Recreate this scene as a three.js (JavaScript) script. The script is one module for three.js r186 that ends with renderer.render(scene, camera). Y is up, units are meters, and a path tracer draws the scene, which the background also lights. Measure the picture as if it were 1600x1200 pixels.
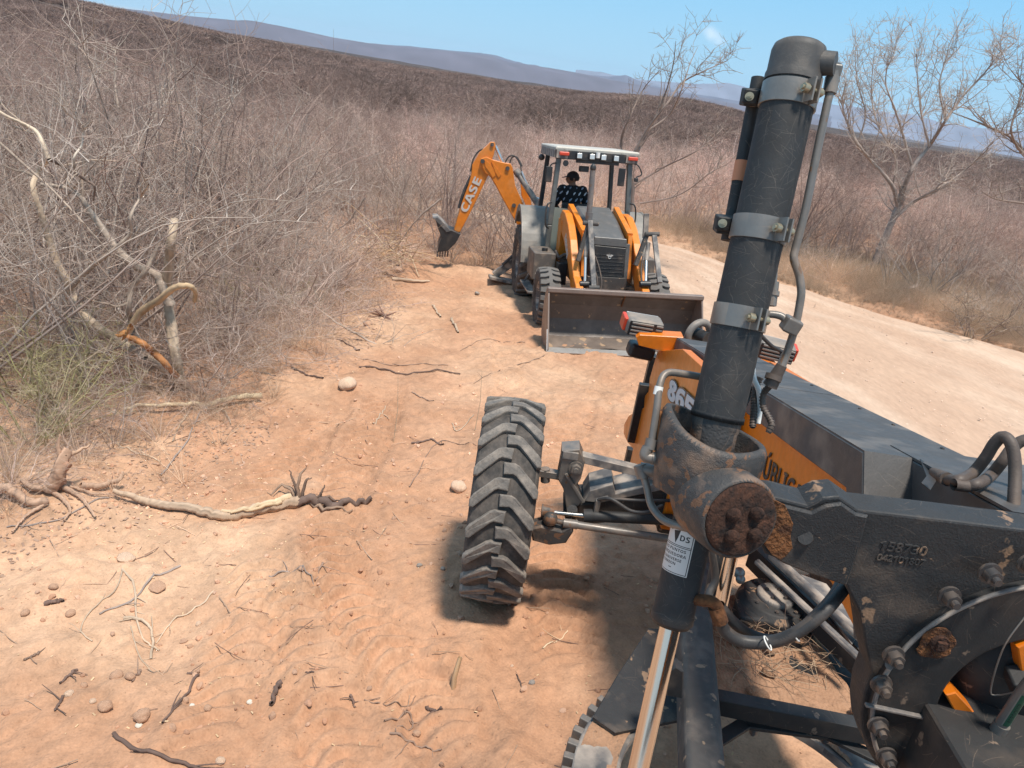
import * as THREE from 'three';
import { mergeGeometries, mergeVertices, toCreasedNormals } from 'three/addons/utils/BufferGeometryUtils.js';
import { RoundedBoxGeometry } from 'three/addons/geometries/RoundedBoxGeometry.js';
import { MarchingCubes } from 'three/addons/objects/MarchingCubes.js';
import { FontLoader } from 'three/addons/loaders/FontLoader.js';
import { TextGeometry } from 'three/addons/geometries/TextGeometry.js';

// ---------------------------------------------------------------- camera, sky, sun, exposure
const V = (x, y, z) => new THREE.Vector3(x, y, z);
const scene = new THREE.Scene();
const PITCH = 22.3 * Math.PI / 180, ROLL = 8.5 * Math.PI / 180, FPX = 1200, EYE = V(0, 3.35, 0);
const camera = new THREE.PerspectiveCamera(53.13, 4 / 3, 0.1, 30000);
camera.position.copy(EYE);
camera.rotation.set(-PITCH, 0, 0);
camera.rotateZ(ROLL);
camera.updateMatrixWorld(true);

const renderer = new THREE.WebGLRenderer({ antialias: true });
renderer.setSize(1024, 768);
renderer.toneMapping = THREE.LinearToneMapping;
renderer.toneMappingExposure = 1.34;
renderer.shadowMap.enabled = true;

const SUN = V(0.15, 0.96, 0.22).normalize();
const sun = new THREE.DirectionalLight(new THREE.Color(1.0, 0.92, 0.81), 3.9);
sun.position.copy(SUN).multiplyScalar(60).add(V(0, 0, -10));
sun.target.position.set(0, 0, -10);
sun.castShadow = true; sun.shadow.radius = 14; sun.shadow.mapSize.set(4096, 4096);
Object.assign(sun.shadow.camera, { left: -40, right: 40, top: 40, bottom: -40, near: 1, far: 160 });
scene.add(sun, sun.target);

// ---------------------------------------------------------------- noise
function mulberry(a) { return () => { a |= 0; a = a + 0x6D2B79F5 | 0; let t = Math.imul(a ^ a >>> 15, 1 | a); t = t + Math.imul(t ^ t >>> 7, 61 | t) ^ t; return ((t ^ t >>> 14) >>> 0) / 4294967296; }; }
const PERM = new Uint8Array(256), PVAL = new Float32Array(256);
{ const r = mulberry(77); for (let i = 0; i < 256; i++) { PERM[i] = i; PVAL[i] = r(); } for (let i = 255; i > 0; i--) { const j = Math.floor(r() * (i + 1)), t = PERM[i]; PERM[i] = PERM[j]; PERM[j] = t; } }
function vnoise(x, y, s = 0, per = 0) {
  let xi = Math.floor(x), yi = Math.floor(y); const xf = x - xi, yf = y - yi;
  const u = xf * xf * (3 - 2 * xf), v = yf * yf * (3 - 2 * yf);
  let x1 = xi + 1, y1 = yi + 1;
  if (per) { xi = ((xi % per) + per) % per; yi = ((yi % per) + per) % per; x1 = xi + 1 === per ? 0 : xi + 1; y1 = yi + 1 === per ? 0 : yi + 1; }
  const pa = PERM[(xi + s * 37) & 255], pb = PERM[(x1 + s * 37) & 255];
  const a = PVAL[PERM[(pa + yi) & 255]], b = PVAL[PERM[(pb + yi) & 255]], c = PVAL[PERM[(pa + y1) & 255]], d = PVAL[PERM[(pb + y1) & 255]];
  return a + (b - a) * u + (c - a) * v + (a - b - c + d) * u * v;
}
function fbm(x, y, oct = 4, s = 0, per = 0) { let r = 0, a = 0.5, n = 0; for (let i = 0; i < oct; i++) { r += a * vnoise(x, y, s + i * 17, per); n += a; x *= 2; y *= 2; per *= 2; a *= 0.5; } return r / n; }
const clamp = (x, a = 0, b = 1) => Math.min(b, Math.max(a, x));
const sstep = (a, b, x) => { const t = clamp((x - a) / (b - a)); return t * t * (3 - 2 * t); };
const lerp = (a, b, t) => a + (b - a) * t;
function pl(tab, x) { if (x <= tab[0][0]) return tab[0][1]; for (let i = 1; i < tab.length; i++) if (x <= tab[i][0]) return lerp(tab[i - 1][1], tab[i][1], (x - tab[i - 1][0]) / (tab[i][0] - tab[i - 1][0])); return tab[tab.length - 1][1]; }

// ---------------------------------------------------------------- sky: clear hazy blue with one small cloud
{
  const W = 2048, Hh = 1024, d = new Float32Array(W * Hh * 4);
  const cdir = V(0, 0, 0); // direction of the little cloud (read off the photograph)
  { const x = (1113 - 800), y = (55 - 600); const a = (x * Math.cos(ROLL) + y * Math.sin(ROLL)) / FPX, b = (-x * Math.sin(ROLL) + y * Math.cos(ROLL)) / FPX; cdir.set(a, -(b * Math.cos(PITCH) + Math.sin(PITCH)), -(Math.cos(PITCH) - b * Math.sin(PITCH))).normalize(); }
  const cAz = Math.atan2(cdir.x, -cdir.z), cEl = Math.asin(cdir.y);
  for (let j = 0; j < Hh; j++) for (let i = 0; i < W; i++) {
    const el = ((j + 0.5) / Hh - 0.5) * Math.PI, th = ((i + 0.5) / W - 0.5) * 2 * Math.PI;
    const t = Math.max(0, Math.sin(el));
    const k = sstep(0, 0.2, t), k3 = sstep(0.1, 0.9, t);
    let r = lerp(lerp(0.31, 0.175, k), 0.19, k3), g = lerp(lerp(0.53, 0.455, k), 0.35, k3), b = lerp(lerp(0.70, 0.725, k), 0.54, k3);
    { const dx = Math.cos(el) * Math.cos(th), dy = Math.sin(el), dz = Math.cos(el) * Math.sin(th); const an = Math.acos(clamp(dx * SUN.x + dy * SUN.y + dz * SUN.z, -1, 1)); const au = 0.45 * Math.exp(-an / 0.42); r += au; g += au * 0.93; b += au * 0.8; }   // dusty haze brightens the sky round the sun
    if (el < 0) { r = 0.50; g = 0.60; b = 0.66; }
    const az = Math.atan2(Math.cos(th), -Math.sin(th)); // x=cos th, z=sin th
    const du = (az - cAz) * Math.cos(cEl), dv = el - cEl;
    const n = fbm(du * 260 + 40, dv * 260 + 90, 4, 5);
    const m = clamp((Math.exp(-((du + 0.003) ** 2 / 9e-5 + (dv - 0.002) ** 2 / 4e-5)) + 0.8 * Math.exp(-((du - 0.009) ** 2 / 7e-5 + (dv + 0.005) ** 2 / 3e-5))) * (0.2 + 1.5 * n) - 0.2);
    const kk = Math.min(0.38, m * 0.5);
    r = lerp(r, 0.86, kk); g = lerp(g, 0.88, kk); b = lerp(b, 0.93, kk);
    const o = (j * W + i) * 4; d[o] = r; d[o + 1] = g; d[o + 2] = b; d[o + 3] = 1;
  }
  const t = new THREE.DataTexture(d, W, Hh, THREE.RGBAFormat, THREE.FloatType);
  t.mapping = THREE.EquirectangularReflectionMapping; t.magFilter = t.minFilter = THREE.LinearFilter; t.needsUpdate = true;
  scene.background = t; scene.environment = t;
}

// ---------------------------------------------------------------- pixel -> ray helpers (a pixel gives a direction; the distance comes from the surface touched)
function rayOf(px, py) {
  const dx = px - 800, dy = py - 600;
  const x = (dx * Math.cos(ROLL) + dy * Math.sin(ROLL)) / FPX, y = (-dx * Math.sin(ROLL) + dy * Math.cos(ROLL)) / FPX;
  return V(x, -(y * Math.cos(PITCH) + Math.sin(PITCH)), -(Math.cos(PITCH) - y * Math.sin(PITCH)));
}
const P = (px, py, d) => rayOf(px, py).multiplyScalar(d).add(EYE);
const PX = (px, py, x) => { const r = rayOf(px, py); return r.multiplyScalar((x - EYE.x) / r.x).add(EYE); };
const PY = (px, py, y) => { const r = rayOf(px, py); return r.multiplyScalar((y - EYE.y) / r.y).add(EYE); };
const PZ = (px, py, z) => { const r = rayOf(px, py); return r.multiplyScalar((z - EYE.z) / r.z).add(EYE); };
const PG = (px, py, up = 0) => { let y = 0, p; for (let i = 0; i < 12; i++) { p = PY(px, py, y + up); y = ground(p.x, p.z); } return p; };

// ---------------------------------------------------------------- terrain shape
const ROAD_L = [[-40, -40], [-25, -16], [-23, -4], [-21.6, 1.6], [-19.3, 3.0], [-15, 2.95], [-13, 3.25], [-11.7, 3.55], [-10.3, 3.95], [-9.35, 4.15], [-6, 4.5], [0, 4.7], [30, 4.7]];
const ROAD_R = [[-40, -38], [-26, -12], [-24.2, -2.5], [-22.4, 2.6], [-20.6, 4.6], [-18, 6.4], [-16.2, 8.1], [-14.6, 9.7], [-11, 11.2], [-6, 12.2], [0, 12.6], [30, 12.6]];
const roadMask = (x, z) => { const l = pl(ROAD_L, z), r = pl(ROAD_R, z); return sstep(-0.35, 0.25, x - l) * sstep(-0.35, 0.25, r - x); };
function baseH(x, z) {                       // broad shape of the land
  const d = Math.hypot(x, z);
  let y = 0.26 * Math.tanh(x / 5) + (z > -16 ? 0.062 * (z + 4.3) : 0.062 * -11.7 + 0.012 * (z + 16));
  if (z > 0) y = 0.26 * Math.tanh(x / 5) + 0.062 * 4.3;
  const far = sstep(26, 140, d);
  const az = Math.atan2(x, -z);              // bearing, 0 = straight ahead
  let yf = pl([[0, -1], [30, -1.4], [80, -4.5], [150, -11], [260, -17], [420, -15], [700, -16], [1100, -21], [1700, -24], [2600, -70], [9000, -120]], d);
  yf += (fbm(x / 170 + 9, z / 170 + 4, 4, 3) - 0.5) * 13 * sstep(70, 300, d);
  yf += sstep(0.02, -0.6, az) * sstep(120, 520, d) * sstep(2400, 1500, d) * 13;      // slope rising on the left
  yf += Math.exp(-Math.pow((az - 0.16) / 0.12, 2)) * sstep(200, 420, d) * sstep(1000, 520, d) * 9;
  yf += Math.exp(-Math.pow((az - 0.10) / 0.035, 2)) * Math.exp(-Math.pow((d - 150) / 60, 2)) * -5;
  return lerp(y, yf, far);
}
const MOUNDS = [];                            // [x, z, radius, height] heaps of pushed soil
const TRACKS = [];                            // tyre tracks pressed in the soil
function ground(x, z) {
  let y = baseH(x, z);
  if (x > -12 && x < 20 && z > -34) {
    for (const m of MOUNDS) { const d2 = ((x - m[0]) ** 2 + (z - m[1]) ** 2) / (m[2] * m[2]); if (d2 < 5) y += m[3] * Math.exp(-d2 * 1.3); }
  }
  return y;
}
for (const [px, py, r, h] of [[490, 560, 0.42, 0.2], [540, 605, 0.3, 0.1], [600, 520, 0.35, 0.12], [580, 505, 0.3, 0.1], [430, 600, 0.4, 0.1], [90, 770, 0.5, 0.12], [640, 430, 0.8, 0.2], [320, 680, 0.5, 0.06], [730, 430, 0.8, 0.16], [20, 800, 0.5, 0.12], [200, 810, 0.35, 0.08]]) {
  const p = PG(px, py); MOUNDS.push([p.x, p.z, r, h]);
}
MOUNDS.push([0.055, -4.5, 0.55, 0.06]);
function track(pts, w, depth, phase, strength) {
  const c = new THREE.CatmullRomCurve3(pts.map(([a, b]) => { const p = PG(a, b); return V(p.x, 0, p.z); }));
  const n = 60, arr = []; let s = 0, prev = null;
  for (let i = 0; i <= n; i++) { const p = c.getPoint(i / n); if (prev) s += p.distanceTo(prev); prev = p; arr.push([p.x, p.z, s, i / n]); }
  const xsv = arr.map(a => a[0]), zsv = arr.map(a => a[1]);
  TRACKS.push({ arr, w, depth, phase, strength, x0: Math.min(...xsv) - 0.5, x1: Math.max(...xsv) + 0.5, z0: Math.min(...zsv) - 0.5, z1: Math.max(...zsv) + 0.5 });
}
track([[760, 1230], [655, 1080], [560, 960], [520, 860], [540, 760], [590, 660], [610, 590]], 0.46, 0.05, 0, 1);
track([[330, 1200], [380, 1040], [410, 930], [400, 860]], 0.46, 0.04, 0.3, 0.8);
track([[560, 1230], [505, 1080], [470, 980], [450, 900]], 0.46, 0.04, 0.15, 0.8);
track([[395, 800], [430, 740], [480, 690], [520, 640]], 0.42, 0.05, 0.1, 1);
track([[900, 1060], [880, 960], [870, 860], [880, 740], [900, 640]], 0.46, 0.05, 0.6, 0.9);
track([[800, 620], [790, 560], [800, 520]], 0.42, 0.03, 0.2, 0.8);
track([[930, 640], [960, 600], [975, 580]], 0.42, 0.03, 0.4, 0.9);
function trackH(x, z) {
  let y = 0;
  for (const t of TRACKS) {
    if (x < t.x0 || x > t.x1 || z < t.z0 || z > t.z1) continue;
    let best = 1e9, b = null, bi = 0;
    for (let i = 0; i < t.arr.length; i++) { const a = t.arr[i], d = (x - a[0]) ** 2 + (z - a[1]) ** 2; if (d < best) { best = d; b = a; bi = i; } }
    if (best > 0.25) continue;
    const nx = t.arr[Math.min(bi + 1, t.arr.length - 1)], pv = t.arr[Math.max(0, bi - 1)];
    let tx = nx[0] - pv[0], tz = nx[1] - pv[1]; const L = Math.hypot(tx, tz); tx /= L; tz /= L;
    const side = (x - b[0]) * -tz + (z - b[1]) * tx, along = b[2] + (x - b[0]) * tx + (z - b[1]) * tz;
    const q = Math.abs(side) / (t.w / 2);
    const m = sstep(1.3, 0.7, q) * sstep(0, 0.12, b[3]) * sstep(1, 0.88, b[3]);
    const lug = Math.sin((along + side * side * 3.2 + t.phase) / 0.13 * 2 * Math.PI);
    y += m * (-t.depth * 0.5 + 0.045 * t.strength * sstep(-0.3, 0.7, lug) * (0.55 + 0.45 * vnoise(x * 5, z * 5, 77))) + 0.022 * t.strength * Math.exp(-Math.pow((q - 1.15) / 0.2, 2)) * (0.4 + vnoise(x * 6, z * 6, 78));
  }
  return y;
}
function fineH(x, z) {                        // soil relief
  const r = roadMask(x, z);
  let y = (fbm(x * 1.1, z * 1.1, 3, 21) - 0.5) * 0.16 + (fbm(x * 4.2, z * 4.2, 3, 22) - 0.5) * 0.085 + Math.pow(fbm(x * 13, z * 13, 2, 23), 3) * 0.05;
  const clod = fbm(x * 2.2 + 5, z * 2.2, 2, 31); y += sstep(0.52, 0.7, clod) * (vnoise(x * 22, z * 22, 33) * 0.03);
  y += trackH(x, z);
  return y * (1 - r) - 0.05 * r;
}
const soilY = (x, z) => ground(x, z) + ((x > -9 && x < 20 && z > -30) ? fineH(x, z) : 0);
const GP = (px, py, up = 0) => { const p = PG(px, py); p.y = soilY(p.x, p.z) + up; return p; };

// ---------------------------------------------------------------- textures and materials
function makeTex(n, fn, srgb, rx = 1, ry = 1) {
  const d = new Uint8Array(n * n * 4);
  for (let j = 0; j < n; j++) for (let i = 0; i < n; i++) {
    const c = fn(i / n, j / n); const o = (j * n + i) * 4;
    for (let k = 0; k < 3; k++) { let v = clamp(c[k]); if (srgb) v = v <= 0.0031308 ? v * 12.92 : 1.055 * Math.pow(v, 1 / 2.4) - 0.055; d[o + k] = Math.round(v * 255); }
    d[o + 3] = 255;
  }
  const t = new THREE.DataTexture(d, n, n); t.wrapS = t.wrapT = THREE.RepeatWrapping; t.magFilter = THREE.LinearFilter; t.minFilter = THREE.LinearMipmapLinearFilter; t.generateMipmaps = true;
  if (srgb) t.colorSpace = THREE.SRGBColorSpace; t.repeat.set(rx, ry); t.needsUpdate = true; return t;
}
const mix3 = (a, b, t) => [lerp(a[0], b[0], t), lerp(a[1], b[1], t), lerp(a[2], b[2], t)];
const grey = v => [v, v, v];
// soil: colour with grit and pale chips; bump with grain
const soilMap = makeTex(1024, (u, v) => {
  const a = fbm(u * 6, v * 6, 5, 41, 6), b = fbm(u * 48, v * 48, 3, 42, 48), g = vnoise(u * 256, v * 256, 43, 256), e = vnoise(u * 512, v * 512, 45, 512);
  let c = mix3([0.74, 0.70, 0.66], [1.0, 0.98, 0.96], clamp(a * 1.3 - 0.15));
  const k = 0.72 + 0.36 * b + 0.16 * (g - 0.5) + 0.12 * (e - 0.5); c = c.map(x => x * k);
  if (g > 0.965) c = mix3(c, [1, 0.97, 0.9], 0.45);
  if (g < 0.03) c = c.map(x => x * 0.62);
  return c;
}, true);
const soilBump = makeTex(1024, (u, v) => { const b = fbm(u * 40, v * 40, 4, 52, 40), g = vnoise(u * 200, v * 200, 53, 200), h = vnoise(u * 90, v * 90, 57, 90); return grey(0.25 + 0.35 * b + 0.2 * g + (h > 0.86 ? (h - 0.86) * 2.2 : 0)); }, false);
const roadMap = makeTex(1024, (u, v) => {
  const a = fbm(u * 5, v * 5, 4, 61, 5), b = fbm(u * 60, v * 20, 3, 62, 60), g = vnoise(u * 300, v * 300, 63, 300);
  let c = mix3([0.84, 0.80, 0.77], [1, 0.99, 0.97], a); const k = 0.80 + 0.26 * b; c = c.map(x => x * k);
  if (g > 0.97) c = c.map(x => x * 0.66); return c;
}, true);
// painted steel: flat paint with scratches, dust film patches and chips that have their own outline
function paintTex(base, dust, chip, o = {}) {
  const { dustAmt = 0.35, bias = 0.48, chipAt = 0.72, scr = 60, seed = 1, n = 512 } = o; const rnd = mulberry(seed * 991);
  const S = new Float32Array(n * n);
  for (let k = 0; k < scr; k++) {
    let x = rnd() * n, y = rnd() * n, a = rnd() * 6.28, L = 10 + rnd() * 70, s = 0.3 + rnd() * 0.7, cv = (rnd() - 0.5) * 0.02;
    for (let i = 0; i < L; i++) { x += Math.cos(a); y += Math.sin(a); a += cv; S[((Math.floor(y) % n + n) % n) * n + (Math.floor(x) % n + n) % n] = s; }
  }
  return makeTex(n, (u, v) => {
    const a = fbm(u * 5, v * 5, 5, seed * 7 + 1, 5), b = fbm(u * 22, v * 22, 4, seed * 7 + 2, 22), g = vnoise(u * 200, v * 200, seed + 9, 200);
    let c = base.map(x => x * (0.86 + 0.28 * b));
    c = mix3(c, dust, clamp((a - bias) * 3) * dustAmt + (g > 0.93 ? dustAmt * 0.4 : 0));
    const e = fbm(u * 9 + 0.3, v * 9, 5, seed * 7 + 3, 9);
    if (chip && e > chipAt) c = mix3(c, chip, clamp((e - chipAt) * 30) * 0.85);
    const s = S[Math.floor(v * n) * n + Math.floor(u * n)]; if (s) c = mix3(c, dust, s * 0.3);
    return c;
  }, true);
}
const grain = makeTex(512, (u, v) => grey(0.3 + 0.4 * fbm(u * 30, v * 30, 4, 71, 30) + 0.3 * vnoise(u * 128, v * 128, 72, 128)), false);
const roughT = makeTex(256, (u, v) => { const a = fbm(u * 6, v * 6, 5, 81, 6); return [0, 0.55 + 0.5 * a, 0]; }, false);
const M = {};
const std = (o) => new THREE.MeshStandardMaterial(o);
const DUST = [0.42, 0.29, 0.20];
function painted(base, o = {}) {
  return std({ map: paintTex(base, o.dust || DUST, o.chip === undefined ? [0.25, 0.12, 0.06] : o.chip, o), roughness: o.rough ?? 0.6, metalness: o.metal ?? 0.0, bumpMap: grain, bumpScale: o.bump ?? 0.0006, roughnessMap: roughT, side: o.side ?? THREE.FrontSide });
}
M.black = painted([0.020, 0.0195, 0.020], { seed: 2, dustAmt: 0.11, chip: [0.20, 0.14, 0.10], chipAt: 0.74, scr: 110, rough: 0.85 });
M.tubeBlack = painted([0.021, 0.0205, 0.021], { seed: 3, dustAmt: 0.10, chip: null, scr: 300, rough: 0.9, dust: [0.33, 0.27, 0.22] });
M.casting = painted([0.024, 0.0235, 0.0245], { seed: 4, dustAmt: 0.2, chip: [0.27, 0.165, 0.10], chipAt: 0.685, scr: 60, rough: 0.88, bump: 0.002 });
M.headCast = painted([0.06, 0.055, 0.052], { seed: 34, dustAmt: 0.4, chip: null, scr: 60, rough: 0.75, bump: 0.0006, dust: [0.24, 0.19, 0.15] });
M.castRust = painted([0.045, 0.042, 0.041], { seed: 5, bias: 0.45, dustAmt: 0.5, chip: [0.17, 0.08, 0.04], chipAt: 0.6, scr: 50, rough: 0.85, bump: 0.003, dust: [0.36, 0.22, 0.14] });
M.greyDusty = painted([0.10, 0.095, 0.095], { seed: 6, dustAmt: 0.85, bias: 0.36, chip: null, scr: 120, rough: 0.85, dust: [0.44, 0.365, 0.30] });
M.cover = painted([0.062, 0.058, 0.057], { seed: 16, dustAmt: 0.4, chip: null, scr: 120, rough: 0.72, dust: [0.27, 0.22, 0.18] });
M.blackDusty = painted([0.055, 0.050, 0.047], { seed: 19, dustAmt: 0.55, chip: [0.30, 0.2, 0.13], chipAt: 0.7, scr: 90, rough: 0.92, dust: [0.24, 0.19, 0.155] });
M.orange = painted([0.62, 0.158, 0.007], { seed: 7, dustAmt: 0.14, chip: [0.28, 0.09, 0.03], chipAt: 0.76, scr: 40, rough: 0.5, dust: [0.55, 0.30, 0.12] });
M.orangeFar = painted([0.66, 0.19, 0.012], { seed: 8, dustAmt: 0.4, chip: [0.35, 0.14, 0.06], chipAt: 0.78, scr: 20, rough: 0.5, dust: [0.6, 0.33, 0.15] });
M.rust = std({ map: makeTex(512, (u, v) => { const a = fbm(u * 8, v * 8, 5, 91, 8), b = vnoise(u * 90, v * 90, 92, 90); return mix3([0.035, 0.014, 0.008], [0.24, 0.095, 0.032], clamp(a * 1.7 - 0.35)).map(x => x * (0.7 + 0.6 * b)); }, true), roughness: 1, bumpMap: makeTex(512, (u, v) => grey(fbm(u * 24, v * 24, 4, 93, 24)), false), bumpScale: 0.009 });
M.rustDark = std({ map: makeTex(256, (u, v) => { const a = fbm(u * 8, v * 8, 5, 95, 8), b = vnoise(u * 70, v * 70, 96, 70); return mix3([0.012, 0.007, 0.006], [0.075, 0.03, 0.016], clamp(a * 1.8 - 0.4)).map(x => x * (0.6 + 0.7 * b)); }, true), roughness: 1, bumpMap: makeTex(256, (u, v) => grey(fbm(u * 20, v * 20, 4, 97, 20)), false), bumpScale: 0.005 });
M.steel = painted([0.15, 0.135, 0.122], { seed: 10, dustAmt: 0.5, chip: [0.2, 0.11, 0.06], chipAt: 0.72, scr: 60, rough: 0.55, metal: 0.15 });
M.zinc = painted([0.185, 0.172, 0.158], { seed: 11, dustAmt: 0.4, chip: null, scr: 60, rough: 0.45, metal: 0.35 });
M.bolt = painted([0.34, 0.29, 0.20], { seed: 12, dustAmt: 0.3, chip: null, scr: 10, rough: 0.4, metal: 0.5 });
M.boltDark = painted([0.07, 0.065, 0.065], { seed: 13, dustAmt: 0.4, chip: null, scr: 10, rough: 0.55, metal: 0.3 });
M.chrome = std({ color: new THREE.Color(0.62, 0.58, 0.53), roughness: 0.16, metalness: 1 });
M.hose = painted([0.035, 0.033, 0.033], { seed: 14, dustAmt: 0.5, chip: null, scr: 30, rough: 0.75, dust: [0.22, 0.16, 0.12], bump: 0.001 });
M.hoseDusty = painted([0.085, 0.062, 0.05], { seed: 15, dustAmt: 0.4, chip: null, scr: 30, rough: 0.85, dust: [0.20, 0.14, 0.10], bump: 0.001 });
M.rubber = std({ map: makeTex(512, (u, v) => { const a = fbm(u * 7, v * 7, 5, 101, 7), b = fbm(u * 40, v * 40, 3, 102, 40), g = vnoise(u * 170, v * 170, 103, 170); let c = mix3([0.04, 0.037, 0.035], [0.12, 0.10, 0.086], clamp(a * 1.9 - 0.5)); c = c.map(x => x * (0.72 + 0.5 * b)); if (g > 0.93) c = mix3(c, [0.36, 0.29, 0.23], 0.5); return c; }, true), roughness: 0.93, bumpMap: grain, bumpScale: 0.002 });
M.lug = std({ map: makeTex(512, (u, v) => { const a = fbm(u * 7, v * 7, 5, 105, 7), b = fbm(u * 40, v * 40, 3, 106, 40), g = vnoise(u * 150, v * 150, 107, 150); let c = mix3([0.12, 0.108, 0.098], [0.26, 0.222, 0.188], clamp(a * 1.9 - 0.5)); c = c.map(x => x * (0.75 + 0.5 * b)); if (g > 0.9) c = mix3(c, [0.38, 0.31, 0.25], 0.5); return c; }, true), roughness: 0.95, bumpMap: grain, bumpScale: 0.002 });
M.plastic = painted([0.19, 0.165, 0.145], { seed: 17, bias: 0.4, dustAmt: 0.7, chip: null, scr: 10, rough: 0.8, dust: [0.36, 0.27, 0.20] });
M.blackPlastic = painted([0.022, 0.022, 0.023], { seed: 18, dustAmt: 0.15, chip: null, scr: 10, rough: 0.6 });
M.lugFar = std({ color: new THREE.Color(0.14, 0.128, 0.118), roughness: 0.95 });
M.bonnet = painted([0.11, 0.105, 0.10], { seed: 20, dustAmt: 0.4, chip: null, scr: 20, rough: 0.5, dust: [0.26, 0.22, 0.19] });
M.post = painted([0.10, 0.105, 0.10], { seed: 21, dustAmt: 0.4, chip: null, scr: 20, rough: 0.55, dust: [0.25, 0.21, 0.18] });
M.fender = painted([0.20, 0.185, 0.165], { seed: 22, dustAmt: 0.5, chip: null, scr: 15, rough: 0.7, dust: [0.30, 0.24, 0.19] });
M.tank = painted([0.12, 0.10, 0.085], { seed: 23, dustAmt: 0.6, chip: null, scr: 15, rough: 0.7, dust: [0.34, 0.25, 0.18] });
M.roofTop = painted([0.46, 0.42, 0.36], { seed: 24, dustAmt: 0.4, chip: [0.25, 0.19, 0.14], chipAt: 0.72, scr: 15, rough: 0.7, dust: [0.5, 0.42, 0.33] });
M.exhaust = painted([0.17, 0.15, 0.14], { seed: 25, dustAmt: 0.4, chip: [0.2, 0.11, 0.06], chipAt: 0.62, scr: 15, rough: 0.6, metal: 0.2 });
M.bucket = painted([0.10, 0.075, 0.062], { seed: 26, dustAmt: 0.4, chip: [0.30, 0.19, 0.11], chipAt: 0.7, scr: 120, rough: 0.55, metal: 0.15, dust: [0.22, 0.17, 0.14] });
M.bucketSide = painted([0.17, 0.125, 0.105], { seed: 27, dustAmt: 0.45, chip: [0.26, 0.17, 0.12], chipAt: 0.72, scr: 60, rough: 0.6, dust: [0.28, 0.21, 0.17] });
M.bucketSoil = painted([0.13, 0.10, 0.082], { seed: 28, dustAmt: 0.8, chip: [0.36, 0.24, 0.15], chipAt: 0.6, scr: 100, rough: 0.9, dust: [0.24, 0.18, 0.14] });
M.steelWorn = painted([0.50, 0.47, 0.44], { seed: 29, dustAmt: 0.3, chip: null, scr: 50, rough: 0.4, metal: 0.5 });
M.chromeFar = std({ color: new THREE.Color(0.72, 0.70, 0.67), roughness: 0.25, metalness: 0.85 });
M.decal = std({ color: new THREE.Color(0.52, 0.48, 0.44), roughness: 0.7 });
M.red = std({ color: new THREE.Color(0.62, 0.06, 0.025), roughness: 0.35 });
M.white = std({ color: new THREE.Color(0.72, 0.70, 0.66), roughness: 0.6 });
M.lens = std({ color: new THREE.Color(0.62, 0.62, 0.6), roughness: 0.15, metalness: 0.3 });
M.glass = new THREE.MeshPhysicalMaterial({ color: new THREE.Color(0.75, 0.86, 0.80), transmission: 1, thickness: 0, roughness: 0.06, ior: 1.45 });
M.dustGlass = new THREE.MeshPhysicalMaterial({ color: new THREE.Color(0.42, 0.47, 0.42), transmission: 0.55, thickness: 0, roughness: 0.35 });
M.deckSoil = std({ map: soilMap, color: new THREE.Color(0.40, 0.235, 0.145), roughness: 1, bumpMap: soilBump, bumpScale: 0.02 });

// ---------------------------------------------------------------- geometry helpers
const taken = {};
function numbered(n) { if (!(n in taken)) { taken[n] = 0; return n; } taken[n]++; return n + '_' + String(taken[n]).padStart(3, '0'); }
function shadow(o) { o.castShadow = true; o.receiveShadow = true; return o; }
function boxUV(g, s = 1) {                    // uv in metres by dominant normal
  g = g.index ? g.toNonIndexed() : g; if (!g.attributes.normal) g.computeVertexNormals();
  const p = g.attributes.position, n = g.attributes.normal, uv = new Float32Array(p.count * 2);
  for (let i = 0; i < p.count; i += 3) {
    let ax = 0, ay = 0, az = 0; for (let k = 0; k < 3; k++) { ax += Math.abs(n.getX(i + k)); ay += Math.abs(n.getY(i + k)); az += Math.abs(n.getZ(i + k)); }
    for (let k = 0; k < 3; k++) { const j = i + k, x = p.getX(j), y = p.getY(j), z = p.getZ(j); const [a, b] = ax >= ay && ax >= az ? [z, y] : ay >= az ? [x, z] : [x, y]; uv[j * 2] = a * s; uv[j * 2 + 1] = b * s; }
  }
  g.setAttribute('uv', new THREE.BufferAttribute(uv, 2)); return g;
}
function clean(g) { g = g.index ? g.toNonIndexed() : g; for (const k of Object.keys(g.attributes)) if (!['position', 'normal', 'uv'].includes(k)) g.deleteAttribute(k); return g; }
function join(list) { return list.length === 1 ? clean(list[0]) : mergeGeometries(list.map(clean)); }
function mesh(name, geo, mat, parent, uvs = 2) {
  if (Array.isArray(geo)) geo = join(geo);
  if (uvs) geo = boxUV(geo, uvs);
  const m = shadow(new THREE.Mesh(geo, mat)); m.name = parent ? name : numbered(name); (parent || scene).add(m); return m;
}
const q0 = new THREE.Quaternion();
function frameMatrix(a, b, up = V(0, 1, 0)) { // z along a->b
  const z = b.clone().sub(a).normalize(); let x = up.clone().cross(z); if (x.lengthSq() < 1e-6) x = V(1, 0, 0).cross(z); x.normalize(); const y = z.clone().cross(x);
  return new THREE.Matrix4().makeBasis(x, y, z);
}
function cyl(a, b, r, r2 = r, seg = 24, cap = true) { const L = a.distanceTo(b); const g = new THREE.CylinderGeometry(r2, r, L, seg, 1, !cap); g.rotateX(Math.PI / 2); const m = frameMatrix(a, b); m.setPosition(a.clone().add(b).multiplyScalar(0.5)); return g.applyMatrix4(m); }
function bar(a, b, w, h, up = V(0, 1, 0), bev = 0.004) { const L = a.distanceTo(b); const g = new RoundedBoxGeometry(w, h, L, 1, Math.min(bev, w / 3, h / 3)); const m = frameMatrix(a, b, up); m.setPosition(a.clone().add(b).multiplyScalar(0.5)); return g.applyMatrix4(m); }
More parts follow.
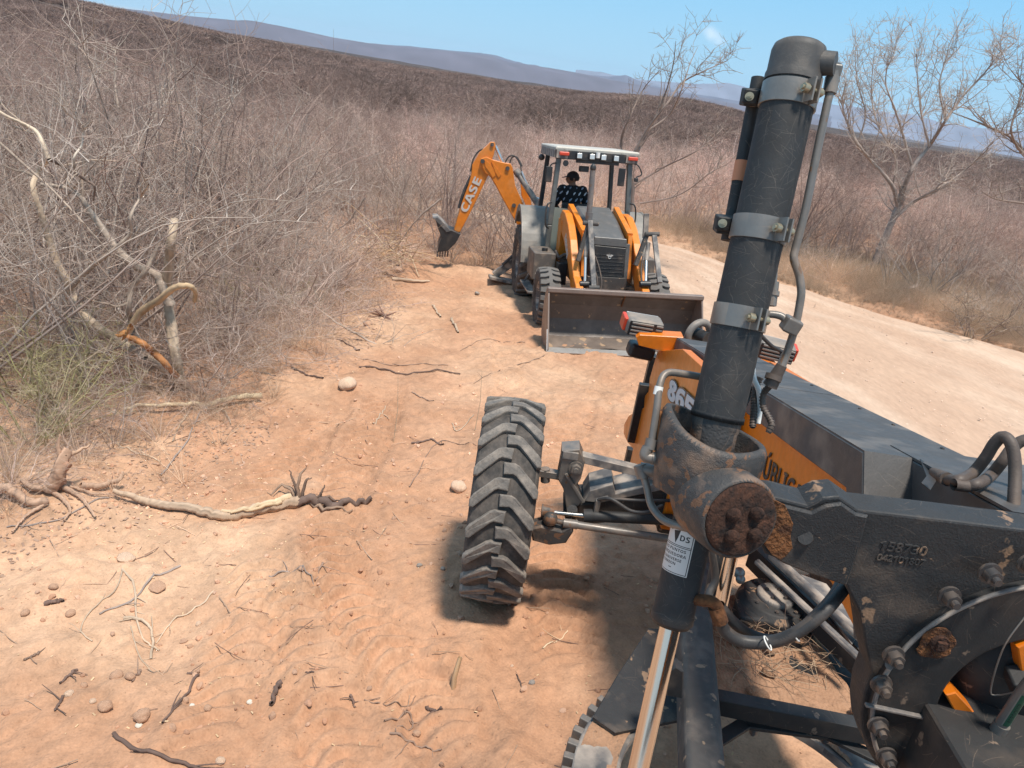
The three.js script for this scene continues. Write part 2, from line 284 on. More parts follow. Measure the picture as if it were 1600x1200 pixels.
function box(c, sx, sy, sz, bev = 0.006, rot) { const g = new RoundedBoxGeometry(sx, sy, sz, 1, Math.min(bev, sx / 3, sy / 3, sz / 3)); if (rot) g.applyMatrix4(new THREE.Matrix4().makeRotationFromEuler(rot)); return g.translate(c.x, c.y, c.z); }
function tube(pts, r, seg = 10, n = 0, tension = 0.5) { const c = new THREE.CatmullRomCurve3(pts, false, 'catmullrom', tension); return new THREE.TubeGeometry(c, n || pts.length * 8, r, seg, false); }
// extrude a closed outline of world points lying in one plane, by a vector
function slab(pts, vec, bev = 0) {
  const c = pts[0], n = vec.clone().normalize(); let u = pts[1].clone().sub(c); u.sub(n.clone().multiplyScalar(u.dot(n))).normalize(); const v = n.clone().cross(u);
  const sh = new THREE.Shape(pts.map(p => { const q = p.clone().sub(c); return new THREE.Vector2(q.dot(u), q.dot(v)); }));
  const g = new THREE.ExtrudeGeometry(sh, { depth: vec.length() - 2 * bev, bevelEnabled: bev > 0, bevelSize: bev, bevelThickness: bev, bevelSegments: 1, steps: 1, bevelOffset: -bev });
  const m = new THREE.Matrix4().makeBasis(u, v, n); m.setPosition(c.clone().add(n.clone().multiplyScalar(bev))); return g.applyMatrix4(m);
}
function lathe(profile, a, dir, seg = 32) { // profile [[r, along]]
  const g = new THREE.LatheGeometry(profile.map(([r, y]) => new THREE.Vector2(Math.max(r, 1e-4), y)), seg); const m = frameMatrix(V(0, 0, 0), dir); g.rotateX(Math.PI / 2); m.setPosition(a); return g.applyMatrix4(m);
}
function hexBolt(p, n, r, h, stud = 0.5) { const d = n.clone().normalize(); return [cyl(p, p.clone().addScaledVector(d, h * 0.25), r * 1.35, r * 1.35, 20), cyl(p.clone().addScaledVector(d, h * 0.25), p.clone().addScaledVector(d, h), r, r * 0.96, 6), cyl(p.clone().addScaledVector(d, h), p.clone().addScaledVector(d, h * (1 + stud)), r * 0.5, r * 0.46, 14)]; }
function thing(name, label, category, base = V(0, 0, 0), group) { const o = new THREE.Group(); o.name = numbered(name); scene.add(o); o.userData = { label, category }; if (group) o.userData.group = group; o.userData._b = base; return o; }
function settle(o) { const b = o.userData._b; delete o.userData._b; for (const c of o.children) c.position.sub(b); o.position.copy(b); } // move the group's origin to the thing's base
function tag(o, label, category, group, kind) { if (label) o.userData.label = label; if (category) o.userData.category = category; if (group) o.userData.group = group; if (kind) o.userData.kind = kind; return o; }

// ---------------------------------------------------------------- the ground
const soilMat = std({ map: soilMap, vertexColors: true, roughness: 1, bumpMap: soilBump, bumpScale: 0.014 });
function soilColour(x, z) {
  const a = fbm(x * 0.45 + 3, z * 0.45, 4, 201), b = fbm(x * 2.3, z * 2.3, 3, 202), c = fbm(x * 7, z * 7, 3, 203);
  let k = clamp((a - 0.36) * 2.6 + (b - 0.5) * 0.9);
  let col = mix3([0.53, 0.298, 0.182], [0.66, 0.428, 0.282], k);
  col = col.map(v => v * (0.9 + 0.2 * c));
  return col;
}
// > 0 inside the brush, in metres from its edge
const EDGE_L = [[-40, -3], [-17, -2.2], [-15.6, -3.2], [-13.8, -2.75], [-11.6, -2.45], [-10.1, -2.55], [-8.1, -2.75], [-6.9, -2.85], [-5.7, -2.85], [-4.8, -3.0], [-4.2, -3.55], [-3, -3.9], [0, -4.6], [5, -5]];
function brushEdge(x, z) {
  let e = pl(EDGE_L, z) - x;
  if (z < -15.8) { const l = pl(ROAD_L, z); e = Math.max(e, Math.min(l - 0.9 - x, -15.8 - z)); }
  const r = pl(ROAD_R, z); e = Math.max(e, x - r - 1.6);
  return e;
}
{
  const lines = (segs) => { const a = [segs[0][0]]; for (const [s, e, d0, d1] of segs) { let x = s; const L = e - s; while (x < e - 1e-6) { const t = (x - s) / L; x += lerp(d0, d1, t); a.push(Math.min(x, e)); } } return a; };
  const xs = lines([[-14, -3.6, 0.4, 0.03], [-3.6, 1.2, 0.026, 0.026], [1.2, 20, 0.05, 0.35]]);
  const zs = lines([[-40, -14, 0.5, 0.09], [-14, -8, 0.06, 0.045], [-8, -2.4, 0.026, 0.026], [-2.4, 6, 0.08, 0.6]]);
  const nx = xs.length, nz = zs.length, pos = new Float32Array(nx * nz * 3), col = new Float32Array(nx * nz * 3), uv = new Float32Array(nx * nz * 2), idx = [];
  for (let j = 0; j < nz; j++) for (let i = 0; i < nx; i++) {
    const k = j * nx + i, x = xs[i], z = zs[j]; const edge = Math.min(x + 14, 20 - x, z + 40, 6 - z);
    pos[k * 3] = x; pos[k * 3 + 1] = ground(x, z) + fineH(x, z) * sstep(0, 3, edge) - 0.3 * sstep(0.8, 0, edge); pos[k * 3 + 2] = z;
    const c = soilColour(x, z); col[k * 3] = c[0]; col[k * 3 + 1] = c[1]; col[k * 3 + 2] = c[2]; uv[k * 2] = x / 2.3; uv[k * 2 + 1] = z / 2.3;
    if (i && j) { const a = k, b = k - 1, c2 = k - nx, d = k - nx - 1; idx.push(d, b, c2, c2, b, a); }
  }
  const g = new THREE.BufferGeometry(); g.setAttribute('position', new THREE.BufferAttribute(pos, 3)); g.setAttribute('color', new THREE.BufferAttribute(col, 3)); g.setAttribute('uv', new THREE.BufferAttribute(uv, 2)); g.setIndex(idx); g.computeVertexNormals();
  const m = shadow(new THREE.Mesh(g, soilMat)); m.name = 'ground'; m.userData.kind = 'structure'; scene.add(m);
}
// land beyond, to the horizon
{
  const nr = 190, na = 300, pos = [], col = [], uv = [], idx = [];
  for (let j = 0; j <= nr; j++) {
    const t = j / nr, r = 9 * Math.pow(9000 / 9, t);
    for (let i = 0; i <= na; i++) {
      const az = lerp(-1.5, 1.5, i / na) * (1 + 0); const x = Math.sin(az) * r, z = -Math.cos(az) * r;
      let y = baseH(x, z) - 0.45 * sstep(46, 26, r); pos.push(x, y, z);
      const n1 = fbm(x / 60, z / 60, 4, 301), n2 = fbm(x / 9, z / 9, 3, 302), n3 = fbm(x / 260, z / 260, 3, 303);
      let c = mix3([0.105, 0.072, 0.06], [0.175, 0.122, 0.10], clamp(n1 * 1.6 - 0.35)); c = c.map(v => v * (0.72 + 0.56 * n2));
      c = mix3(c, [0.085, 0.085, 0.055], sstep(0.6, 0.7, n2) * 0.35 * sstep(0.4, 0.6, n3));
      if (r > 250) c = mix3(c, [0.36, 0.26, 0.19], sstep(0.66, 0.72, n1) * 0.5);
      col.push(...c); uv.push(x / 14, z / 14);
      if (i && j) { const k = j * (na + 1) + i; idx.push(k - na - 2, k - na - 1, k - 1, k - na - 1, k, k - 1); }
    }
  }
  const g = new THREE.BufferGeometry(); g.setAttribute('position', new THREE.Float32BufferAttribute(pos, 3)); g.setAttribute('color', new THREE.Float32BufferAttribute(col, 3)); g.setAttribute('uv', new THREE.Float32BufferAttribute(uv, 2)); g.setIndex(idx); g.computeVertexNormals();
  const t2 = makeTex(512, (u, v) => grey(0.72 + 0.5 * (fbm(u * 24, v * 24, 4, 311, 24) - 0.5) + 0.2 * (vnoise(u * 128, v * 128, 312, 128) - 0.3)), true);
  const b2 = makeTex(512, (u, v) => grey(fbm(u * 24, v * 24, 4, 311, 24)), false);
  const m = shadow(new THREE.Mesh(g, std({ map: t2, vertexColors: true, roughness: 1, bumpMap: b2, bumpScale: 2.2 }))); m.name = 'far_terrain'; m.userData.kind = 'structure'; scene.add(m);
}
// far ridges: skyline heights read along the bearing, each a real hillside at its own distance, with the blue of haze mixed into its colour
function ridge(dist, prof, depthBack, colour, seed) {
  const pos = [], col = [], idx = []; const na = 260, nr = 14; const azOf = px => { const r = rayOf(px[0], px[1]); return [Math.atan2(r.x, -r.z), r.y / Math.hypot(r.x, r.z)]; };
  const tab = prof.map(azOf).sort((a, b) => a[0] - b[0]); const a0 = tab[0][0], a1 = tab[tab.length - 1][0];
  for (let j = 0; j <= nr; j++) for (let i = 0; i <= na; i++) {
    const az = lerp(a0, a1, i / na), t = j / nr; const d = dist * (1 + (t - 0.62) * depthBack);
    const top = EYE.y + (pl(tab, az) + (fbm(i / 9, seed, 3, seed) - 0.5) * 0.0012) * dist;
    const s = t < 0.62 ? sstep(0, 0.62, t) : sstep(1.25, 0.62, t);
    const n = (fbm(az * dist / 300, d / 300, 4, seed + 3) - 0.5) * dist * 0.012 * (1 - Math.abs(t - 0.62)) * (t < 0.6 ? 1 : 0);
    pos.push(Math.sin(az) * d, lerp(-180, top, s) + n, -Math.cos(az) * d);
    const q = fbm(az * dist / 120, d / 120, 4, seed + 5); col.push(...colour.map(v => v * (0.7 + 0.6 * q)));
    if (i && j) { const k = j * (na + 1) + i; idx.push(k - na - 2, k - na - 1, k - 1, k - na - 1, k, k - 1); }
  }
  const g = new THREE.BufferGeometry(); g.setAttribute('position', new THREE.Float32BufferAttribute(pos, 3)); g.setAttribute('color', new THREE.Float32BufferAttribute(col, 3)); g.setIndex(idx); g.computeVertexNormals();
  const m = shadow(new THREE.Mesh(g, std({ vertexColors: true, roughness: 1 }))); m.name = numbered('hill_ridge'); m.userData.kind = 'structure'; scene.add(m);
}
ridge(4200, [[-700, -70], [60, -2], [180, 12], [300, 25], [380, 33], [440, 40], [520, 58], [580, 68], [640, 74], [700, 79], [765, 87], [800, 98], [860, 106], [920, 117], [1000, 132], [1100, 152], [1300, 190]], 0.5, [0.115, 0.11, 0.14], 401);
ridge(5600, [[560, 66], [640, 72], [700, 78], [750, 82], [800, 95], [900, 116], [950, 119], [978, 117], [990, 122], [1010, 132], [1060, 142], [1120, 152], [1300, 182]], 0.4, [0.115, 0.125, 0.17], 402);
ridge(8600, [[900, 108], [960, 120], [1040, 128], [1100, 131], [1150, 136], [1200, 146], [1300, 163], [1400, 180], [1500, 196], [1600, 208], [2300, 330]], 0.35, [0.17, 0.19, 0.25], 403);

// ---------------------------------------------------------------- the dirt road
{
  const pos = [], uv = [], col = [], idx = []; const zsteps = []; for (let z = 14; z > -36; z -= z > -24 ? 0.16 : 0.5) zsteps.push(z); const nc = 70;
  zsteps.forEach((z, j) => {
    const l = pl(ROAD_L, z) - 0.3, r = pl(ROAD_R, z) + 0.3;
    for (let i = 0; i <= nc; i++) {
      const t = i / nc, x = lerp(l, r, t); const w = (fbm(x * 1.5, z * 1.5, 3, 501) - 0.5) * 0.5; const e = Math.min(x - l, r - x) + w;
      const rut = -0.03 * Math.exp(-Math.pow((t - 0.28) / 0.07, 2)) - 0.03 * Math.exp(-Math.pow((t - 0.62) / 0.07, 2));
      pos.push(x, ground(x, z) + 0.012 + rut + (fbm(x * 2, z * 0.8, 3, 502) - 0.5) * 0.05 + (fbm(x * 9, z * 9, 2, 503) - 0.5) * 0.018 - 0.16 * sstep(0.5, -0.1, e), z);
      const a = fbm(x * 0.7, z * 0.25, 4, 504), b = fbm(x * 3, z * 3, 3, 505); const c = mix3([0.53, 0.355, 0.25], [0.69, 0.52, 0.395], clamp((a - 0.3) * 1.6 + (b - 0.5) * 0.5 + (fbm(t * 16, z * 0.05, 3, 507) - 0.5) * 1.3)); col.push(...c); uv.push(x / 2.6, z / 2.6);
      if (i && j) { const k = j * (nc + 1) + i; idx.push(k - nc - 2, k - nc - 1, k - 1, k - nc - 1, k, k - 1); }
    }
  });
  const g = new THREE.BufferGeometry(); g.setAttribute('position', new THREE.Float32BufferAttribute(pos, 3)); g.setAttribute('uv', new THREE.Float32BufferAttribute(uv, 2)); g.setAttribute('color', new THREE.Float32BufferAttribute(col, 3)); g.setIndex(idx); g.computeVertexNormals();
  if (g.attributes.normal.getY(100) < 0) { idx.reverse(); g.setIndex(idx); g.computeVertexNormals(); }
  const m = shadow(new THREE.Mesh(g, std({ map: roadMap, vertexColors: true, roughness: 1, bumpMap: soilBump, bumpScale: 0.008 }))); m.name = 'road'; m.userData.kind = 'structure'; scene.add(m);
}

// ---------------------------------------------------------------- vegetation
class Twigs {                                  // thin tapered rods with a colour each
  constructor() { this.p = []; this.n = []; this.c = []; this.i = []; }
  add(pts, r0, r1, col, sides = 3) {
    const n = pts.length, base = this.p.length / 3; let px = 0.3, py = 0.2, pz = 0.93;
    for (let k = 0; k < n; k++) {
      const a = pts[Math.max(0, k - 1)], b = pts[Math.min(n - 1, k + 1)]; let tx = b[0] - a[0], ty = b[1] - a[1], tz = b[2] - a[2]; const L = Math.hypot(tx, ty, tz) || 1; tx /= L; ty /= L; tz /= L;
      let d = px * tx + py * ty + pz * tz; px -= d * tx; py -= d * ty; pz -= d * tz; let l = Math.hypot(px, py, pz); if (l < 1e-3) { px = ty; py = -tx; pz = 0.01; l = Math.hypot(px, py, pz); } px /= l; py /= l; pz /= l;
      const qx = ty * pz - tz * py, qy = tz * px - tx * pz, qz = tx * py - ty * px, r = lerp(r0, r1, k / (n - 1));
      for (let s = 0; s < sides; s++) { let rr = r, kc = 1; if (sides >= 6) { const w = pts[k]; rr = r * (0.80 + 0.40 * vnoise(s * 2.3 + w[0] * 2, w[1] * 3 + w[2] * 3, 601)) * (0.9 + 0.2 * vnoise(w[0] * 9, w[1] * 9 + w[2] * 9, 603)) * (0.92 + 0.16 * vnoise(w[0] * 60 + s * 7.7, w[1] * 60 + w[2] * 55, 605)); kc = 0.5 + 0.55 * vnoise(s * 3.1 + w[0] * 3, w[1] * 4 + w[2] * 4, 602) + 0.45 * vnoise(w[0] * 47 + s * 2.9, w[1] * 37 + w[2] * 29, 604); }
        const t = s / sides * 6.28318, c = Math.cos(t), sn = Math.sin(t), nx = px * c + qx * sn, ny = py * c + qy * sn, nz = pz * c + qz * sn;
        this.p.push(pts[k][0] + nx * rr, pts[k][1] + ny * rr, pts[k][2] + nz * rr); this.n.push(nx, ny, nz); this.c.push(col[0] * kc, col[1] * kc, col[2] * kc);
        if (k) { const s2 = (s + 1) % sides, A = base + (k - 1) * sides + s, B = base + (k - 1) * sides + s2, C = base + k * sides + s, D = base + k * sides + s2; this.i.push(A, B, C, B, D, C); }
      }
    }
  }
  build() { const g = new THREE.BufferGeometry(); g.setAttribute('position', new THREE.Float32BufferAttribute(this.p, 3)); g.setAttribute('normal', new THREE.Float32BufferAttribute(this.n, 3)); g.setAttribute('color', new THREE.Float32BufferAttribute(this.c, 3)); g.setIndex(this.i); return g; }
  get tris() { return this.i.length / 3; }
}
const twigMat = std({ vertexColors: true, roughness: 0.95, side: THREE.DoubleSide });
function walk(p, dir, len, n, jit, lift, rnd, out = []) { // random crooked path
  let [x, y, z] = p, [dx, dy, dz] = dir; const s = len / n; out.push([x, y, z]);
  for (let k = 0; k < n; k++) {
    dx += (rnd() - 0.5) * jit; dy += (rnd() - 0.5) * jit + lift; dz += (rnd() - 0.5) * jit; const l = Math.hypot(dx, dy, dz); dx /= l; dy /= l; dz /= l;
    x += dx * s; y += dy * s; z += dz * s; out.push([x, y, z]);
  }
  out.dir = [dx, dy, dz]; return out;
}
const TWIG_TONES = [[0.40, 0.31, 0.26], [0.36, 0.275, 0.23], [0.48, 0.39, 0.325], [0.29, 0.215, 0.18], [0.43, 0.32, 0.25], [0.53, 0.44, 0.375]];
function shrubGeo(seed, o = {}) {
  const { h = 2.9, stems = 12, side = 9, fine = 4, thick = 1, tones = TWIG_TONES, spread = 0.75, fineSeg = 2, droop = 0 } = o; const rnd = mulberry(seed); const S = new Twigs(), T = new Twigs();
  const tone = () => { const c = tones[Math.floor(rnd() * tones.length)], k = 0.75 + rnd() * 0.5; return [c[0] * k, c[1] * k, c[2] * k]; };
  for (let i = 0; i < stems; i++) {
    const a = rnd() * 6.283, tilt = Math.pow(rnd(), 0.8) * spread, L = h * (0.65 + rnd() * 0.5), col = tone();
    const path = walk([Math.cos(a) * 0.18 * rnd(), -0.05, Math.sin(a) * 0.18 * rnd()], [Math.cos(a) * Math.sin(tilt), Math.cos(tilt), Math.sin(a) * Math.sin(tilt)], L, 9, 0.42, 0.02 - droop - 0.05 * rnd(), rnd);
    S.add(path, (0.007 + rnd() * 0.010) * thick, 0.0022 * thick, col, 4);
    for (let k = 0; k < side; k++) {
      const t = 0.18 + 0.82 * Math.pow(rnd(), 0.7), f = t * 9, i0 = Math.min(8, Math.floor(f)), q = f - i0, A = path[i0], B = path[i0 + 1]; const p = [lerp(A[0], B[0], q), lerp(A[1], B[1], q), lerp(A[2], B[2], q)];
      const b = rnd() * 6.283, el = rnd() * 1.5 - 0.35, l2 = h * (0.12 + 0.25 * rnd()) * (1.2 - 0.5 * t);
      const sp = walk(p, [Math.cos(b) * Math.cos(el), Math.sin(el), Math.sin(b) * Math.cos(el)], l2, 5, 0.75, 0.03 - droop, rnd); const c2 = tone();
      T.add(sp, 0.0042 * thick * (0.7 + rnd() * 0.5), 0.0016 * thick, c2, 3);
      for (let m = 0; m < fine; m++) {
        const j = 1 + Math.floor(rnd() * 5), b2 = rnd() * 6.283, e2 = rnd() * 2 - 0.8; const fp = walk(sp[j], [Math.cos(b2) * Math.cos(e2), Math.sin(e2), Math.sin(b2) * Math.cos(e2)], h * (0.05 + 0.13 * rnd()), fineSeg, 0.8, 0.02, rnd);
        T.add(fp, 0.0021 * thick, 0.0011 * thick, c2, 3);
      }
    }
  }
  return { stems: S.build(), twigs: T.build(), tris: S.tris + T.tris };
}
const project = p => { const q = p.clone().sub(EYE), sp = Math.sin(PITCH), cp = Math.cos(PITCH); const d = -q.y * sp - q.z * cp, x = q.x / d * FPX, y = (-q.y * cp + q.z * sp) / d * FPX; return [800 + x * Math.cos(ROLL) - y * Math.sin(ROLL), 600 + x * Math.sin(ROLL) + y * Math.cos(ROLL), d]; };
const inView = (x, y, z, m = 160) => { const a = project(V(x, y, z)), b = project(V(x, y + 2.6, z)); return a[2] > 0.5 && Math.max(a[0], b[0]) > -m && Math.min(a[0], b[0]) < 1600 + m && Math.max(a[1], b[1]) > -m && Math.min(a[1], b[1]) < 1200 + m; };

const nearShrubs = [], rest = [];
{
  const rnd = mulberry(1234); const pts = []; const cell = new Map(); const key = (x, z) => Math.floor(x) + ',' + Math.floor(z);
  const free = (x, z, r) => { for (let i = -1; i <= 1; i++) for (let j = -1; j <= 1; j++) for (const p of cell.get(key(x + i, z + j)) || []) if ((p[0] - x) ** 2 + (p[1] - z) ** 2 < r * r) return false; return true; };
  for (let k = 0; k < 26000; k++) {
    const x = -34 + rnd() * 72, z = -52 + rnd() * 50; const e = brushEdge(x, z); const rightSide = x > pl(ROAD_R, z);
    if (x > -5.4 && x < -2.4 && z > -7.3 && z < -3 && (e > 0.7 || rnd() < 0.5)) continue;
    if ((x + 2.9) ** 2 + (z + 14.7) ** 2 < 1.9) continue;
    if (e < 0.35 || !inView(x, ground(x, z), z)) continue; const d = Math.hypot(x, z);
    const min = d < 14 ? 0.62 : d < 26 ? 0.85 : 1.15; if (rightSide && rnd() > sstep(0, 5, e) * 0.9 + 0.08) continue; if (!free(x, z, Math.min(min, 0.98))) continue;
    const q = [x, z, e, d, rnd(), rnd(), rightSide]; pts.push(q); const kk = key(x, z); if (!cell.has(kk)) cell.set(kk, []); cell.get(kk).push(q);
  }
  pts.sort((a, b) => a[3] - b[3]); pts.forEach((p, i) => (i < 150 ? nearShrubs : rest).push(p));
  console.log('shrubs', pts.length);
}
const scaleOf = ([x, z, e, d, r1, r2, right]) => (0.36 + 0.64 * sstep(0.2, 2.2, e)) * (0.62 + 0.55 * r1 + (r2 > 0.85 ? 0.25 : 0)) * (right ? 0.9 : 1) * (x < -4.5 && !right ? 1.0 + 0.26 * sstep(24, 12, d) : 1) * (1 - 0.22 * sstep(17, 26, d));
const SHRUB_KIND = [
  ['bare grey shrub of many crooked stems in the roadside thicket', { stems: 11, side: 8, fine: 4 }],
  ['loose pale bare shrub with long arching stems in the thicket', { stems: 9, side: 9, fine: 4, spread: 1.05, droop: 0.03, tones: [[0.52, 0.42, 0.355], [0.45, 0.35, 0.29], [0.58, 0.48, 0.41]] }],
  ['reddish brown bare shrub with upright stems in the thicket', { stems: 14, side: 7, fine: 4, spread: 0.45, tones: [[0.34, 0.235, 0.195], [0.40, 0.285, 0.235], [0.29, 0.21, 0.18]] }],
  ['dense tangled low bare shrub with fine twigs in the thicket', { stems: 13, side: 9, fine: 4, h: 2.3, spread: 1.0 }],
];
{
  const protos = SHRUB_KIND.map(([label, o], i) => { const g = shrubGeo(900 + i, o); const G = new THREE.Group(); for (const k of ['stems', 'twigs']) { const m = shadow(new THREE.Mesh(g[k], twigMat)); m.name = k; if (k === 'twigs') m.userData.kind = 'stuff'; G.add(m); } return G; });
  nearShrubs.forEach((s, i) => {
    const k = Math.floor(s[4] * 3.999), o = protos[k].clone(); o.name = numbered('bare_shrub'); scene.add(o); o.position.set(s[0], soilY(s[0], s[1]), s[1]); o.rotation.y = s[5] * 6.28; const sc = scaleOf(s); o.scale.set(sc * 1.05, sc, sc * 1.05); tag(o, SHRUB_KIND[k][0], 'shrub', SHRUB_KIND[k][0].split(' in the')[0] + ' group');
  });
}
function scatter(name, label, geo, list, mat = twigMat, tint) {
  const m = new THREE.InstancedMesh(geo, mat, list.length); const o = new THREE.Object3D(), c = new THREE.Color();
  list.forEach((s, i) => { o.position.set(s[0], s[1], s[2]); o.rotation.set(s[5] || 0, s[3], s[6] || 0); if (s[4].length) o.scale.set(...s[4]); else o.scale.setScalar(s[4]); o.updateMatrix(); m.setMatrixAt(i, o.matrix); if (tint) { tint(c, i, s); m.setColorAt(i, c); } });
  shadow(m); m.name = numbered(name); tag(m, label, null, null, 'stuff'); m.userData.category = 'brush'; scene.add(m); return m;
}
const tintF = (c, i, s) => { const k = (0.75 + 0.4 * ((i * 0.618034) % 1)) * (0.62 + 0.76 * sstep(0.25, 0.75, fbm(s[0] / 5, s[2] / 5, 2, 640))), w = (i * 0.377) % 1; c.setRGB(k * (1.14 + 0.05 * w), k * 1.07, k * (1.09 - 0.06 * w)); };
const both = g => mergeGeometries([g.stems, g.twigs]);
{ // rest of the thicket to about 50 m
  const geos = [shrubGeo(21, { stems: 11, side: 9, fine: 5 }), shrubGeo(22, { stems: 12, side: 9, fine: 5, spread: 1.0, droop: 0.02, tones: [[0.52, 0.42, 0.35], [0.44, 0.34, 0.28], [0.55, 0.45, 0.38]] }), shrubGeo(23, { stems: 15, side: 8, fine: 5, spread: 0.5, tones: [[0.36, 0.25, 0.21], [0.42, 0.30, 0.25]] }), shrubGeo(24, { stems: 13, side: 9, fine: 5, thick: 1.25 })].map(both);
  const lists = [[], [], [], []]; rest.forEach((s, i) => { const sc = scaleOf(s); lists[i % 4].push([s[0], soilY(s[0], s[1]) - 0.03, s[1], s[5] * 6.28, [sc * 1.1, sc, sc * 1.1]]); });
  // a second, lower and flatter layer fills the foot of the thicket
  const rnd = mulberry(77); const low = [[], []];
  for (let k = 0; k < 9000; k++) { const z = -34 + rnd() * 32, x = -22 + rnd() * 46, e = brushEdge(x, z); const right = x > pl(ROAD_R, z); if (e < 0.05 || !inView(x, ground(x, z), z, 60)) continue; if ((x + 2.9) ** 2 + (z + 14.7) ** 2 < 1.5) continue; const d = Math.hypot(x, z); if (rnd() > (e < 1.2 ? 0.75 : 0.4) * (d < 14 ? 1 : 0.5)) continue; if (right && rnd() < 0.5) continue; const s = (0.22 + 0.3 * rnd()) * (e < 0.5 ? 0.7 : 1) * (x > -5.2 && x < -2.2 && z > -7.5 ? 0.55 : 1); low[k % 2].push([x, soilY(x, z) - 0.02, z, rnd() * 6.28, [s * 1.5, s * (0.5 + 0.6 * rnd()), s * 1.5], (rnd() - 0.5) * 0.5, (rnd() - 0.5) * 0.5]); }
  const LB = ['grey bare brush massed behind the nearest shrubs', 'pale arching bare brush massed in the thicket', 'reddish brown bare brush massed in the thicket', 'coarse bare brush massed in the thicket'];
  geos.forEach((g, i) => scatter('thicket_brush', LB[i], g, lists[i], twigMat, tintF));
  const lg = [shrubGeo(31, { stems: 14, side: 7, fine: 3, spread: 1.35, thick: 1.15 }), shrubGeo(32, { stems: 12, side: 8, fine: 3, spread: 1.45, droop: 0.05, thick: 1.1, tones: [[0.50, 0.40, 0.32], [0.56, 0.46, 0.37], [0.42, 0.32, 0.26]] })].map(both);
  lg.forEach((g, i) => scatter('broken_brushwood', ['low tangle of broken grey twigs at the foot of the thicket', 'low tangle of broken pale twigs at the foot of the thicket'][i], g, low[i], twigMat, tintF));
  console.log('rest', rest.length, 'low', low[0].length + low[1].length);
}
{ // far scrub on the slopes, one mass
  const rnd = mulberry(555); const A = [], B = [];
  const tonesF = [[0.22, 0.158, 0.132], [0.19, 0.138, 0.118], [0.27, 0.205, 0.17]];
  for (let k = 0; k < 60000 && A.length < 6200; k++) { const az = -0.95 + rnd() * 1.9, d = 24 + 106 * Math.sqrt(rnd()); const x = Math.sin(az) * d, z = -Math.cos(az) * d, y = baseH(x, z); if (!inView(x, y, z, 30)) continue; if (z > -52 && x > -34 && x < 38 && brushEdge(x, z) > 0 && d < 52) continue; if (brushEdge(x, z) < 0.3) continue; A.push([x, y - 0.1, z, rnd() * 6.28, [1.3, 0.75 + 0.5 * rnd(), 1.3]]); }
  for (let k = 0; k < 120000 && B.length < 34000; k++) { const az = -0.95 + rnd() * 1.9, d = 115 + 640 * Math.pow(rnd(), 0.75); const x = Math.sin(az) * d, z = -Math.cos(az) * d, y = baseH(x, z); if (!inView(x, y, z, 10)) continue; if (fbm(x / 40, z / 40, 3, 700) < 0.27) continue; const s = 0.9 + 0.5 * rnd(); B.push([x, y - 0.1, z, rnd() * 6.28, [2.3 * s, 1.0 * s, 2.3 * s]]); }
  scatter('far_scrub', 'bare scrub covering the slope beyond the thicket', both(shrubGeo(41, { stems: 12, side: 8, fine: 3, thick: 2.2, tones: tonesF, spread: 0.95 })), A, twigMat, tintF);
  scatter('far_scrub', 'distant bare scrub dotted over the far hillsides', both(shrubGeo(42, { stems: 14, side: 5, fine: 1, thick: 5.5, tones: tonesF, spread: 1.1, fineSeg: 2 })), B, twigMat, tintF);
}
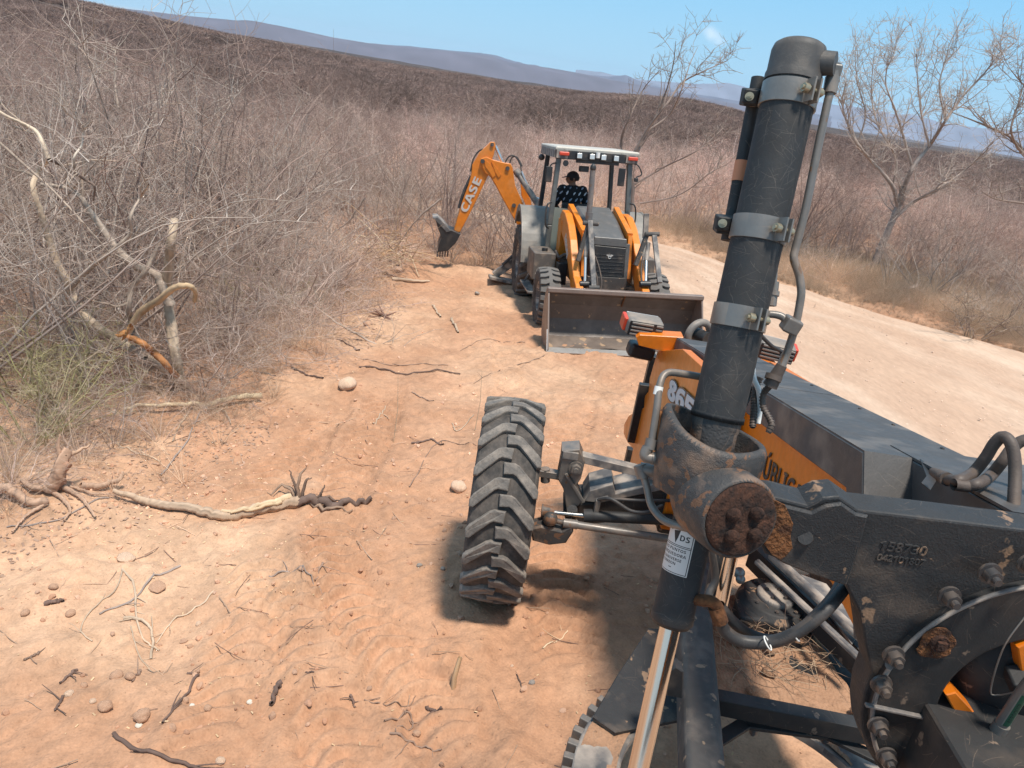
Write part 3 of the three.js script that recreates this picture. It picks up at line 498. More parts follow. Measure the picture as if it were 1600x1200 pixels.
// ---- single trees, limbs followed on the photograph in the plane where each tree stands
function treeFrom(name, label, limbs, o = {}) { // limbs: [{pts:[Vector3], r0, r1}]
  const { seed = 1, tone = [0.24, 0.175, 0.14], tone2 = [0.33, 0.255, 0.21], n1 = 9, n2 = 6, n3 = 4, l1 = 1.2, up = 0.06, trunkN = 1, group } = o; const rnd = mulberry(seed);
  const t = thing(name, label, 'tree', limbs[0].pts[0].clone(), group); const base = limbs[0].pts[0]; const bark = (c, k) => c.map(v => v * k);
  const fine = new Twigs(); const trunk = new Twigs();
  limbs.forEach((L, li) => {
    const c = new THREE.CatmullRomCurve3(L.pts); const N = Math.max(14, L.pts.length * 14), path = []; for (let k = 0; k <= N; k++) { const p = c.getPoint(k / N); path.push([p.x + (rnd() - 0.5) * L.r0 * 0.14, p.y + (rnd() - 0.5) * L.r0 * 0.14, p.z + (rnd() - 0.5) * L.r0 * 0.14]); }
    const W = li < trunkN ? trunk : new Twigs(); W.add(path, L.r0, L.r1, L.tone || bark(tone, 0.8 + rnd() * 0.4), 12);
    if (li >= trunkN) { const m = shadow(new THREE.Mesh(W.build(), twigMat)); m.name = 'limb'; t.add(m); }
    if (L.bare) return; const len = c.getLength();
    for (let k = 0; k < n1 * len * 0.55; k++) {
      const q = 0.22 + 0.78 * rnd(), j = Math.min(N - 1, Math.floor(q * N)), d = [path[j + 1][0] - path[j][0], path[j + 1][1] - path[j][1], path[j + 1][2] - path[j][2]]; const dl = Math.hypot(...d); const dir = d.map(v => v / dl + (rnd() - 0.5) * 1.7); dir[1] += 0.35; const ll = Math.hypot(...dir);
      const rr = lerp(L.r0, L.r1, q); const b1 = walk(path[j], dir.map(v => v / ll), l1 * (0.5 + rnd() * 0.8), 7, 0.62, up, rnd); fine.add(b1, Math.min(rr * 0.6, 0.016), 0.0045, bark(tone, 0.85 + rnd() * 0.4), 5);
      for (let m = 0; m < n2; m++) { const jj = 1 + Math.floor(rnd() * 6), a = rnd() * 6.28, e = rnd() * 1.7 - 0.4; const b2 = walk(b1[jj], [Math.cos(a) * Math.cos(e), Math.sin(e), Math.sin(a) * Math.cos(e)], l1 * (0.25 + rnd() * 0.45), 5, 0.8, up, rnd); const c2 = bark(tone2, 0.75 + rnd() * 0.5); fine.add(b2, 0.006, 0.003, c2, 3);
        for (let f = 0; f < n3; f++) { const j3 = 1 + Math.floor(rnd() * 4), a3 = rnd() * 6.28, e3 = rnd() * 1.8 - 0.5; fine.add(walk(b2[j3], [Math.cos(a3) * Math.cos(e3), Math.sin(e3), Math.sin(a3) * Math.cos(e3)], l1 * (0.1 + rnd() * 0.2), 3, 0.8, up, rnd), 0.0036, 0.002, c2, 3); } }
    }
  });
  const tm = shadow(new THREE.Mesh(trunk.build(), twigMat)); tm.name = 'trunk'; t.add(tm); if (fine.p.length) { const fm = shadow(new THREE.Mesh(fine.build(), twigMat)); fm.name = 'crown'; fm.userData.kind = 'stuff'; t.add(fm); }
  settle(t); return t;
}
const zs = (z, list, wob = 0.5) => list.map(([a, b], i) => { const p = PZ(a, b, z + Math.sin(i * 2.1 + a) * wob * Math.min(1, i / 2)); return p; });
{ const z = -20.6; const b = PZ(1372, 388, z); b.y = soilY(b.x, b.z) - 0.05;
  treeFrom('bare_tree', 'large bare tree with two spreading limbs on the far verge of the road', [
    { pts: [b, ...zs(z, [[1392, 350], [1404, 322], [1410, 300]], 0)], r0: 0.10, r1: 0.065 },
    { pts: zs(z, [[1404, 325], [1394, 290], [1362, 252], [1340, 225], [1326, 198], [1316, 160], [1322, 130]]), r0: 0.055, r1: 0.012 },
    { pts: zs(z, [[1408, 305], [1426, 262], [1452, 228], [1478, 188], [1505, 150], [1540, 112], [1566, 76]]), r0: 0.06, r1: 0.01 },
    { pts: zs(z, [[1400, 338], [1424, 318], [1462, 296], [1505, 268], [1545, 232]]), r0: 0.05, r1: 0.012 },
    { pts: zs(z, [[1425, 262], [1412, 215], [1398, 170], [1384, 130], [1388, 96]]), r0: 0.035, r1: 0.009 },
    { pts: zs(z, [[1394, 292], [1400, 250], [1372, 195], [1362, 150], [1364, 100]]), r0: 0.03, r1: 0.008 },
    { pts: zs(z, [[1452, 228], [1440, 180], [1434, 130], [1432, 84]]), r0: 0.028, r1: 0.008 },
    { pts: zs(z, [[1478, 188], [1468, 140], [1476, 100], [1500, 74]]), r0: 0.024, r1: 0.007 },
    { pts: zs(z, [[1340, 225], [1352, 180], [1340, 130], [1336, 96]]), r0: 0.022, r1: 0.007 }], { seed: 11, n1: 9, n2: 6, n3: 4, l1: 1.0, tone: [0.40, 0.31, 0.26], tone2: [0.52, 0.42, 0.355] });
}
{ const z = -18.4; const b = PZ(1000, 320, z); b.y = soilY(b.x, b.z) - 0.05;
  treeFrom('bare_tree', 'leaning bare tree rising behind the backhoe cab roof', [
    { pts: [b, ...zs(z, [[988, 290], [984, 262], [998, 232]], 0)], r0: 0.06, r1: 0.04 },
    { pts: zs(z, [[990, 240], [1010, 205], [1040, 165], [1068, 128], [1098, 112], [1136, 95]]), r0: 0.035, r1: 0.006 },
    { pts: zs(z, [[998, 232], [1020, 190], [1038, 150], [1052, 100], [1056, 64]]), r0: 0.03, r1: 0.005 },
    { pts: zs(z, [[984, 262], [970, 225], [985, 180], [1005, 140], [1030, 110]]), r0: 0.03, r1: 0.006 },
    { pts: zs(z, [[1010, 205], [1045, 180], [1065, 140], [1078, 100], [1090, 74]]), r0: 0.022, r1: 0.005 },
    { pts: zs(z, [[988, 290], [1040, 260], [1090, 235], [1130, 200]]), r0: 0.025, r1: 0.006 },
    { pts: zs(z, [[1000, 318], [1060, 305], [1110, 270], [1135, 250]]), r0: 0.02, r1: 0.006 }], { seed: 12, n1: 5, n2: 4, n3: 3, l1: 0.8, tone: [0.30, 0.225, 0.185] });
}
{ const z = -17.5; const b = PZ(1668, 470, z); b.y = soilY(b.x, b.z) - 0.05;
  treeFrom('bare_tree', 'bare tree reaching long low branches in from beside the far verge', [
    { pts: [b, ...zs(z, [[1660, 400], [1652, 330], [1640, 280]], 0)], r0: 0.09, r1: 0.05 },
    { pts: zs(z, [[1650, 300], [1612, 252], [1590, 225], [1560, 205], [1515, 186], [1488, 176]]), r0: 0.04, r1: 0.008 },
    { pts: zs(z, [[1640, 282], [1598, 240], [1580, 200], [1590, 165], [1600, 130]]), r0: 0.035, r1: 0.008 },
    { pts: zs(z, [[1652, 330], [1600, 318], [1560, 312], [1535, 300]]), r0: 0.03, r1: 0.008 },
    { pts: zs(z, [[1640, 280], [1630, 210], [1610, 150], [1580, 110]]), r0: 0.035, r1: 0.008 }], { seed: 13, n1: 6, n2: 5, n3: 3, l1: 0.9 });
}
{ const z = -15.4; const b = PZ(1548, 452, z); b.y = soilY(b.x, b.z) - 0.05; const gg = shrubGeo(77, { stems: 8, side: 10, fine: 6, h: 1.5, spread: 0.5, droop: 0.05, thick: 1.5, tones: [[0.30, 0.22, 0.17], [0.36, 0.27, 0.20], [0.22, 0.15, 0.12]] });
  const t = thing('vine_shrub', 'squat shrub of dark stems draped in dry vine on the grassy verge', 'shrub', V(0, 0, 0)); for (const k of ['stems', 'twigs']) { const m = shadow(new THREE.Mesh(gg[k], twigMat)); m.name = k; t.add(m); } settle(t); t.position.copy(b); }
// ---- the battered pale tree at the edge of the cut, limbs followed one by one
{
  const root = PG(285, 600); const z0 = root.z; const Z = (l, dz) => l.map(([a, b], i) => PZ(a, b, z0 + dz + 0.12 * Math.sin(i * 1.7 + a * 0.1)));
  root.y = soilY(root.x, root.z) - 0.05;
  treeFrom('battered_tree', 'pale battered tree with snapped trunk and crooked limbs at the thicket edge', [
    { pts: [root, ...Z([[274, 560], [268, 514], [262, 463], [264, 410], [268, 372], [272, 344]], 0)], r0: 0.062, r1: 0.045, tone: [0.46, 0.35, 0.25], bare: true },
    { pts: Z([[266, 478], [256, 452], [244, 429], [224, 421], [201, 407], [181, 387], [167, 367], [142, 333], [125, 307], [108, 296], [65, 288]], -0.1), r0: 0.055, r1: 0.02, tone: [0.42, 0.33, 0.26] },
    { pts: Z([[300, 612], [256, 576], [192, 536], [140, 500], [113, 459], [104, 438], [88, 407], [74, 367], [64, 333], [52, 293], [61, 268], [75, 247]], 0.15), r0: 0.048, r1: 0.026, tone: [0.55, 0.42, 0.30] },
    { pts: Z([[75, 247], [66, 222], [59, 208], [45, 198], [8, 180], [-40, 150]], 0.15), r0: 0.026, r1: 0.01, tone: [0.55, 0.43, 0.32] },
    { pts: Z([[75, 248], [98, 258], [119, 271], [135, 282], [147, 290], [146, 313]], 0.1), r0: 0.022, r1: 0.008, tone: [0.2, 0.14, 0.11] },
    { pts: Z([[252, 375], [238, 404], [227, 424], [207, 452], [201, 480], [210, 517], [226, 560]], 0.25), r0: 0.022, r1: 0.034, tone: [0.36, 0.28, 0.22] },
    { pts: Z([[110, 449], [142, 418], [181, 387], [204, 364], [204, 339], [218, 310], [232, 288]], 0.3), r0: 0.026, r1: 0.01, tone: [0.42, 0.33, 0.26] },
    { pts: Z([[119, 271], [116, 246], [128, 226], [131, 205], [142, 190]], 0.05), r0: 0.014, r1: 0.005, tone: [0.5, 0.42, 0.34] },
    { pts: Z([[-20, 205], [30, 250], [85, 300], [140, 360], [175, 400]], 0.6), r0: 0.012, r1: 0.009, tone: [0.36, 0.28, 0.22] }], { seed: 21, n1: 2.2, n2: 3, n3: 2, l1: 0.5, tone: [0.34, 0.26, 0.2], tone2: [0.42, 0.33, 0.27] });
  // the snapped limb hanging in front of it
  const s = thing('snapped_limb', 'pale snapped limb with orange torn wood hanging in front of the battered tree', 'branch', PG(262, 600)); const A = new Twigs(), B = new Twigs();
  const path = (l, dz) => { const c = new THREE.CatmullRomCurve3(Z(l, dz)); const o = []; for (let k = 0; k <= 44; k++) { const p = c.getPoint(k / 44); o.push([p.x + 0.012 * (vnoise(k * 0.7, 1, 5) - 0.5), p.y + 0.012 * (vnoise(k * 0.7, 7, 5) - 0.5), p.z]); } return o; };
  A.add(path([[305, 470], [303, 452], [294, 447], [276, 448], [248, 468], [216, 492], [197, 522]], 0.45), 0.022, 0.042, [0.50, 0.35, 0.21], 9);
  B.add(path([[186, 520], [204, 528], [224, 538], [240, 550], [256, 566], [276, 588]], 0.4), 0.03, 0.036, [0.46, 0.20, 0.075], 7);
  B.add(path([[196, 518], [188, 524], [180, 523]], 0.44), 0.03, 0.006, [0.52, 0.24, 0.09], 5); B.add(path([[206, 508], [196, 524], [190, 532]], 0.46), 0.026, 0.004, [0.5, 0.25, 0.1], 5);
  const a = shadow(new THREE.Mesh(A.build(), twigMat)); a.name = 'limb'; s.add(a); const b = shadow(new THREE.Mesh(B.build(), twigMat)); b.name = 'torn_wood'; s.add(b); settle(s);
}
// ---- long thin branches leaning out of the thicket
const LEAN = [[[230, 385], [150, 330], [60, 255], [-20, 190]], [[385, 420], [310, 360], [200, 290], [130, 235], [20, 165]], [[372, 545], [352, 480], [345, 400], [330, 330], [322, 270]], [[185, 170], [180, 130], [181, 95], [178, 72]], [[595, 405], [520, 428], [445, 440], [380, 448]], [[570, 310], [545, 345], [505, 372], [455, 398]], [[690, 310], [650, 345], [610, 395], [560, 425]], [[640, 560], [590, 540], [520, 500], [480, 470]]];
LEAN.forEach((l, i) => { const T = new Twigs(); const g0 = PG(...(i === 3 ? [200, 430] : l[0])); const zz = i === 3 ? -11 : Math.max(-15, g0.z - (i < 2 ? 2.5 : 0.3)); const c = new THREE.CatmullRomCurve3(l.map(([a, b], k) => PZ(a, b, zz - k * 0.12))); const rnd = mulberry(300 + i); const o = []; for (let k = 0; k <= 22; k++) { const p = c.getPoint(k / 22); o.push([p.x + (rnd() - 0.5) * 0.02, p.y + (rnd() - 0.5) * 0.02, p.z]); }
  T.add(o, 0.022, 0.007, [0.40, 0.31, 0.25], 6); for (let k = 0; k < 16; k++) { const j = 3 + Math.floor(rnd() * 19), a = rnd() * 6.28; T.add(walk(o[j], [Math.cos(a), 0.5, Math.sin(a)], 0.3 + rnd() * 0.6, 6, 0.7, 0.03, rnd), 0.006, 0.002, [0.4, 0.32, 0.26], 3); }
  const m = shadow(new THREE.Mesh(T.build(), twigMat)); m.name = numbered('leaning_branch'); scene.add(m); tag(m, 'long thin pale branch slanting through the thicket', 'branch', 'long branches in the thicket'); });
// ---- olive tinged shrubs on the left
[[45, 690], [95, 650], [20, 620], [420, 400]].forEach(([a, b], i) => { const p = PG(a, i === 3 ? 560 : b); if (i === 3) { p.x -= 0.8; p.z -= 1.5; } const gg = shrubGeo(130 + i, { stems: 20, side: 8, fine: 3, h: 1.0, spread: 1.0, thick: 0.8, tones: [[0.33, 0.28, 0.14], [0.38, 0.32, 0.19], [0.42, 0.33, 0.23], [0.3, 0.27, 0.12]] }); const t = thing('olive_shrub', 'low olive green tinged shrub at the foot of the thicket', 'shrub', V(0, 0, 0), 'olive tinged shrubs'); for (const k of ['stems', 'twigs']) { const m = shadow(new THREE.Mesh(gg[k], twigMat)); m.name = k; t.add(m); } settle(t); t.position.set(p.x, soilY(p.x, p.z), p.z); });
// ---- dry grass on the verges
{
  const tuft = (seed, n, h, tones) => { const T = new Twigs(), r = mulberry(seed); for (let k = 0; k < n; k++) { const a = r() * 6.28, tl = 0.15 + r() * 0.9, c = tones[Math.floor(r() * tones.length)], q = 0.8 + r() * 0.4; T.add(walk([Math.cos(a) * 0.06 * r(), -0.02, Math.sin(a) * 0.06 * r()], [Math.cos(a) * Math.sin(tl), Math.cos(tl), Math.sin(a) * Math.sin(tl)], h * (0.5 + r() * 0.8), 4, 0.35, -0.09, r), 0.0026, 0.0009, c.map(v => v * q), 3); } return T.build(); };
  const straw = [[0.62, 0.475, 0.33], [0.55, 0.42, 0.29], [0.47, 0.36, 0.25], [0.69, 0.55, 0.39]]; const A = [], B = []; const rnd = mulberry(808);
  for (let k = 0; k < 60000; k++) { const z = -34 + rnd() * 30, right = rnd() < 0.75; let x; const r = pl(ROAD_R, z), l = pl(ROAD_L, z);
    if (right) { x = r + 0.05 + 9 * Math.pow(rnd(), 1.5); const dd = x - r; if (rnd() > 0.75 * sstep(0.25, 0.75, fbm(x * 0.8, z * 0.8, 2, 811)) + 0.1) continue; if (!inView(x, ground(x, z), z, 40)) continue; const s = 0.16 + 0.34 * sstep(0.1, 2.5, dd) * (0.3 + rnd()); (k % 2 ? A : B).push([x, soilY(x, z), z, rnd() * 6.28, s * 1.1]); }
    else { if (z < -24 || z > -9) continue; x = l + 0.25 - 1.5 * rnd() * sstep(-8.5, -12, z) - 0.1; if (z < -15.5) x = l - rnd() * 1.5; if (fbm(x * 1.3, z * 1.3, 2, 812) < 0.4) continue; if (rnd() > 0.6) continue; (k % 2 ? A : B).push([x, soilY(x, z), z, rnd() * 6.28, 0.07 + 0.12 * rnd()]); } }
  // thin straw in the brush edge as well
  for (let k = 0; k < 7000; k++) { const z = -17 + rnd() * 14, x = -9 + rnd() * 9, e = brushEdge(x, z); if (e < -0.3 || e > 4 || !inView(x, 0, z, 30)) continue; if (rnd() < 0.8) continue; (k % 2 ? A : B).push([x, soilY(x, z), z, rnd() * 6.28, 0.25 + 0.35 * rnd()]); }
  scatter('dry_grass', 'dry straw coloured grass along the road verges', tuft(1, 34, 1.0, straw), A, twigMat, tintF); scatter('dry_grass', 'dry brownish grass along the road verges', tuft(2, 30, 1.15, straw.map(c => c.map(v => v * 0.93))), B, twigMat, tintF); console.log('grass', A.length + B.length);
}

// ---------------------------------------------------------------- motor grader (seen from beside its cab)
const bold = await new FontLoader().loadAsync('fonts/droid/droid_sans_bold.typeface.json');
const sansR = await new FontLoader().loadAsync('fonts/droid/droid_sans_regular.typeface.json');
function letters(str, font, size, depth, origin, ux, uy, bev = 0, width = 0) { // flat lettering: x along ux, up along uy
  const g = new TextGeometry(str, { font, size, depth, curveSegments: 5, bevelEnabled: bev > 0, bevelSize: bev, bevelThickness: 0.0006, bevelSegments: 1 });
  g.computeBoundingBox(); if (width) { const w = g.boundingBox.max.x - g.boundingBox.min.x; g.scale(width / w, 1, 1); }
  const n = ux.clone().cross(uy).normalize(); const m = new THREE.Matrix4().makeBasis(ux.clone().normalize(), uy.clone().normalize(), n); m.setPosition(origin); return g.applyMatrix4(m);
}
// ---- tyre with staggered chevron lugs; axle along x
function lugGeo(poly, radiusAt, h, R0 = 0.68) { // poly [x, s] on the unrolled tread, mapped round the tyre
  const sh = new THREE.Shape(poly.map(p => new THREE.Vector2(p[0], p[1]))); const g = new THREE.ExtrudeGeometry(sh, { depth: h - 0.010, bevelEnabled: true, bevelSize: 0.009, bevelThickness: 0.010, bevelSegments: 2, bevelOffset: -0.009, steps: 1 });
  const p = g.attributes.position; for (let i = 0; i < p.count; i++) { const x = p.getX(i), s = p.getY(i), d = p.getZ(i); const r = radiusAt(x) + d, f = s / R0; p.setXYZ(i, x, r * Math.sin(f), r * Math.cos(f)); } g.computeVertexNormals(); return boxUV(g, 3);
}
function tyreProfile(R, w, rim) { const h = w / 2; return [[rim, -h * 0.72], [rim + 0.015, -h * 0.86], [lerp(rim, R, 0.35), -h * 0.99], [lerp(rim, R, 0.65), -h], [lerp(rim, R, 0.86), -h * 0.97], [R - 0.022, -h * 0.87], [R - 0.007, -h * 0.6], [R, 0], [R - 0.007, h * 0.6], [R - 0.022, h * 0.87], [lerp(rim, R, 0.86), h * 0.97], [lerp(rim, R, 0.65), h], [lerp(rim, R, 0.35), h * 0.99], [rim + 0.015, h * 0.86], [rim, h * 0.72]]; }
function graderWheel() {
  const R = 0.655, w = 0.40; const t = mesh('front_wheel', lathe(tyreProfile(R, w, 0.335), V(0, 0, 0), V(1, 0, 0), 72), M.rubber, new THREE.Group(), 2.5); t.removeFromParent();
  const rad = x => R - 0.012 - 0.02 * Math.pow(Math.abs(x) / 0.2, 2.5); const A = [[-0.030, 0.046], [0.05, 0.048], [0.082, 0.034], [0.205, -0.070], [0.226, -0.104], [0.224, -0.150], [0.196, -0.152], [0.066, -0.034], [0.045, -0.024], [-0.022, -0.030]];
  A.forEach(p => { p[0] *= 0.885; }); const gR = lugGeo(A, rad, 0.042), gL = lugGeo(A.map(([x, s]) => [-x, s]).reverse(), rad, 0.042); const n = 22;
  for (let k = 0; k < n; k++) for (const s of [0, 1]) { const m = shadow(new THREE.Mesh(s ? gL : gR, M.lug)); m.name = 'tread_lug'; m.rotation.x = (k + s * 0.5) / n * Math.PI * 2 + 0.07; t.add(m); }
  const rim = mesh('rim', [lathe([[0.34, -0.17], [0.345, -0.2], [0.33, -0.205], [0.31, -0.16], [0.30, -0.05], [0.12, -0.03], [0.11, 0.06], [0.30, 0.02], [0.31, 0.16], [0.33, 0.205], [0.345, 0.2], [0.34, 0.17]], V(0, 0, 0), V(1, 0, 0), 48), lathe([[0.001, -0.17], [0.10, -0.165], [0.12, -0.14], [0.12, -0.02]], V(0, 0, 0), V(1, 0, 0), 32)], M.zinc, t);
  return t;
}
const grader = thing('motor_grader', 'orange and charcoal motor grader front end with leaning treaded wheel and tall lift cylinder', 'grader', V(1.3, ground(1.3, -4.4), -4.4));
{
  const G = grader; const zA = -4.3; const Z = (a, b, z = zA) => PZ(a, b, z);
  const gy = soilY(0.055, -4.41);
  const wl = graderWheel(); void gy; wl.position.set(0.055, 0.672, -4.5); wl.rotation.set(0, 0, 0.8 * Math.PI / 180); G.add(wl);
  const wr = wl.clone(); wr.position.set(2.52, soilY(2.52, -4.41) + 0.67, -4.41); G.add(wr);
  // ---- front axle, steering
  mesh('lean_bar', [bar(Z(905, 713), Z(1048, 747), 0.075, 0.05), bar(Z(1048, 747), V(2.3, 1.2, zA), 0.075, 0.05)], M.greyDusty, G);
  const up = mesh('knuckle_bracket', slab([[878, 704], [906, 702], [914, 722], [908, 748], [900, 760], [910, 786], [886, 803], [880, 764], [871, 748], [876, 722]].map(p => Z(...p, zA + 0.05)), V(0, 0, -0.13), 0.006), M.steel, G);
  mesh('bracket_cap', box(Z(891, 706), 0.10, 0.055, 0.12), M.greyDusty, up); mesh('bracket_bolt', hexBolt(Z(900, 731, zA + 0.055), V(0, 0, 1), 0.034, 0.035, 0.3), M.steel, up); mesh('gusset', bar(Z(884, 740, zA + 0.062), Z(912, 785, zA + 0.062), 0.02, 0.02), M.steel, up);
  mesh('wheel_link', [bar(Z(838, 736), Z(884, 744), 0.06, 0.045), cyl(Z(852, 732, zA), Z(852, 752, zA), 0.03, 0.03, 14)], M.steel, G);
  const ax = mesh('axle_beam', slab([[880, 800], [900, 788], [935, 784], [1045, 762], [1120, 760], [1120, 860], [1000, 812], [905, 822], [884, 815]].map(p => Z(...p, zA + 0.03)), V(0, 0, -0.26), 0.01), M.black, G);
  mesh('axle_cap_plate', [slab([[912, 783], [922, 767], [958, 757], [962, 772], [1040, 752], [1045, 764], [938, 786]].map(p => Z(...p, zA + 0.045)), V(0, 0, -0.24), 0.004)], M.greyDusty, ax); mesh('axle_pin', cyl(Z(894, 797, zA + 0.03), Z(894, 797, zA + 0.075), 0.036, 0.034, 20), M.castRust, ax);
  mesh('right_axle_arm', bar(V(1.5, 0.95, -4.42), V(2.36, 0.78, -4.42), 0.2, 0.2), M.black, G);
  mesh('axle_pivot', box(V(1.3, 0.95, -4.5), 0.5, 0.42, 0.55, 0.03), M.black, G);
  const sc = mesh('steering_cylinder', [cyl(Z(918, 806, zA + 0.13), Z(1050, 812, zA + 0.13), 0.036), cyl(Z(912, 806, zA + 0.13), Z(926, 806, zA + 0.13), 0.043)], M.black, G); mesh('steering_rod', cyl(Z(866, 801, zA + 0.13), Z(918, 806, zA + 0.13), 0.014), M.chrome, sc); mesh('rod_end', [cyl(Z(846, 798, zA + 0.13), Z(864, 800, zA + 0.13), 0.045, 0.035, 18)], M.castRust, sc);
  mesh('hose_fitting', [box(Z(933, 790, zA + 0.12), 0.035, 0.09, 0.04), cyl(Z(933, 782, zA + 0.12), Z(950, 778, zA + 0.1), 0.016)], M.steel, sc);
  const tr = mesh('tie_rod', [cyl(Z(880, 817, zA + 0.2), Z(1140, 856, zA + 0.2), 0.024), cyl(Z(880, 817, zA + 0.2), Z(902, 820, zA + 0.2), 0.029)], M.steel, G); mesh('ball_joint', [new THREE.SphereGeometry(0.046, 18, 14).translate(...Z(860, 811, zA + 0.2).toArray()), cyl(Z(860, 820, zA + 0.2), Z(858, 832, zA + 0.2), 0.03, 0.026, 16), cyl(Z(864, 812, zA + 0.2), Z(882, 817, zA + 0.2), 0.017)], M.castRust, tr);
  mesh('steering_arm', slab([[828, 826], [845, 822], [878, 830], [893, 822], [896, 832], [884, 850], [858, 853], [832, 846]].map(p => Z(...p, zA + 0.23)), V(0, 0, -0.12), 0.012), M.castRust, G);
  mesh('axle_hose', [tube([Z(935, 780, zA + 0.13), Z(955, 780, zA + 0.17), Z(985, 798, zA + 0.2), Z(1012, 800, zA + 0.2), Z(1035, 790, zA + 0.15)], 0.012), tube([Z(960, 780, zA + 0.1), Z(1000, 782, zA + 0.12), Z(1050, 782, zA + 0.1)], 0.011)], M.hose, G);
  // ---- main frame: orange beam, charcoal cover
  const topY = z => 2.41 + 0.218 * (z + 2.17);
  const side = (x, list) => list.map(([z, y]) => V(x, y, z));
  const beam = mesh('frame_beam', slab(side(1.13, [[-5.24, topY(-5.24) - 0.1], [-2.3, topY(-2.3) - 0.1], [-2.0, 2.03], [-1.72, 2.03], [-1.72, 1.93], [-2.15, 1.94], [-2.6, 1.80], [-3.2, 1.50], [-3.9, 1.05], [-4.3, 0.78], [-5.24, 0.72]]), V(0.35, 0, 0), 0.006), M.orange, G);
  mesh('rear_frame', slab(side(1.15, [[-1.72, 2.02], [0.6, 2.05], [0.6, 1.6], [-1.0, 1.7], [-1.72, 1.8]]), V(0.31, 0, 0), 0.006), M.black, G);
  const cover = mesh('frame_cover', slab(side(1.10, [[-5.22, topY(-5.22)], [-2.17, topY(-2.17)], [-1.86, 2.02], [-1.86, 1.95], [-2.2, topY(-2.2) - 0.14], [-5.22, topY(-5.22) - 0.15]]), V(0.41, 0, 0), 0.005), M.cover, G);
  mesh('cover_top', slab(side(1.103, [[-5.215, topY(-5.215) + 0.004], [-2.17, topY(-2.17) + 0.004], [-1.87, 2.032], [-1.87, 2.026], [-2.17, topY(-2.17) - 0.002], [-5.215, topY(-5.215) - 0.002]]), V(0.404, 0, 0)), M.cover, cover);
  { const a = V(1.098, topY(-3.05) - 0.145, -3.05); const sl = V(0, 0.218, 1).normalize(), un = V(0, 1, -0.218).normalize(); void a;
    const o = PX(1190, 742, 1.127); mesh('painted_lettering', letters('ÚBLICA', sansR, 0.088, 0.002, o, sl, un, 0.0025, 0.46), M.blackPlastic, beam);
    const o2 = PX(1043, 619, 1.02); const wOut = PX(1103, 668, 1.02).distanceTo(o2); const dk = mesh('number_outline', letters('865B', bold, 0.118, 0.002, o2, sl, un, 0.013, wOut), M.blackPlastic, beam), lt = mesh('painted_number', letters('865B', bold, 0.118, 0.0045, o2.clone().add(V(-0.001, 0, 0)), sl, un, 0.0035, wOut * 0.985), std({ color: new THREE.Color(0.62, 0.57, 0.55), roughness: 0.7 }), beam); void dk; void lt; }
  const coverB = mesh('hose_cover', slab(side(1.25, [[-2.32, topY(-2.32) - 0.004], [-1.68, topY(-1.68) - 0.004], [-1.68, 1.95], [-2.32, 1.95]]), V(0.48, 0, 0), 0.003), M.cover, G);
  mesh('hose_cover_top', slab(side(1.252, [[-2.315, topY(-2.315) + 0.007], [-1.682, topY(-1.682) + 0.007], [-1.682, topY(-1.682) - 0.001], [-2.315, topY(-2.315) - 0.001]]), V(0.476, 0, 0)), M.cover, coverB);
  mesh('cable_slot', slab([[1437, 718], [1452, 724], [1468, 738], [1462, 745], [1446, 738], [1452, 733]].map(p => { const a = PX(p[0], p[1], 1.3), dir = a.clone().sub(EYE); const t = (2.41 + 0.218 * (EYE.z + 2.17) + 0.0085 - EYE.y) / (dir.y - 0.218 * dir.z); return EYE.clone().addScaledVector(dir, t); }), V(0, 0.003, 0)), M.blackPlastic, coverB);
  mesh('cover_seam', bar(V(1.10, topY(-3.35) + 0.004, -3.35), V(1.505, topY(-3.35) + 0.004, -3.35), 0.006, 0.004), M.blackPlastic, cover);
  const onTop = (px, py, up = 0.018) => { const dir = rayOf(px, py); const t = (2.41 + 0.218 * (EYE.z + 2.17) + 0.007 + up - EYE.y) / (dir.y - 0.218 * dir.z); return EYE.clone().addScaledVector(dir, t); };   // a point on the sloping cover
  for (const z of [-3.6, -3.05, -2.75, -2.4]) mesh('cover_screw', hexBolt(V(1.47, topY(z) + 0.003, z), V(0, 1, 0), 0.008, 0.006, 0.2), M.boltDark, cover);
  // nose plate with towing eye, guard and lamps
  { const x = 1.03; const pts = [[1028, 549], [1067, 546], [1100, 576], [1132, 640], [1118, 745], [983, 738], [986, 719], [990, 701], [981, 691], [975, 677], [976, 663], [983, 650], [1007, 637], [1008, 619], [1014, 612], [1016, 591]].map(p => PX(...p, x));
    const sh = new THREE.Shape(pts.map(p => new THREE.Vector2(p.z, p.y))); const hc = PX(991, 671, x), hp = new THREE.Path(); hp.absellipse(hc.z, hc.y, 0.045, 0.055, 0, Math.PI * 2); sh.holes.push(hp);
    const g = new THREE.ExtrudeGeometry(sh, { depth: 0.05, bevelEnabled: true, bevelSize: 0.003, bevelThickness: 0.003, bevelSegments: 1 }); g.applyMatrix4(new THREE.Matrix4().makeBasis(V(0, 0, 1), V(0, 1, 0), V(-1, 0, 0)).setPosition(x + 0.05, 0, 0)); mesh('nose_plate', g, M.orange, G);
    const g2 = g.clone().translate(0.56, 0, 0); mesh('nose_plate', g2, M.orange, G);
    mesh('nose_block', slab(side(1.06, [[-5.15, 1.62], [-4.2, 1.75], [-4.2, 0.8], [-5.15, 0.75]]), V(0.48, 0, 0), 0.01), M.orange, G);
    mesh('guard_bar', bar(PX(1021, 555, 1.09), PX(1003, 628, 1.09), 0.05, 0.07), M.blackPlastic, G); mesh('guard_bar', bar(PX(985, 700, 1.09), PX(976, 740, 1.09), 0.05, 0.07), M.blackPlastic, G); mesh('front_guard', box(V(1.3, 1.0, -5.52), 0.66, 0.5, 0.06), M.blackPlastic, G); }
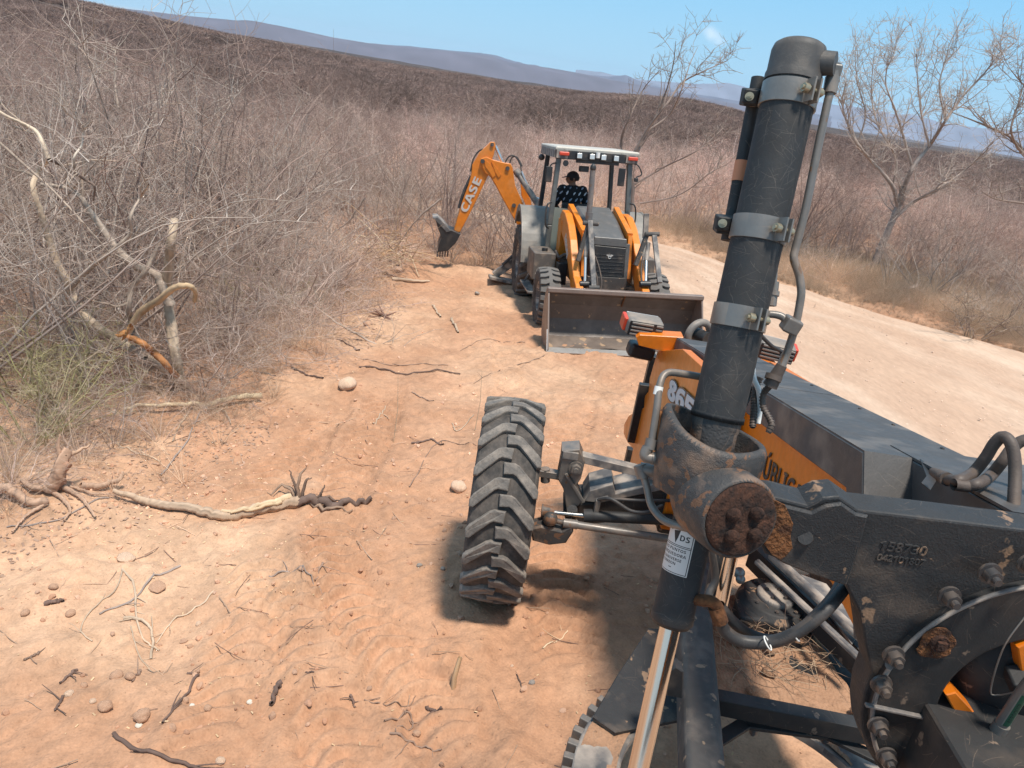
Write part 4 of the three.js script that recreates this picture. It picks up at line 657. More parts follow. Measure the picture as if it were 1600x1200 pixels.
  function lamp(px, py, z, flip) {
    const c = PZ(px, py, z); const yaw = flip ? -0.1 : 0.12; const T = new THREE.Group(); const L = mesh('work_lamp', box(V(0, 0, 0), 0.27, 0.125, 0.17, 0.03), M.plastic, G); L.position.copy(c); L.rotation.set(0.12, yaw, -0.07); void T;
    for (let k = 0; k < 4; k++) { mesh('cooling_rib', box(V(-0.03, 0.042 - k * 0.028, 0.086), 0.16, 0.016, 0.02, 0.005), M.plastic, L); mesh('cooling_rib', box(V(0.095, 0.042 - k * 0.028, 0.086), 0.05, 0.016, 0.02, 0.005), M.plastic, L); }
    mesh('rib_gap', box(V(0, 0, 0.0845), 0.25, 0.11, 0.004, 0.001), M.blackPlastic, L);
    mesh('side_marker', box(V(flip ? 0.14 : -0.14, 0, -0.02), 0.03, 0.10, 0.12, 0.01), M.red, L); mesh('lamp_glass', box(V(0, 0, -0.088), 0.24, 0.10, 0.01, 0.004), M.lens, L); return L;
  }
  lamp(1005, 508, -5.35, false); lamp(1211, 545, -5.35, true);
  mesh('lamp_bracket', slab([[994, 527], [1000, 523], [1068, 527], [1066, 551], [1050, 553], [998, 540]].map(p => PZ(...p, -5.2)), V(0, 0, -0.13), 0.004), M.orange, G);
  mesh('lamp_bracket', slab([[1176, 562], [1216, 572], [1212, 584], [1176, 572]].map(p => PZ(...p, -5.2)), V(0, 0, -0.13), 0.004), M.orange, G);
  mesh('horn_box', box(PZ(1001, 547, -5.42), 0.2, 0.11, 0.14, 0.03, new THREE.Euler(0, 0.1, -0.12)), M.blackPlastic, G);
  { const c = PZ(1092, 524, -5.45); const g = new THREE.TorusGeometry(0.10, 0.028, 12, 40); g.rotateY(0.5); g.translate(c.x, c.y, c.z); mesh('nose_roller', g, M.plastic, G); mesh('roller_hub', cyl(c.clone().add(V(-0.05, 0, -0.06)), c.clone().add(V(0.05, 0, 0.06)), 0.05), M.blackPlastic, G); }
  mesh('nose_cable', tube([PZ(1185, 520, -4.2), PZ(1205, 540, -4.3), PZ(1222, 552, -4.4), PZ(1215, 575, -4.2)], 0.012), M.hose, G);

  // ---- blade lift cylinder
  const axis = y => P(1242 - (y - 110) * 0.2239, y, 1 / (0.5464 - (y - 110) * 3.79e-5)); const D = axis(80).sub(axis(700)).normalize();
  const toCam = EYE.clone().sub(axis(400)); toCam.sub(D.clone().multiplyScalar(toCam.dot(D))).normalize(); const sideR = D.clone().cross(toCam).normalize().multiplyScalar(-1); // sideR points to the right in the view
  if (sideR.x < 0) sideR.multiplyScalar(-1);
  const around = (c, ang, r) => c.clone().addScaledVector(toCam, Math.cos(ang) * r).addScaledVector(sideR, Math.sin(ang) * r); // ang 0 faces the camera, + to the right
  const liftTop = axis(112), liftBot = axis(655); const Lc = liftTop.distanceTo(liftBot);
  const lift = mesh('lift_cylinder', [lathe([[0.0001, 0], [0.0655, 0], [0.0655, 0.014], [0.0625, 0.016], [0.0625, Lc]], liftBot, D, 64)], M.tubeBlack, G, 3);
  { const h = axis(70).distanceTo(axis(128)); const b = axis(128); mesh('cylinder_head', [lathe([[0.0665, -0.004], [0.0665, 0.012], [0.064, 0.02], [0.064, h - 0.02], [0.060, h - 0.006], [0.052, h], [0.0001, h + 0.001]], b, D, 48), cyl(around(axis(98), 1.35, 0.045), around(axis(98), 1.35, 0.088), 0.03, 0.026, 20)], M.headCast, lift, 4); }
  for (const [yc, hh, la] of [[152, 36, 0.62], [360, 36, 0.72], [496, 34, 0.55]]) {
    const c = axis(yc), half = axis(yc - hh / 2).distanceTo(axis(yc + hh / 2)) / 2 * 0.98; const p0 = c.clone().addScaledVector(D, -half);
    const cl = mesh('pipe_clamp', lathe([[0.0628, 0], [0.0672, 0], [0.0672, half * 2], [0.0628, half * 2]], p0, D, 64), M.zinc, lift);
    for (const s of [-1, 1]) { const q = around(c, la + s * 0.17, 0.079); mesh('clamp_ear', slab([around(p0, la + s * 0.13, 0.062), around(p0, la + s * 0.11, 0.096), around(p0.clone().addScaledVector(D, half * 2), la + s * 0.11, 0.096), around(p0.clone().addScaledVector(D, half * 2), la + s * 0.13, 0.062)], around(V(0, 0, 0), la + Math.PI / 2, 1).multiplyScalar(0.0045), 0), M.zinc, cl); const tdir = around(V(0, 0, 0), la + s * Math.PI / 2, 1); const bp = around(c, la + s * 0.145, 0.082); mesh('clamp_bolt', [cyl(bp, bp.clone().addScaledVector(tdir, 0.014), 0.011, 0.011, 6), cyl(bp, bp.clone().addScaledVector(tdir, 0.019), 0.0055, 0.0055, 10)], M.bolt, cl); void q; }
    const bp = around(c, la - 0.1, 0.082), bq = around(c, la + 0.1, 0.082); mesh('clamp_stud', cyl(bp, bq, 0.0055, 0.0055, 10), M.bolt, cl);
  }
  const thin = mesh('side_cylinder', [cyl(P(1185, 122, 1.93), P(1137, 376, 1.96), 0.0175, 0.0175, 24)], M.black, G);
  for (const [a, b, d, e] of [[1172, 151, 1.93, 1195], [1130, 349, 1.95, 1150]]) { const c = P(a, b, d - 0.03); mesh('side_bracket', [bar(P(a - 12, b, d - 0.02), P(e, b + 3, d - 0.02), 0.05, 0.042), box(P(a, b, d - 0.05), 0.036, 0.034, 0.02, 0.004)], M.black, thin); mesh('bracket_screw', hexBolt(P(a - 1, b, d - 0.062), toCam, 0.008, 0.008, 0.3), M.bolt, thin); void c; }
  mesh('warning_label', cyl(P(1160, 252, 1.945), P(1154, 284, 1.948), 0.0182, 0.0182, 20, false), std({ color: new THREE.Color(0.5, 0.2, 0.1), roughness: 0.7 }), thin);
  // steel pipe on the right with its fittings
  const pp = [[1303, 108, 1.82], [1301, 128, 1.82], [1293, 160, 1.82], [1276, 240, 1.83], [1258, 330, 1.84], [1243, 388, 1.85], [1240, 404, 1.85], [1249, 432, 1.86], [1252, 458, 1.86], [1247, 490, 1.87], [1240, 520, 1.88], [1228, 556, 1.9], [1220, 576, 1.9]].map(p => P(...p));
  const rp = mesh('return_pipe', tube(pp, 0.0098, 14, 90, 0.3), M.steel, G);
  mesh('pipe_elbow', [cyl(P(1290, 105, 1.81), P(1312, 108, 1.815), 0.012, 0.012, 12), cyl(P(1304, 100, 1.815), P(1301, 128, 1.82), 0.0155, 0.0155, 8), cyl(P(1301, 120, 1.818), P(1296, 146, 1.82), 0.0175, 0.0165, 6), box(P(1305, 110, 1.815), 0.028, 0.03, 0.026, 0.006)], M.zinc, rp);
  mesh('pipe_clip', [box(P(1236, 508, 1.87), 0.042, 0.038, 0.04, 0.006, new THREE.Euler(0, 0, -0.3))], M.steel, rp); mesh('branch_pipe', tube([P(1180, 492, 1.89), P(1205, 491, 1.885), P(1222, 495, 1.88), P(1230, 505, 1.875)], 0.0095, 12), M.steel, rp);
  mesh('coupling', [cyl(P(1208, 415, 1.96), P(1206, 440, 1.96), 0.013, 0.013, 8), cyl(P(1207, 440, 1.96), P(1203, 478, 1.96), 0.017, 0.016, 6), cyl(P(1207, 455, 1.96), P(1206, 462, 1.96), 0.019, 0.019, 8)], M.zinc, rp);
  mesh('wrapped_end', [cyl(P(1222, 570, 1.9), P(1203, 603, 1.92), 0.013, 0.019, 14), cyl(P(1210, 586, 1.91), P(1207, 594, 1.91), 0.021, 0.021, 12)], M.hoseDusty, rp);
  // corrugated wiring conduits behind the cylinder
  const ribbed = (pts, r) => { const c = new THREE.CatmullRomCurve3(pts), L = c.getLength(), n = Math.floor(L / 0.0075), gs = [tube(pts, r * 0.8, 10, 40)]; for (let k = 0; k < n; k++) { const a = c.getPointAt(k / n), b = c.getPointAt(Math.min(1, (k + 0.5) / n)); gs.push(cyl(a, b, r, r, 10)); } return gs; };
  mesh('wiring_conduit', ribbed([P(1203, 603, 1.92), P(1193, 615, 1.94), P(1192, 635, 1.94), P(1201, 652, 1.93), P(1206, 664, 1.92), P(1200, 676, 1.92)], 0.0085), M.hoseDusty, G);
  mesh('wiring_conduit', ribbed([P(1188, 590, 2.0), P(1180, 608, 2.0), P(1178, 640, 1.98), P(1176, 668, 1.96)], 0.009), M.hoseDusty, G);
  mesh('wiring_conduit', ribbed([P(1176, 605, 2.02), P(1168, 622, 2.02), P(1160, 640, 2.0)], 0.008), M.hose, G);
  mesh('flat_cable', [tube([P(1176, 575, 1.99), P(1178, 592, 1.985), P(1186, 612, 1.98), P(1187, 640, 1.98), P(1184, 662, 1.975)], 0.0075, 8)], M.white, G);
  // ---- lower barrel, rod and sticker
  const bTop = axis(742), bBot = axis(968), Lb = bTop.distanceTo(bBot);
  const barrel = mesh('lift_barrel', lathe([[0.0001, -0.012], [0.046, -0.012], [0.049, -0.006], [0.054, 0], [0.054, 0.02], [0.052, 0.022], [0.052, Lb]], bBot, D, 56), M.tubeBlack, G, 3);
  mesh('rusted_band', lathe([[0.0528, 0], [0.0532, 0.06], [0.0528, 0.1]], axis(812).addScaledVector(D, 0.002), D, 48), M.rust, barrel);
  mesh('inner_tube', lathe([[0.056, 0], [0.058, 0.05], [0.056, 0.14], [0.06, 0.15], [0.06, 0.17]], axis(758), D, 48), M.castRust, barrel);
  mesh('lift_rod', cyl(axis(975), axis(1490), 0.0265, 0.0265, 40), M.chrome, barrel); mesh('rod_wiper', lathe([[0.028, -0.015], [0.034, -0.012], [0.034, 0.01]], bBot, D, 32), M.blackPlastic, barrel);
  { const cv = document.createElement('canvas'); cv.width = 256; cv.height = 384; const c = cv.getContext('2d'); c.fillStyle = '#c9c2bc'; c.fillRect(0, 0, 256, 384); c.strokeStyle = '#1c1a1a'; c.lineWidth = 5; c.strokeRect(10, 8, 236, 366); c.beginPath(); c.moveTo(10, 150); c.lineTo(246, 150); c.moveTo(10, 162); c.lineTo(246, 162); c.stroke();
    c.fillStyle = '#1c1a1a'; c.beginPath(); c.moveTo(95, 45); c.lineTo(150, 30); c.lineTo(140, 90); c.lineTo(125, 140); c.lineTo(110, 95); c.fill(); c.font = 'bold 64px sans-serif'; c.fillText('DS', 150, 110); c.fillStyle = '#41502f'; c.fillRect(30, 22, 44, 26); c.fillStyle = '#1c1a1a'; c.font = 'bold 34px sans-serif'; c.fillText('NO PUNTOS', 24, 200); c.fillText('RRQUEDORA', 20, 240); c.font = 'bold 30px sans-serif'; c.fillText('TRANSVERSE', 20, 278); c.fillText('TORREON', 24, 312); c.fillRect(110, 335, 24, 6);
    const t = new THREE.CanvasTexture(cv); t.colorSpace = THREE.SRGBColorSpace; const h = axis(822).distanceTo(axis(893)) ; const g = new THREE.CylinderGeometry(0.0526, 0.0526, h, 28, 1, true, 0, 1.75); // starts at local +z
    const m = new THREE.Matrix4().makeBasis(sideR.clone(), D.clone(), sideR.clone().cross(D).normalize()); g.rotateY(-1.52); m.setPosition(axis(857)); g.applyMatrix4(m); mesh('sticker', g, std({ map: t, roughness: 0.55, side: THREE.DoubleSide }), barrel, 0); }
  mesh('barrel_port', [tube([around(axis(925), 1.2, 0.045), P(1096, 938, 1.9), P(1112, 940, 1.9), P(1122, 950, 1.91), P(1125, 966, 1.92)], 0.015, 12), cyl(P(1118, 948, 1.91), P(1126, 972, 1.92), 0.02, 0.02, 8)], M.rust, barrel);
  // ---- yoke ring round the cylinder, boss and cap
  { const seg = 72, rows = []; const c0 = axis(672), low = 0.165; const prof = (a) => { const s = Math.sin(a), c = Math.cos(a); return 0.022 * -s + 0.014 * Math.max(0, -c) + (s < -0.6 ? 0.03 * (-(s) - 0.6) : 0) - 0.035 * Math.pow(Math.max(0, c), 2); };
    const pos = [], idx = []; const ringR = [[0.110, -0.12, 1], [0.112, 0, 0], [0.116, 0.005, 0], [0.128, 0.004, 0], [0.134, -0.008, 0], [0.132, -0.07, 1], [0.119, -low, 1], [0.085, -low - 0.012, 1]];
    for (let i = 0; i <= seg; i++) { const a = i / seg * Math.PI * 2; for (const [r, h, fixed] of ringR) { const p = around(c0, a, r).addScaledVector(D, h + (fixed ? 0 : prof(a))); pos.push(p.x, p.y, p.z); } }
    const n = ringR.length; for (let i = 0; i < seg; i++) for (let k = 0; k < n - 1; k++) { const a = i * n + k, b = a + 1, c = a + n, d = c + 1; idx.push(a, b, c, b, d, c); }
    let g = new THREE.BufferGeometry(); g.setAttribute('position', new THREE.Float32BufferAttribute(pos, 3)); g.setIndex(idx); g.computeVertexNormals(); const mm = M.castRust.clone(); mm.side = THREE.DoubleSide; const yoke = mesh('trunnion_yoke', g, mm, G, 5);
    mesh('packed_rust', lathe([[0.114, -0.06], [0.098, -0.085], [0.075, -0.088], [0.06, -0.07], [0.055, -0.085]], c0, D, 40), M.rust, yoke, 5);
    const capC = P(1160, 814, 1.735), cr = axis(766); const bd = capC.clone().sub(cr).normalize(); const L = capC.distanceTo(cr);
    mesh('yoke_boss', lathe([[0.085, 0], [0.102, 0.05], [0.102, L * 0.55], [0.100, L - 0.03], [0.097, L - 0.012], [0.090, L - 0.006], [0.088, L - 0.012], [0.0001, L - 0.014]], cr, bd, 64), M.castRust, yoke, 4);
    const cap = mesh('boss_cap', lathe([[0.0001, 0.004], [0.05, 0.006], [0.082, 0.002], [0.088, -0.006], [0.088, -0.02]], capC, bd, 48), M.rustDark, yoke, 6); const f = frameMatrix(V(0, 0, 0), bd);
    for (const [u, v] of [[-0.032, 0.02], [0.026, 0.022], [-0.028, -0.032], [0.03, -0.03]]) { const p = V(u, v, 0.012).applyMatrix4(f).add(capC); mesh('cap_bolt', new THREE.SphereGeometry(0.017, 14, 10).scale(1, 1, 0.6).translate(p.x, p.y, p.z), M.rustDark, cap, 6); }
    mesh('yoke_bolt_pad', [bar(P(1036, 640, 1.93), P(1032, 690, 1.93), 0.03, 0.035), cyl(P(1028, 655, 1.93), P(1042, 655, 1.93), 0.012, 0.012, 8), cyl(P(1026, 680, 1.93), P(1042, 680, 1.93), 0.012, 0.012, 8)], M.rust, yoke); }
  // feed pipes left of the yoke
  const lp = mesh('feed_pipe', tube([P(1110, 592, 1.98), P(1085, 587, 1.97), P(1048, 582, 1.95), P(1036, 588, 1.94), P(1030, 606, 1.93), P(1026, 640, 1.92), P(1018, 690, 1.92)], 0.0095, 14, 60, 0.4), M.steel, G);
  mesh('pipe_wrap', cyl(P(1030, 604, 1.93), P(1027, 617, 1.93), 0.0112, 0.0112, 16), M.white, lp); mesh('pipe_fitting', [cyl(P(1019, 686, 1.92), P(1015, 702, 1.92), 0.0155, 0.0155, 8), tube([P(1013, 698, 1.92), P(1008, 712, 1.92), P(1020, 716, 1.92), P(1036, 716, 1.92)], 0.0145, 12), cyl(P(1018, 716, 1.92), P(1030, 716, 1.92), 0.018, 0.018, 6)], M.steel, lp);
  const lo = mesh('drain_pipe', tube([P(1004, 738, 2.0), P(1011, 762, 1.99), P(1018, 790, 1.97), P(1036, 812, 1.93), P(1062, 822, 1.89), P(1100, 832, 1.86)], 0.0098, 14, 50), M.steel, G); mesh('drain_fitting', [cyl(P(1000, 726, 2.0), P(1006, 746, 2.0), 0.018, 0.018, 8), cyl(P(1000, 732, 2.0), P(1034, 738, 1.99), 0.017, 0.017, 12)], M.steel, lo);

  // ---- saddle casting carrying the cylinder; its plate stands square across the frame
  const zs0 = -1.57; const S = (a, b, z = zs0) => PZ(a, b, z);
  const K = S(1600, 1098, zs0); const circ = (r, a) => V(K.x + Math.cos(a) * r, K.y + Math.sin(a) * r, zs0);
  { const outl = [[1182, 776], [1215, 778], [1262, 790], [1286, 778], [1312, 776], [1342, 797], [1470, 812], [1600, 828], [1800, 858], [1830, 960]].map(p => S(...p)); for (let k = 0; k <= 20; k++) outl.push(circ(0.40, 0.2 - k / 20 * 3.4)); outl.push(...[[1352, 1010], [1345, 962], [1322, 915], [1290, 906], [1262, 894], [1230, 881], [1196, 866], [1178, 830]].map(p => S(...p)));
    const pl2 = outl.map(p => new THREE.Vector2(p.x, p.y)); const sh = new THREE.Shape(pl2); const h = new THREE.Path(); h.absarc(K.x, K.y, 0.215, 0, Math.PI * 2); sh.holes.push(h);
    const g = new THREE.ExtrudeGeometry(sh, { depth: 0.075, bevelEnabled: true, bevelSize: 0.006, bevelThickness: 0.006, bevelSegments: 2, bevelOffset: -0.006, curveSegments: 40 }); g.translate(0, 0, zs0 - 0.081); const plate = mesh('saddle_plate', g, M.casting, G, 2.2);
    // clamp ring, bolted on, with its joint
    const rs = new THREE.Shape(); rs.absarc(K.x, K.y, 0.382, 0, Math.PI * 2); const rh = new THREE.Path(); rh.absarc(K.x, K.y, 0.222, 0, Math.PI * 2); rs.holes.push(rh); const rg = new THREE.ExtrudeGeometry(rs, { depth: 0.016, bevelEnabled: true, bevelSize: 0.006, bevelThickness: 0.006, bevelSegments: 2, bevelOffset: -0.006, curveSegments: 60 }); rg.translate(0, 0, zs0 + 0.001); const ring = mesh('clamp_ring', rg, M.black, G, 2.2);
    mesh('ring_edge', new THREE.TorusGeometry(0.379, 0.006, 8, 120).translate(K.x, K.y, zs0 + 0.022), M.greyDusty, ring);
    for (const p of [[1545, 894], [1482, 930], [1395, 1022], [1376, 1067], [1371, 1131], [1384, 1179], [1606, 880]]) { const b = S(...p, zs0 + 0.029); mesh('ring_bolt', hexBolt(b, V(0, 0, 1), 0.0195, 0.03, 0.45), M.boltDark, ring); }
    mesh('small_plug', cyl(S(1390, 1039, zs0 + 0.028), S(1390, 1039, zs0 + 0.036), 0.011, 0.011, 12), M.boltDark, ring);
    { const c = S(1465, 1003, zs0 + 0.029); const sh2 = new THREE.Shape(); for (let k = 0; k <= 30; k++) { const a = k / 30 * 6.283, r = 0.036 + 0.014 * (fbm(Math.cos(a) * 1.5 + 3, Math.sin(a) * 1.5 + 3, 3, 9) - 0.3) + (Math.sin(a) < -0.5 ? 0.008 : 0); k ? sh2.lineTo(c.x + Math.cos(a) * r, c.y + Math.sin(a) * r) : sh2.moveTo(c.x + r, c.y); } const rg2 = new THREE.ExtrudeGeometry(sh2, { depth: 0.0015, bevelEnabled: true, bevelSize: 0.003, bevelThickness: 0.0015, bevelSegments: 1 }); rg2.translate(0, 0, c.z); mesh('rust_crust', rg2, M.rust, ring, 6); mesh('lock_pin', [cyl(c.clone().add(V(0.002, 0, 0)), c.clone().add(V(0.002, 0, 0.012)), 0.024, 0.022, 24), box(c.clone().add(V(0.002, 0, 0.014)), 0.024, 0.024, 0.012, 0.003)], M.rustDark, ring, 6); }
    mesh('ring_joint', bar(S(1352, 1101, zs0 + 0.03), S(1458, 1124, zs0 + 0.03), 0.014, 0.008), M.greyDusty, ring);
    // raised pad and cast numbers on the arm
    mesh('arm_pad', slab([[1200, 784], [1225, 786], [1266, 796], [1288, 785], [1312, 782], [1335, 798], [1354, 802], [1338, 860], [1320, 911], [1262, 892], [1222, 876], [1204, 864]].map(p => S(...p, zs0)), V(0, 0, 0.014), 0.005), M.casting, plate, 3);
    mesh('arm_stud', [cyl(S(1258, 840, zs0 + 0.012), S(1258, 840, zs0 + 0.019), 0.018, 0.0165, 20)], M.casting, plate); const a = S(1371, 858), b = S(1446, 868); const ux = b.clone().sub(a).normalize(), uy = V(-ux.y, ux.x, 0);
    mesh('cast_number', letters('158730', sansR, 0.0235, 0.0035, a.clone().add(V(0, 0, -0.001)), ux, uy, 0.0012, a.distanceTo(b) * 0.98), M.casting, plate); const a2 = S(1368, 874), b2 = S(1443, 884); mesh('cast_number', letters('042101807', sansR, 0.0165, 0.0035, a2.clone().add(V(0, 0, -0.001)), ux, uy, 0.0010, a2.distanceTo(b2)), M.casting, plate);
    mesh('arm_rust', slab([[1196, 786], [1212, 781], [1226, 788], [1232, 801], [1239, 818], [1235, 838], [1238, 856], [1228, 868], [1220, 874], [1206, 866], [1194, 850], [1192, 815]].map(p => S(...p, zs0 + 0.0135)), V(0, 0, 0.003), 0.0012), M.rust, plate, 5);
    // what shows through the ring: dome, orange carrier, hose
    mesh('swivel_dome', new THREE.SphereGeometry(0.205, 40, 28).scale(1, 0.95, 0.6).translate(K.x + 0.03, K.y + 0.035, zs0 - 0.10), M.black, G, 2); mesh('dome_lug', box(S(1592, 1062, zs0 + 0.03), 0.05, 0.05, 0.06, 0.008, new THREE.Euler(0.3, 0, 0.4)), M.black, G);
    mesh('carrier_plate', slab([[1478, 1086], [1494, 1082], [1540, 1132], [1562, 1138], [1560, 1158], [1526, 1158], [1500, 1128]].map(p => S(...p, zs0 + 0.03)), V(0, 0, -0.05), 0.003), M.orange, G); mesh('swivel_housing', box(V(K.x + 0.04, K.y - 0.16, zs0 - 0.22), 0.4, 0.34, 0.16, 0.02), M.black, G); mesh('carrier_plate', slab([[1502, 1160], [1520, 1150], [1600, 1178], [1640, 1200], [1640, 1260], [1540, 1240]].map(p => S(...p, zs0 - 0.06)), V(0, 0, -0.04), 0.003), M.orange, G); mesh('carrier_plate', slab([[1590, 1012], [1620, 1000], [1620, 1060], [1596, 1050]].map(p => S(...p, zs0 + 0.03)), V(0, 0, -0.04), 0.003), M.orange, G);  // the black box is added, to close off the view through the ring
    for (const p of [[1487, 1112], [1518, 1150]]) mesh('carrier_bush', lathe([[0.012, 0], [0.02, 0], [0.02, 0.02], [0.012, 0.02]], S(...p, zs0 + 0.02), V(0.3, -0.6, 0.7).normalize(), 24), M.zinc, G);
    mesh('white_strap', slab([[1469, 1150], [1475, 1147], [1496, 1176], [1490, 1180]].map(p => S(...p, zs0 + 0.035)), V(0, 0, 0.004)), M.white, G);
    const hs = mesh('supply_hose', tube([S(1553, 1150, zs0 + 0.08), S(1575, 1115, zs0 + 0.09), S(1598, 1080, zs0 + 0.1), S(1630, 1040, zs0 + 0.12)], 0.0145, 16), M.steel, G); mesh('hose_ferrule', [cyl(S(1538, 1184, zs0 + 0.075), S(1545, 1164, zs0 + 0.078), 0.016, 0.016, 6), cyl(S(1544, 1166, zs0 + 0.078), S(1550, 1154, zs0 + 0.08), 0.019, 0.019, 20), cyl(S(1549, 1157, zs0 + 0.08), S(1566, 1131, zs0 + 0.085), 0.0185, 0.0185, 20)], M.zinc, hs);
    { const cv = document.createElement('canvas'); cv.width = 256; cv.height = 48; const c = cv.getContext('2d'); c.fillStyle = '#7d776e'; c.fillRect(0, 0, 256, 48); c.fillStyle = '#1d4a36'; c.fillRect(0, 6, 256, 36); c.fillStyle = '#0c2119'; c.font = 'bold 32px sans-serif'; c.fillText('AEROQUIP', 30, 36); const t = new THREE.CanvasTexture(cv); t.colorSpace = THREE.SRGBColorSpace; const p0 = S(1568, 1127, zs0 + 0.087), p1 = S(1598, 1080, zs0 + 0.1); const L = p0.distanceTo(p1), g4 = new THREE.CylinderGeometry(0.0152, 0.0152, L, 20, 1, true, -0.8, 1.6); g4.rotateX(0); const dd = p1.clone().sub(p0).normalize(), tz = V(0, 0.3, 1).sub(dd.clone().multiplyScalar(V(0, 0.3, 1).dot(dd))).normalize(), tx = dd.clone().cross(tz); const uvA = g4.attributes.uv; for (let i = 0; i < uvA.count; i++) { const u = uvA.getX(i), v = uvA.getY(i); uvA.setXY(i, v, 1 - u); } g4.applyMatrix4(new THREE.Matrix4().makeBasis(tx, dd, tz).setPosition(p0.add(p1).multiplyScalar(0.5))); mesh('hose_print', g4, std({ map: t, roughness: 0.6, side: THREE.DoubleSide }), hs, 0); }
    mesh('wire_strand', tube([S(1604, 960, zs0 + 0.05), S(1568, 1012, zs0 + 0.06), S(1548, 1078, zs0 + 0.05), S(1560, 1086, zs0 + 0.06), S(1590, 1080, zs0 + 0.1)], 0.002, 6), M.zinc, G);
    mesh('ball_knob', new THREE.SphereGeometry(0.05, 28, 20).translate(...S(1580, 1212, zs0 + 0.06).toArray()), M.black, G); }
  // hoses looping under the arm
  const h1 = mesh('loop_hose', tube([P(1345, 880, 2.02), P(1328, 905, 1.98), P(1310, 930, 1.93), P(1285, 958, 1.90), P(1245, 988, 1.91), P(1205, 1003, 1.94), P(1160, 1002, 1.95), P(1132, 985, 1.94), P(1124, 962, 1.92)], 0.0165, 14, 70), M.hose, G);
  mesh('loop_hose', tube([P(1335, 885, 2.06), P(1316, 908, 2.0), P(1300, 935, 1.94), P(1275, 962, 1.93), P(1240, 992, 1.97), P(1205, 1000, 2.0), P(1170, 990, 2.0), P(1146, 972, 1.97), P(1131, 955, 1.94), P(1124, 946, 1.93)], 0.0145, 14, 70), M.hose, G);
  for (const [a, b, c, d] of [[1240, 982, 1246, 1000], [1197, 996, 1202, 1014]]) { const p = P((a + c) / 2, (b + d) / 2, 1.915); const g = new THREE.TorusGeometry(0.0175, 0.002, 8, 24); const dir = P(a - 8, b + 20, 1.92).sub(P(a + 26, b + 6, 1.9)).normalize(); g.applyMatrix4(frameMatrix(V(0, 0, 0), dir).setPosition(p)); mesh('cable_tie', g, M.white, h1); }
  mesh('right_hose', tube([onTop(1470, 744), onTop(1484, 750), onTop(1500, 750, 0.03), P(1520, 739, 2.08), P(1540, 715, 2.06), P(1553, 694, 2.04), P(1567, 682, 2.02), P(1579, 692, 2.0), P(1585, 716, 1.99), P(1586, 748, 1.98), P(1584, 810, 1.95), P(1590, 880, 1.93)], 0.0155, 14, 110), M.hoseDusty, G);
  mesh('right_hose', tube([onTop(1490, 757), onTop(1513, 760), onTop(1530, 755, 0.03), P(1548, 743, 2.12), P(1567, 720, 2.1), P(1582, 700, 2.1), P(1600, 688, 2.09), P(1625, 690, 2.08), P(1632, 740, 2.05), P(1612, 800, 2.0), P(1600, 880, 1.96)], 0.0155, 14, 100), M.hoseDusty, G);
  mesh('hose_socket', [cyl(onTop(1458, 737, 0.012), onTop(1480, 749), 0.012, 0.019, 12)], M.hoseDusty, coverB);
  // ---- drawbar, circle, gearbox, deck below
  const yB = 1.0;
  const db = mesh('drawbar_beam', [bar(PY(1082, 950, yB), PY(1102, 1320, yB), 0.155, 0.16, V(0, 1, 0), 0.03), bar(PY(1082, 950, yB), V(1.3, 0.95, -4.3), 0.155, 0.16, V(0, 1, 0), 0.03)], M.greyDusty, G); db.material = M.blackDusty;
  mesh('beam_conduit', tube([PY(1106, 960, 1.06), PY(1112, 1030, 1.06), PY(1116, 1100, 1.06), PY(1122, 1210, 1.06)], 0.014, 10), M.hose, db);
  const dr = mesh('drawbar_rail', [bar(PY(1180, 866, yB), PY(1362, 1045, yB), 0.10, 0.14)], M.black, G); mesh('rail_pipe', [cyl(PY(1183, 878, 1.09), PY(1350, 1035, 1.09), 0.018), cyl(PY(1206, 868, 1.12), PY(1350, 1000, 1.12), 0.026)], M.greyDusty, dr); mesh('rail_plate', slab([[1250, 900], [1290, 915], [1345, 985], [1330, 1010]].map(p => PY(...p, 1.07)), V(0, 0.012, 0)), M.greyDusty, dr);
  { const c = V(1.21, 0.78, -2.22), R = 0.74; const cs = new THREE.Shape(); cs.absarc(0, 0, R, 0, Math.PI * 2); const ch = new THREE.Path(); ch.absarc(0, 0, 0.56, 0, Math.PI * 2); cs.holes.push(ch); const g = new THREE.ExtrudeGeometry(cs, { depth: 0.04, bevelEnabled: true, bevelSize: 0.006, bevelThickness: 0.006, bevelSegments: 1, curveSegments: 48 }); g.rotateX(Math.PI / 2); g.translate(c.x, c.y, c.z); const circle = mesh('circle_ring', g, M.greyDusty, G);
    for (let k = 0; k < 64; k++) { const a = k / 64 * Math.PI * 2; const p = V(c.x + Math.cos(a) * (R + 0.018), c.y - 0.035, c.z + Math.sin(a) * (R + 0.018)); mesh('gear_tooth', box(V(0, 0, 0), 0.06, 0.075, 0.034, 0.005).rotateY(-a).translate(p.x, p.y, p.z), M.steel, circle); }
    mesh('ring_soil', (() => { const gg = new THREE.RingGeometry(0.57, 0.73, 90, 8); gg.rotateX(-Math.PI / 2); const p = gg.attributes.position; for (let i = 0; i < p.count; i++) { const x = p.getX(i), z = p.getZ(i); p.setY(i, 0.012 + 0.05 * (fbm(x * 6, z * 6, 4, 33) - 0.52)); } gg.computeVertexNormals(); return gg.translate(c.x, c.y, c.z); })(), M.deckSoil, circle, 0.6);
    mesh('gusset_plate', slab([[1012, 986], [1060, 990], [1060, 1130], [960, 1150], [925, 1125], [962, 1062]].map(p => PY(...p, 0.80)), V(0, 0.022, 0), 0.004), M.greyDusty, G).material = M.casting;
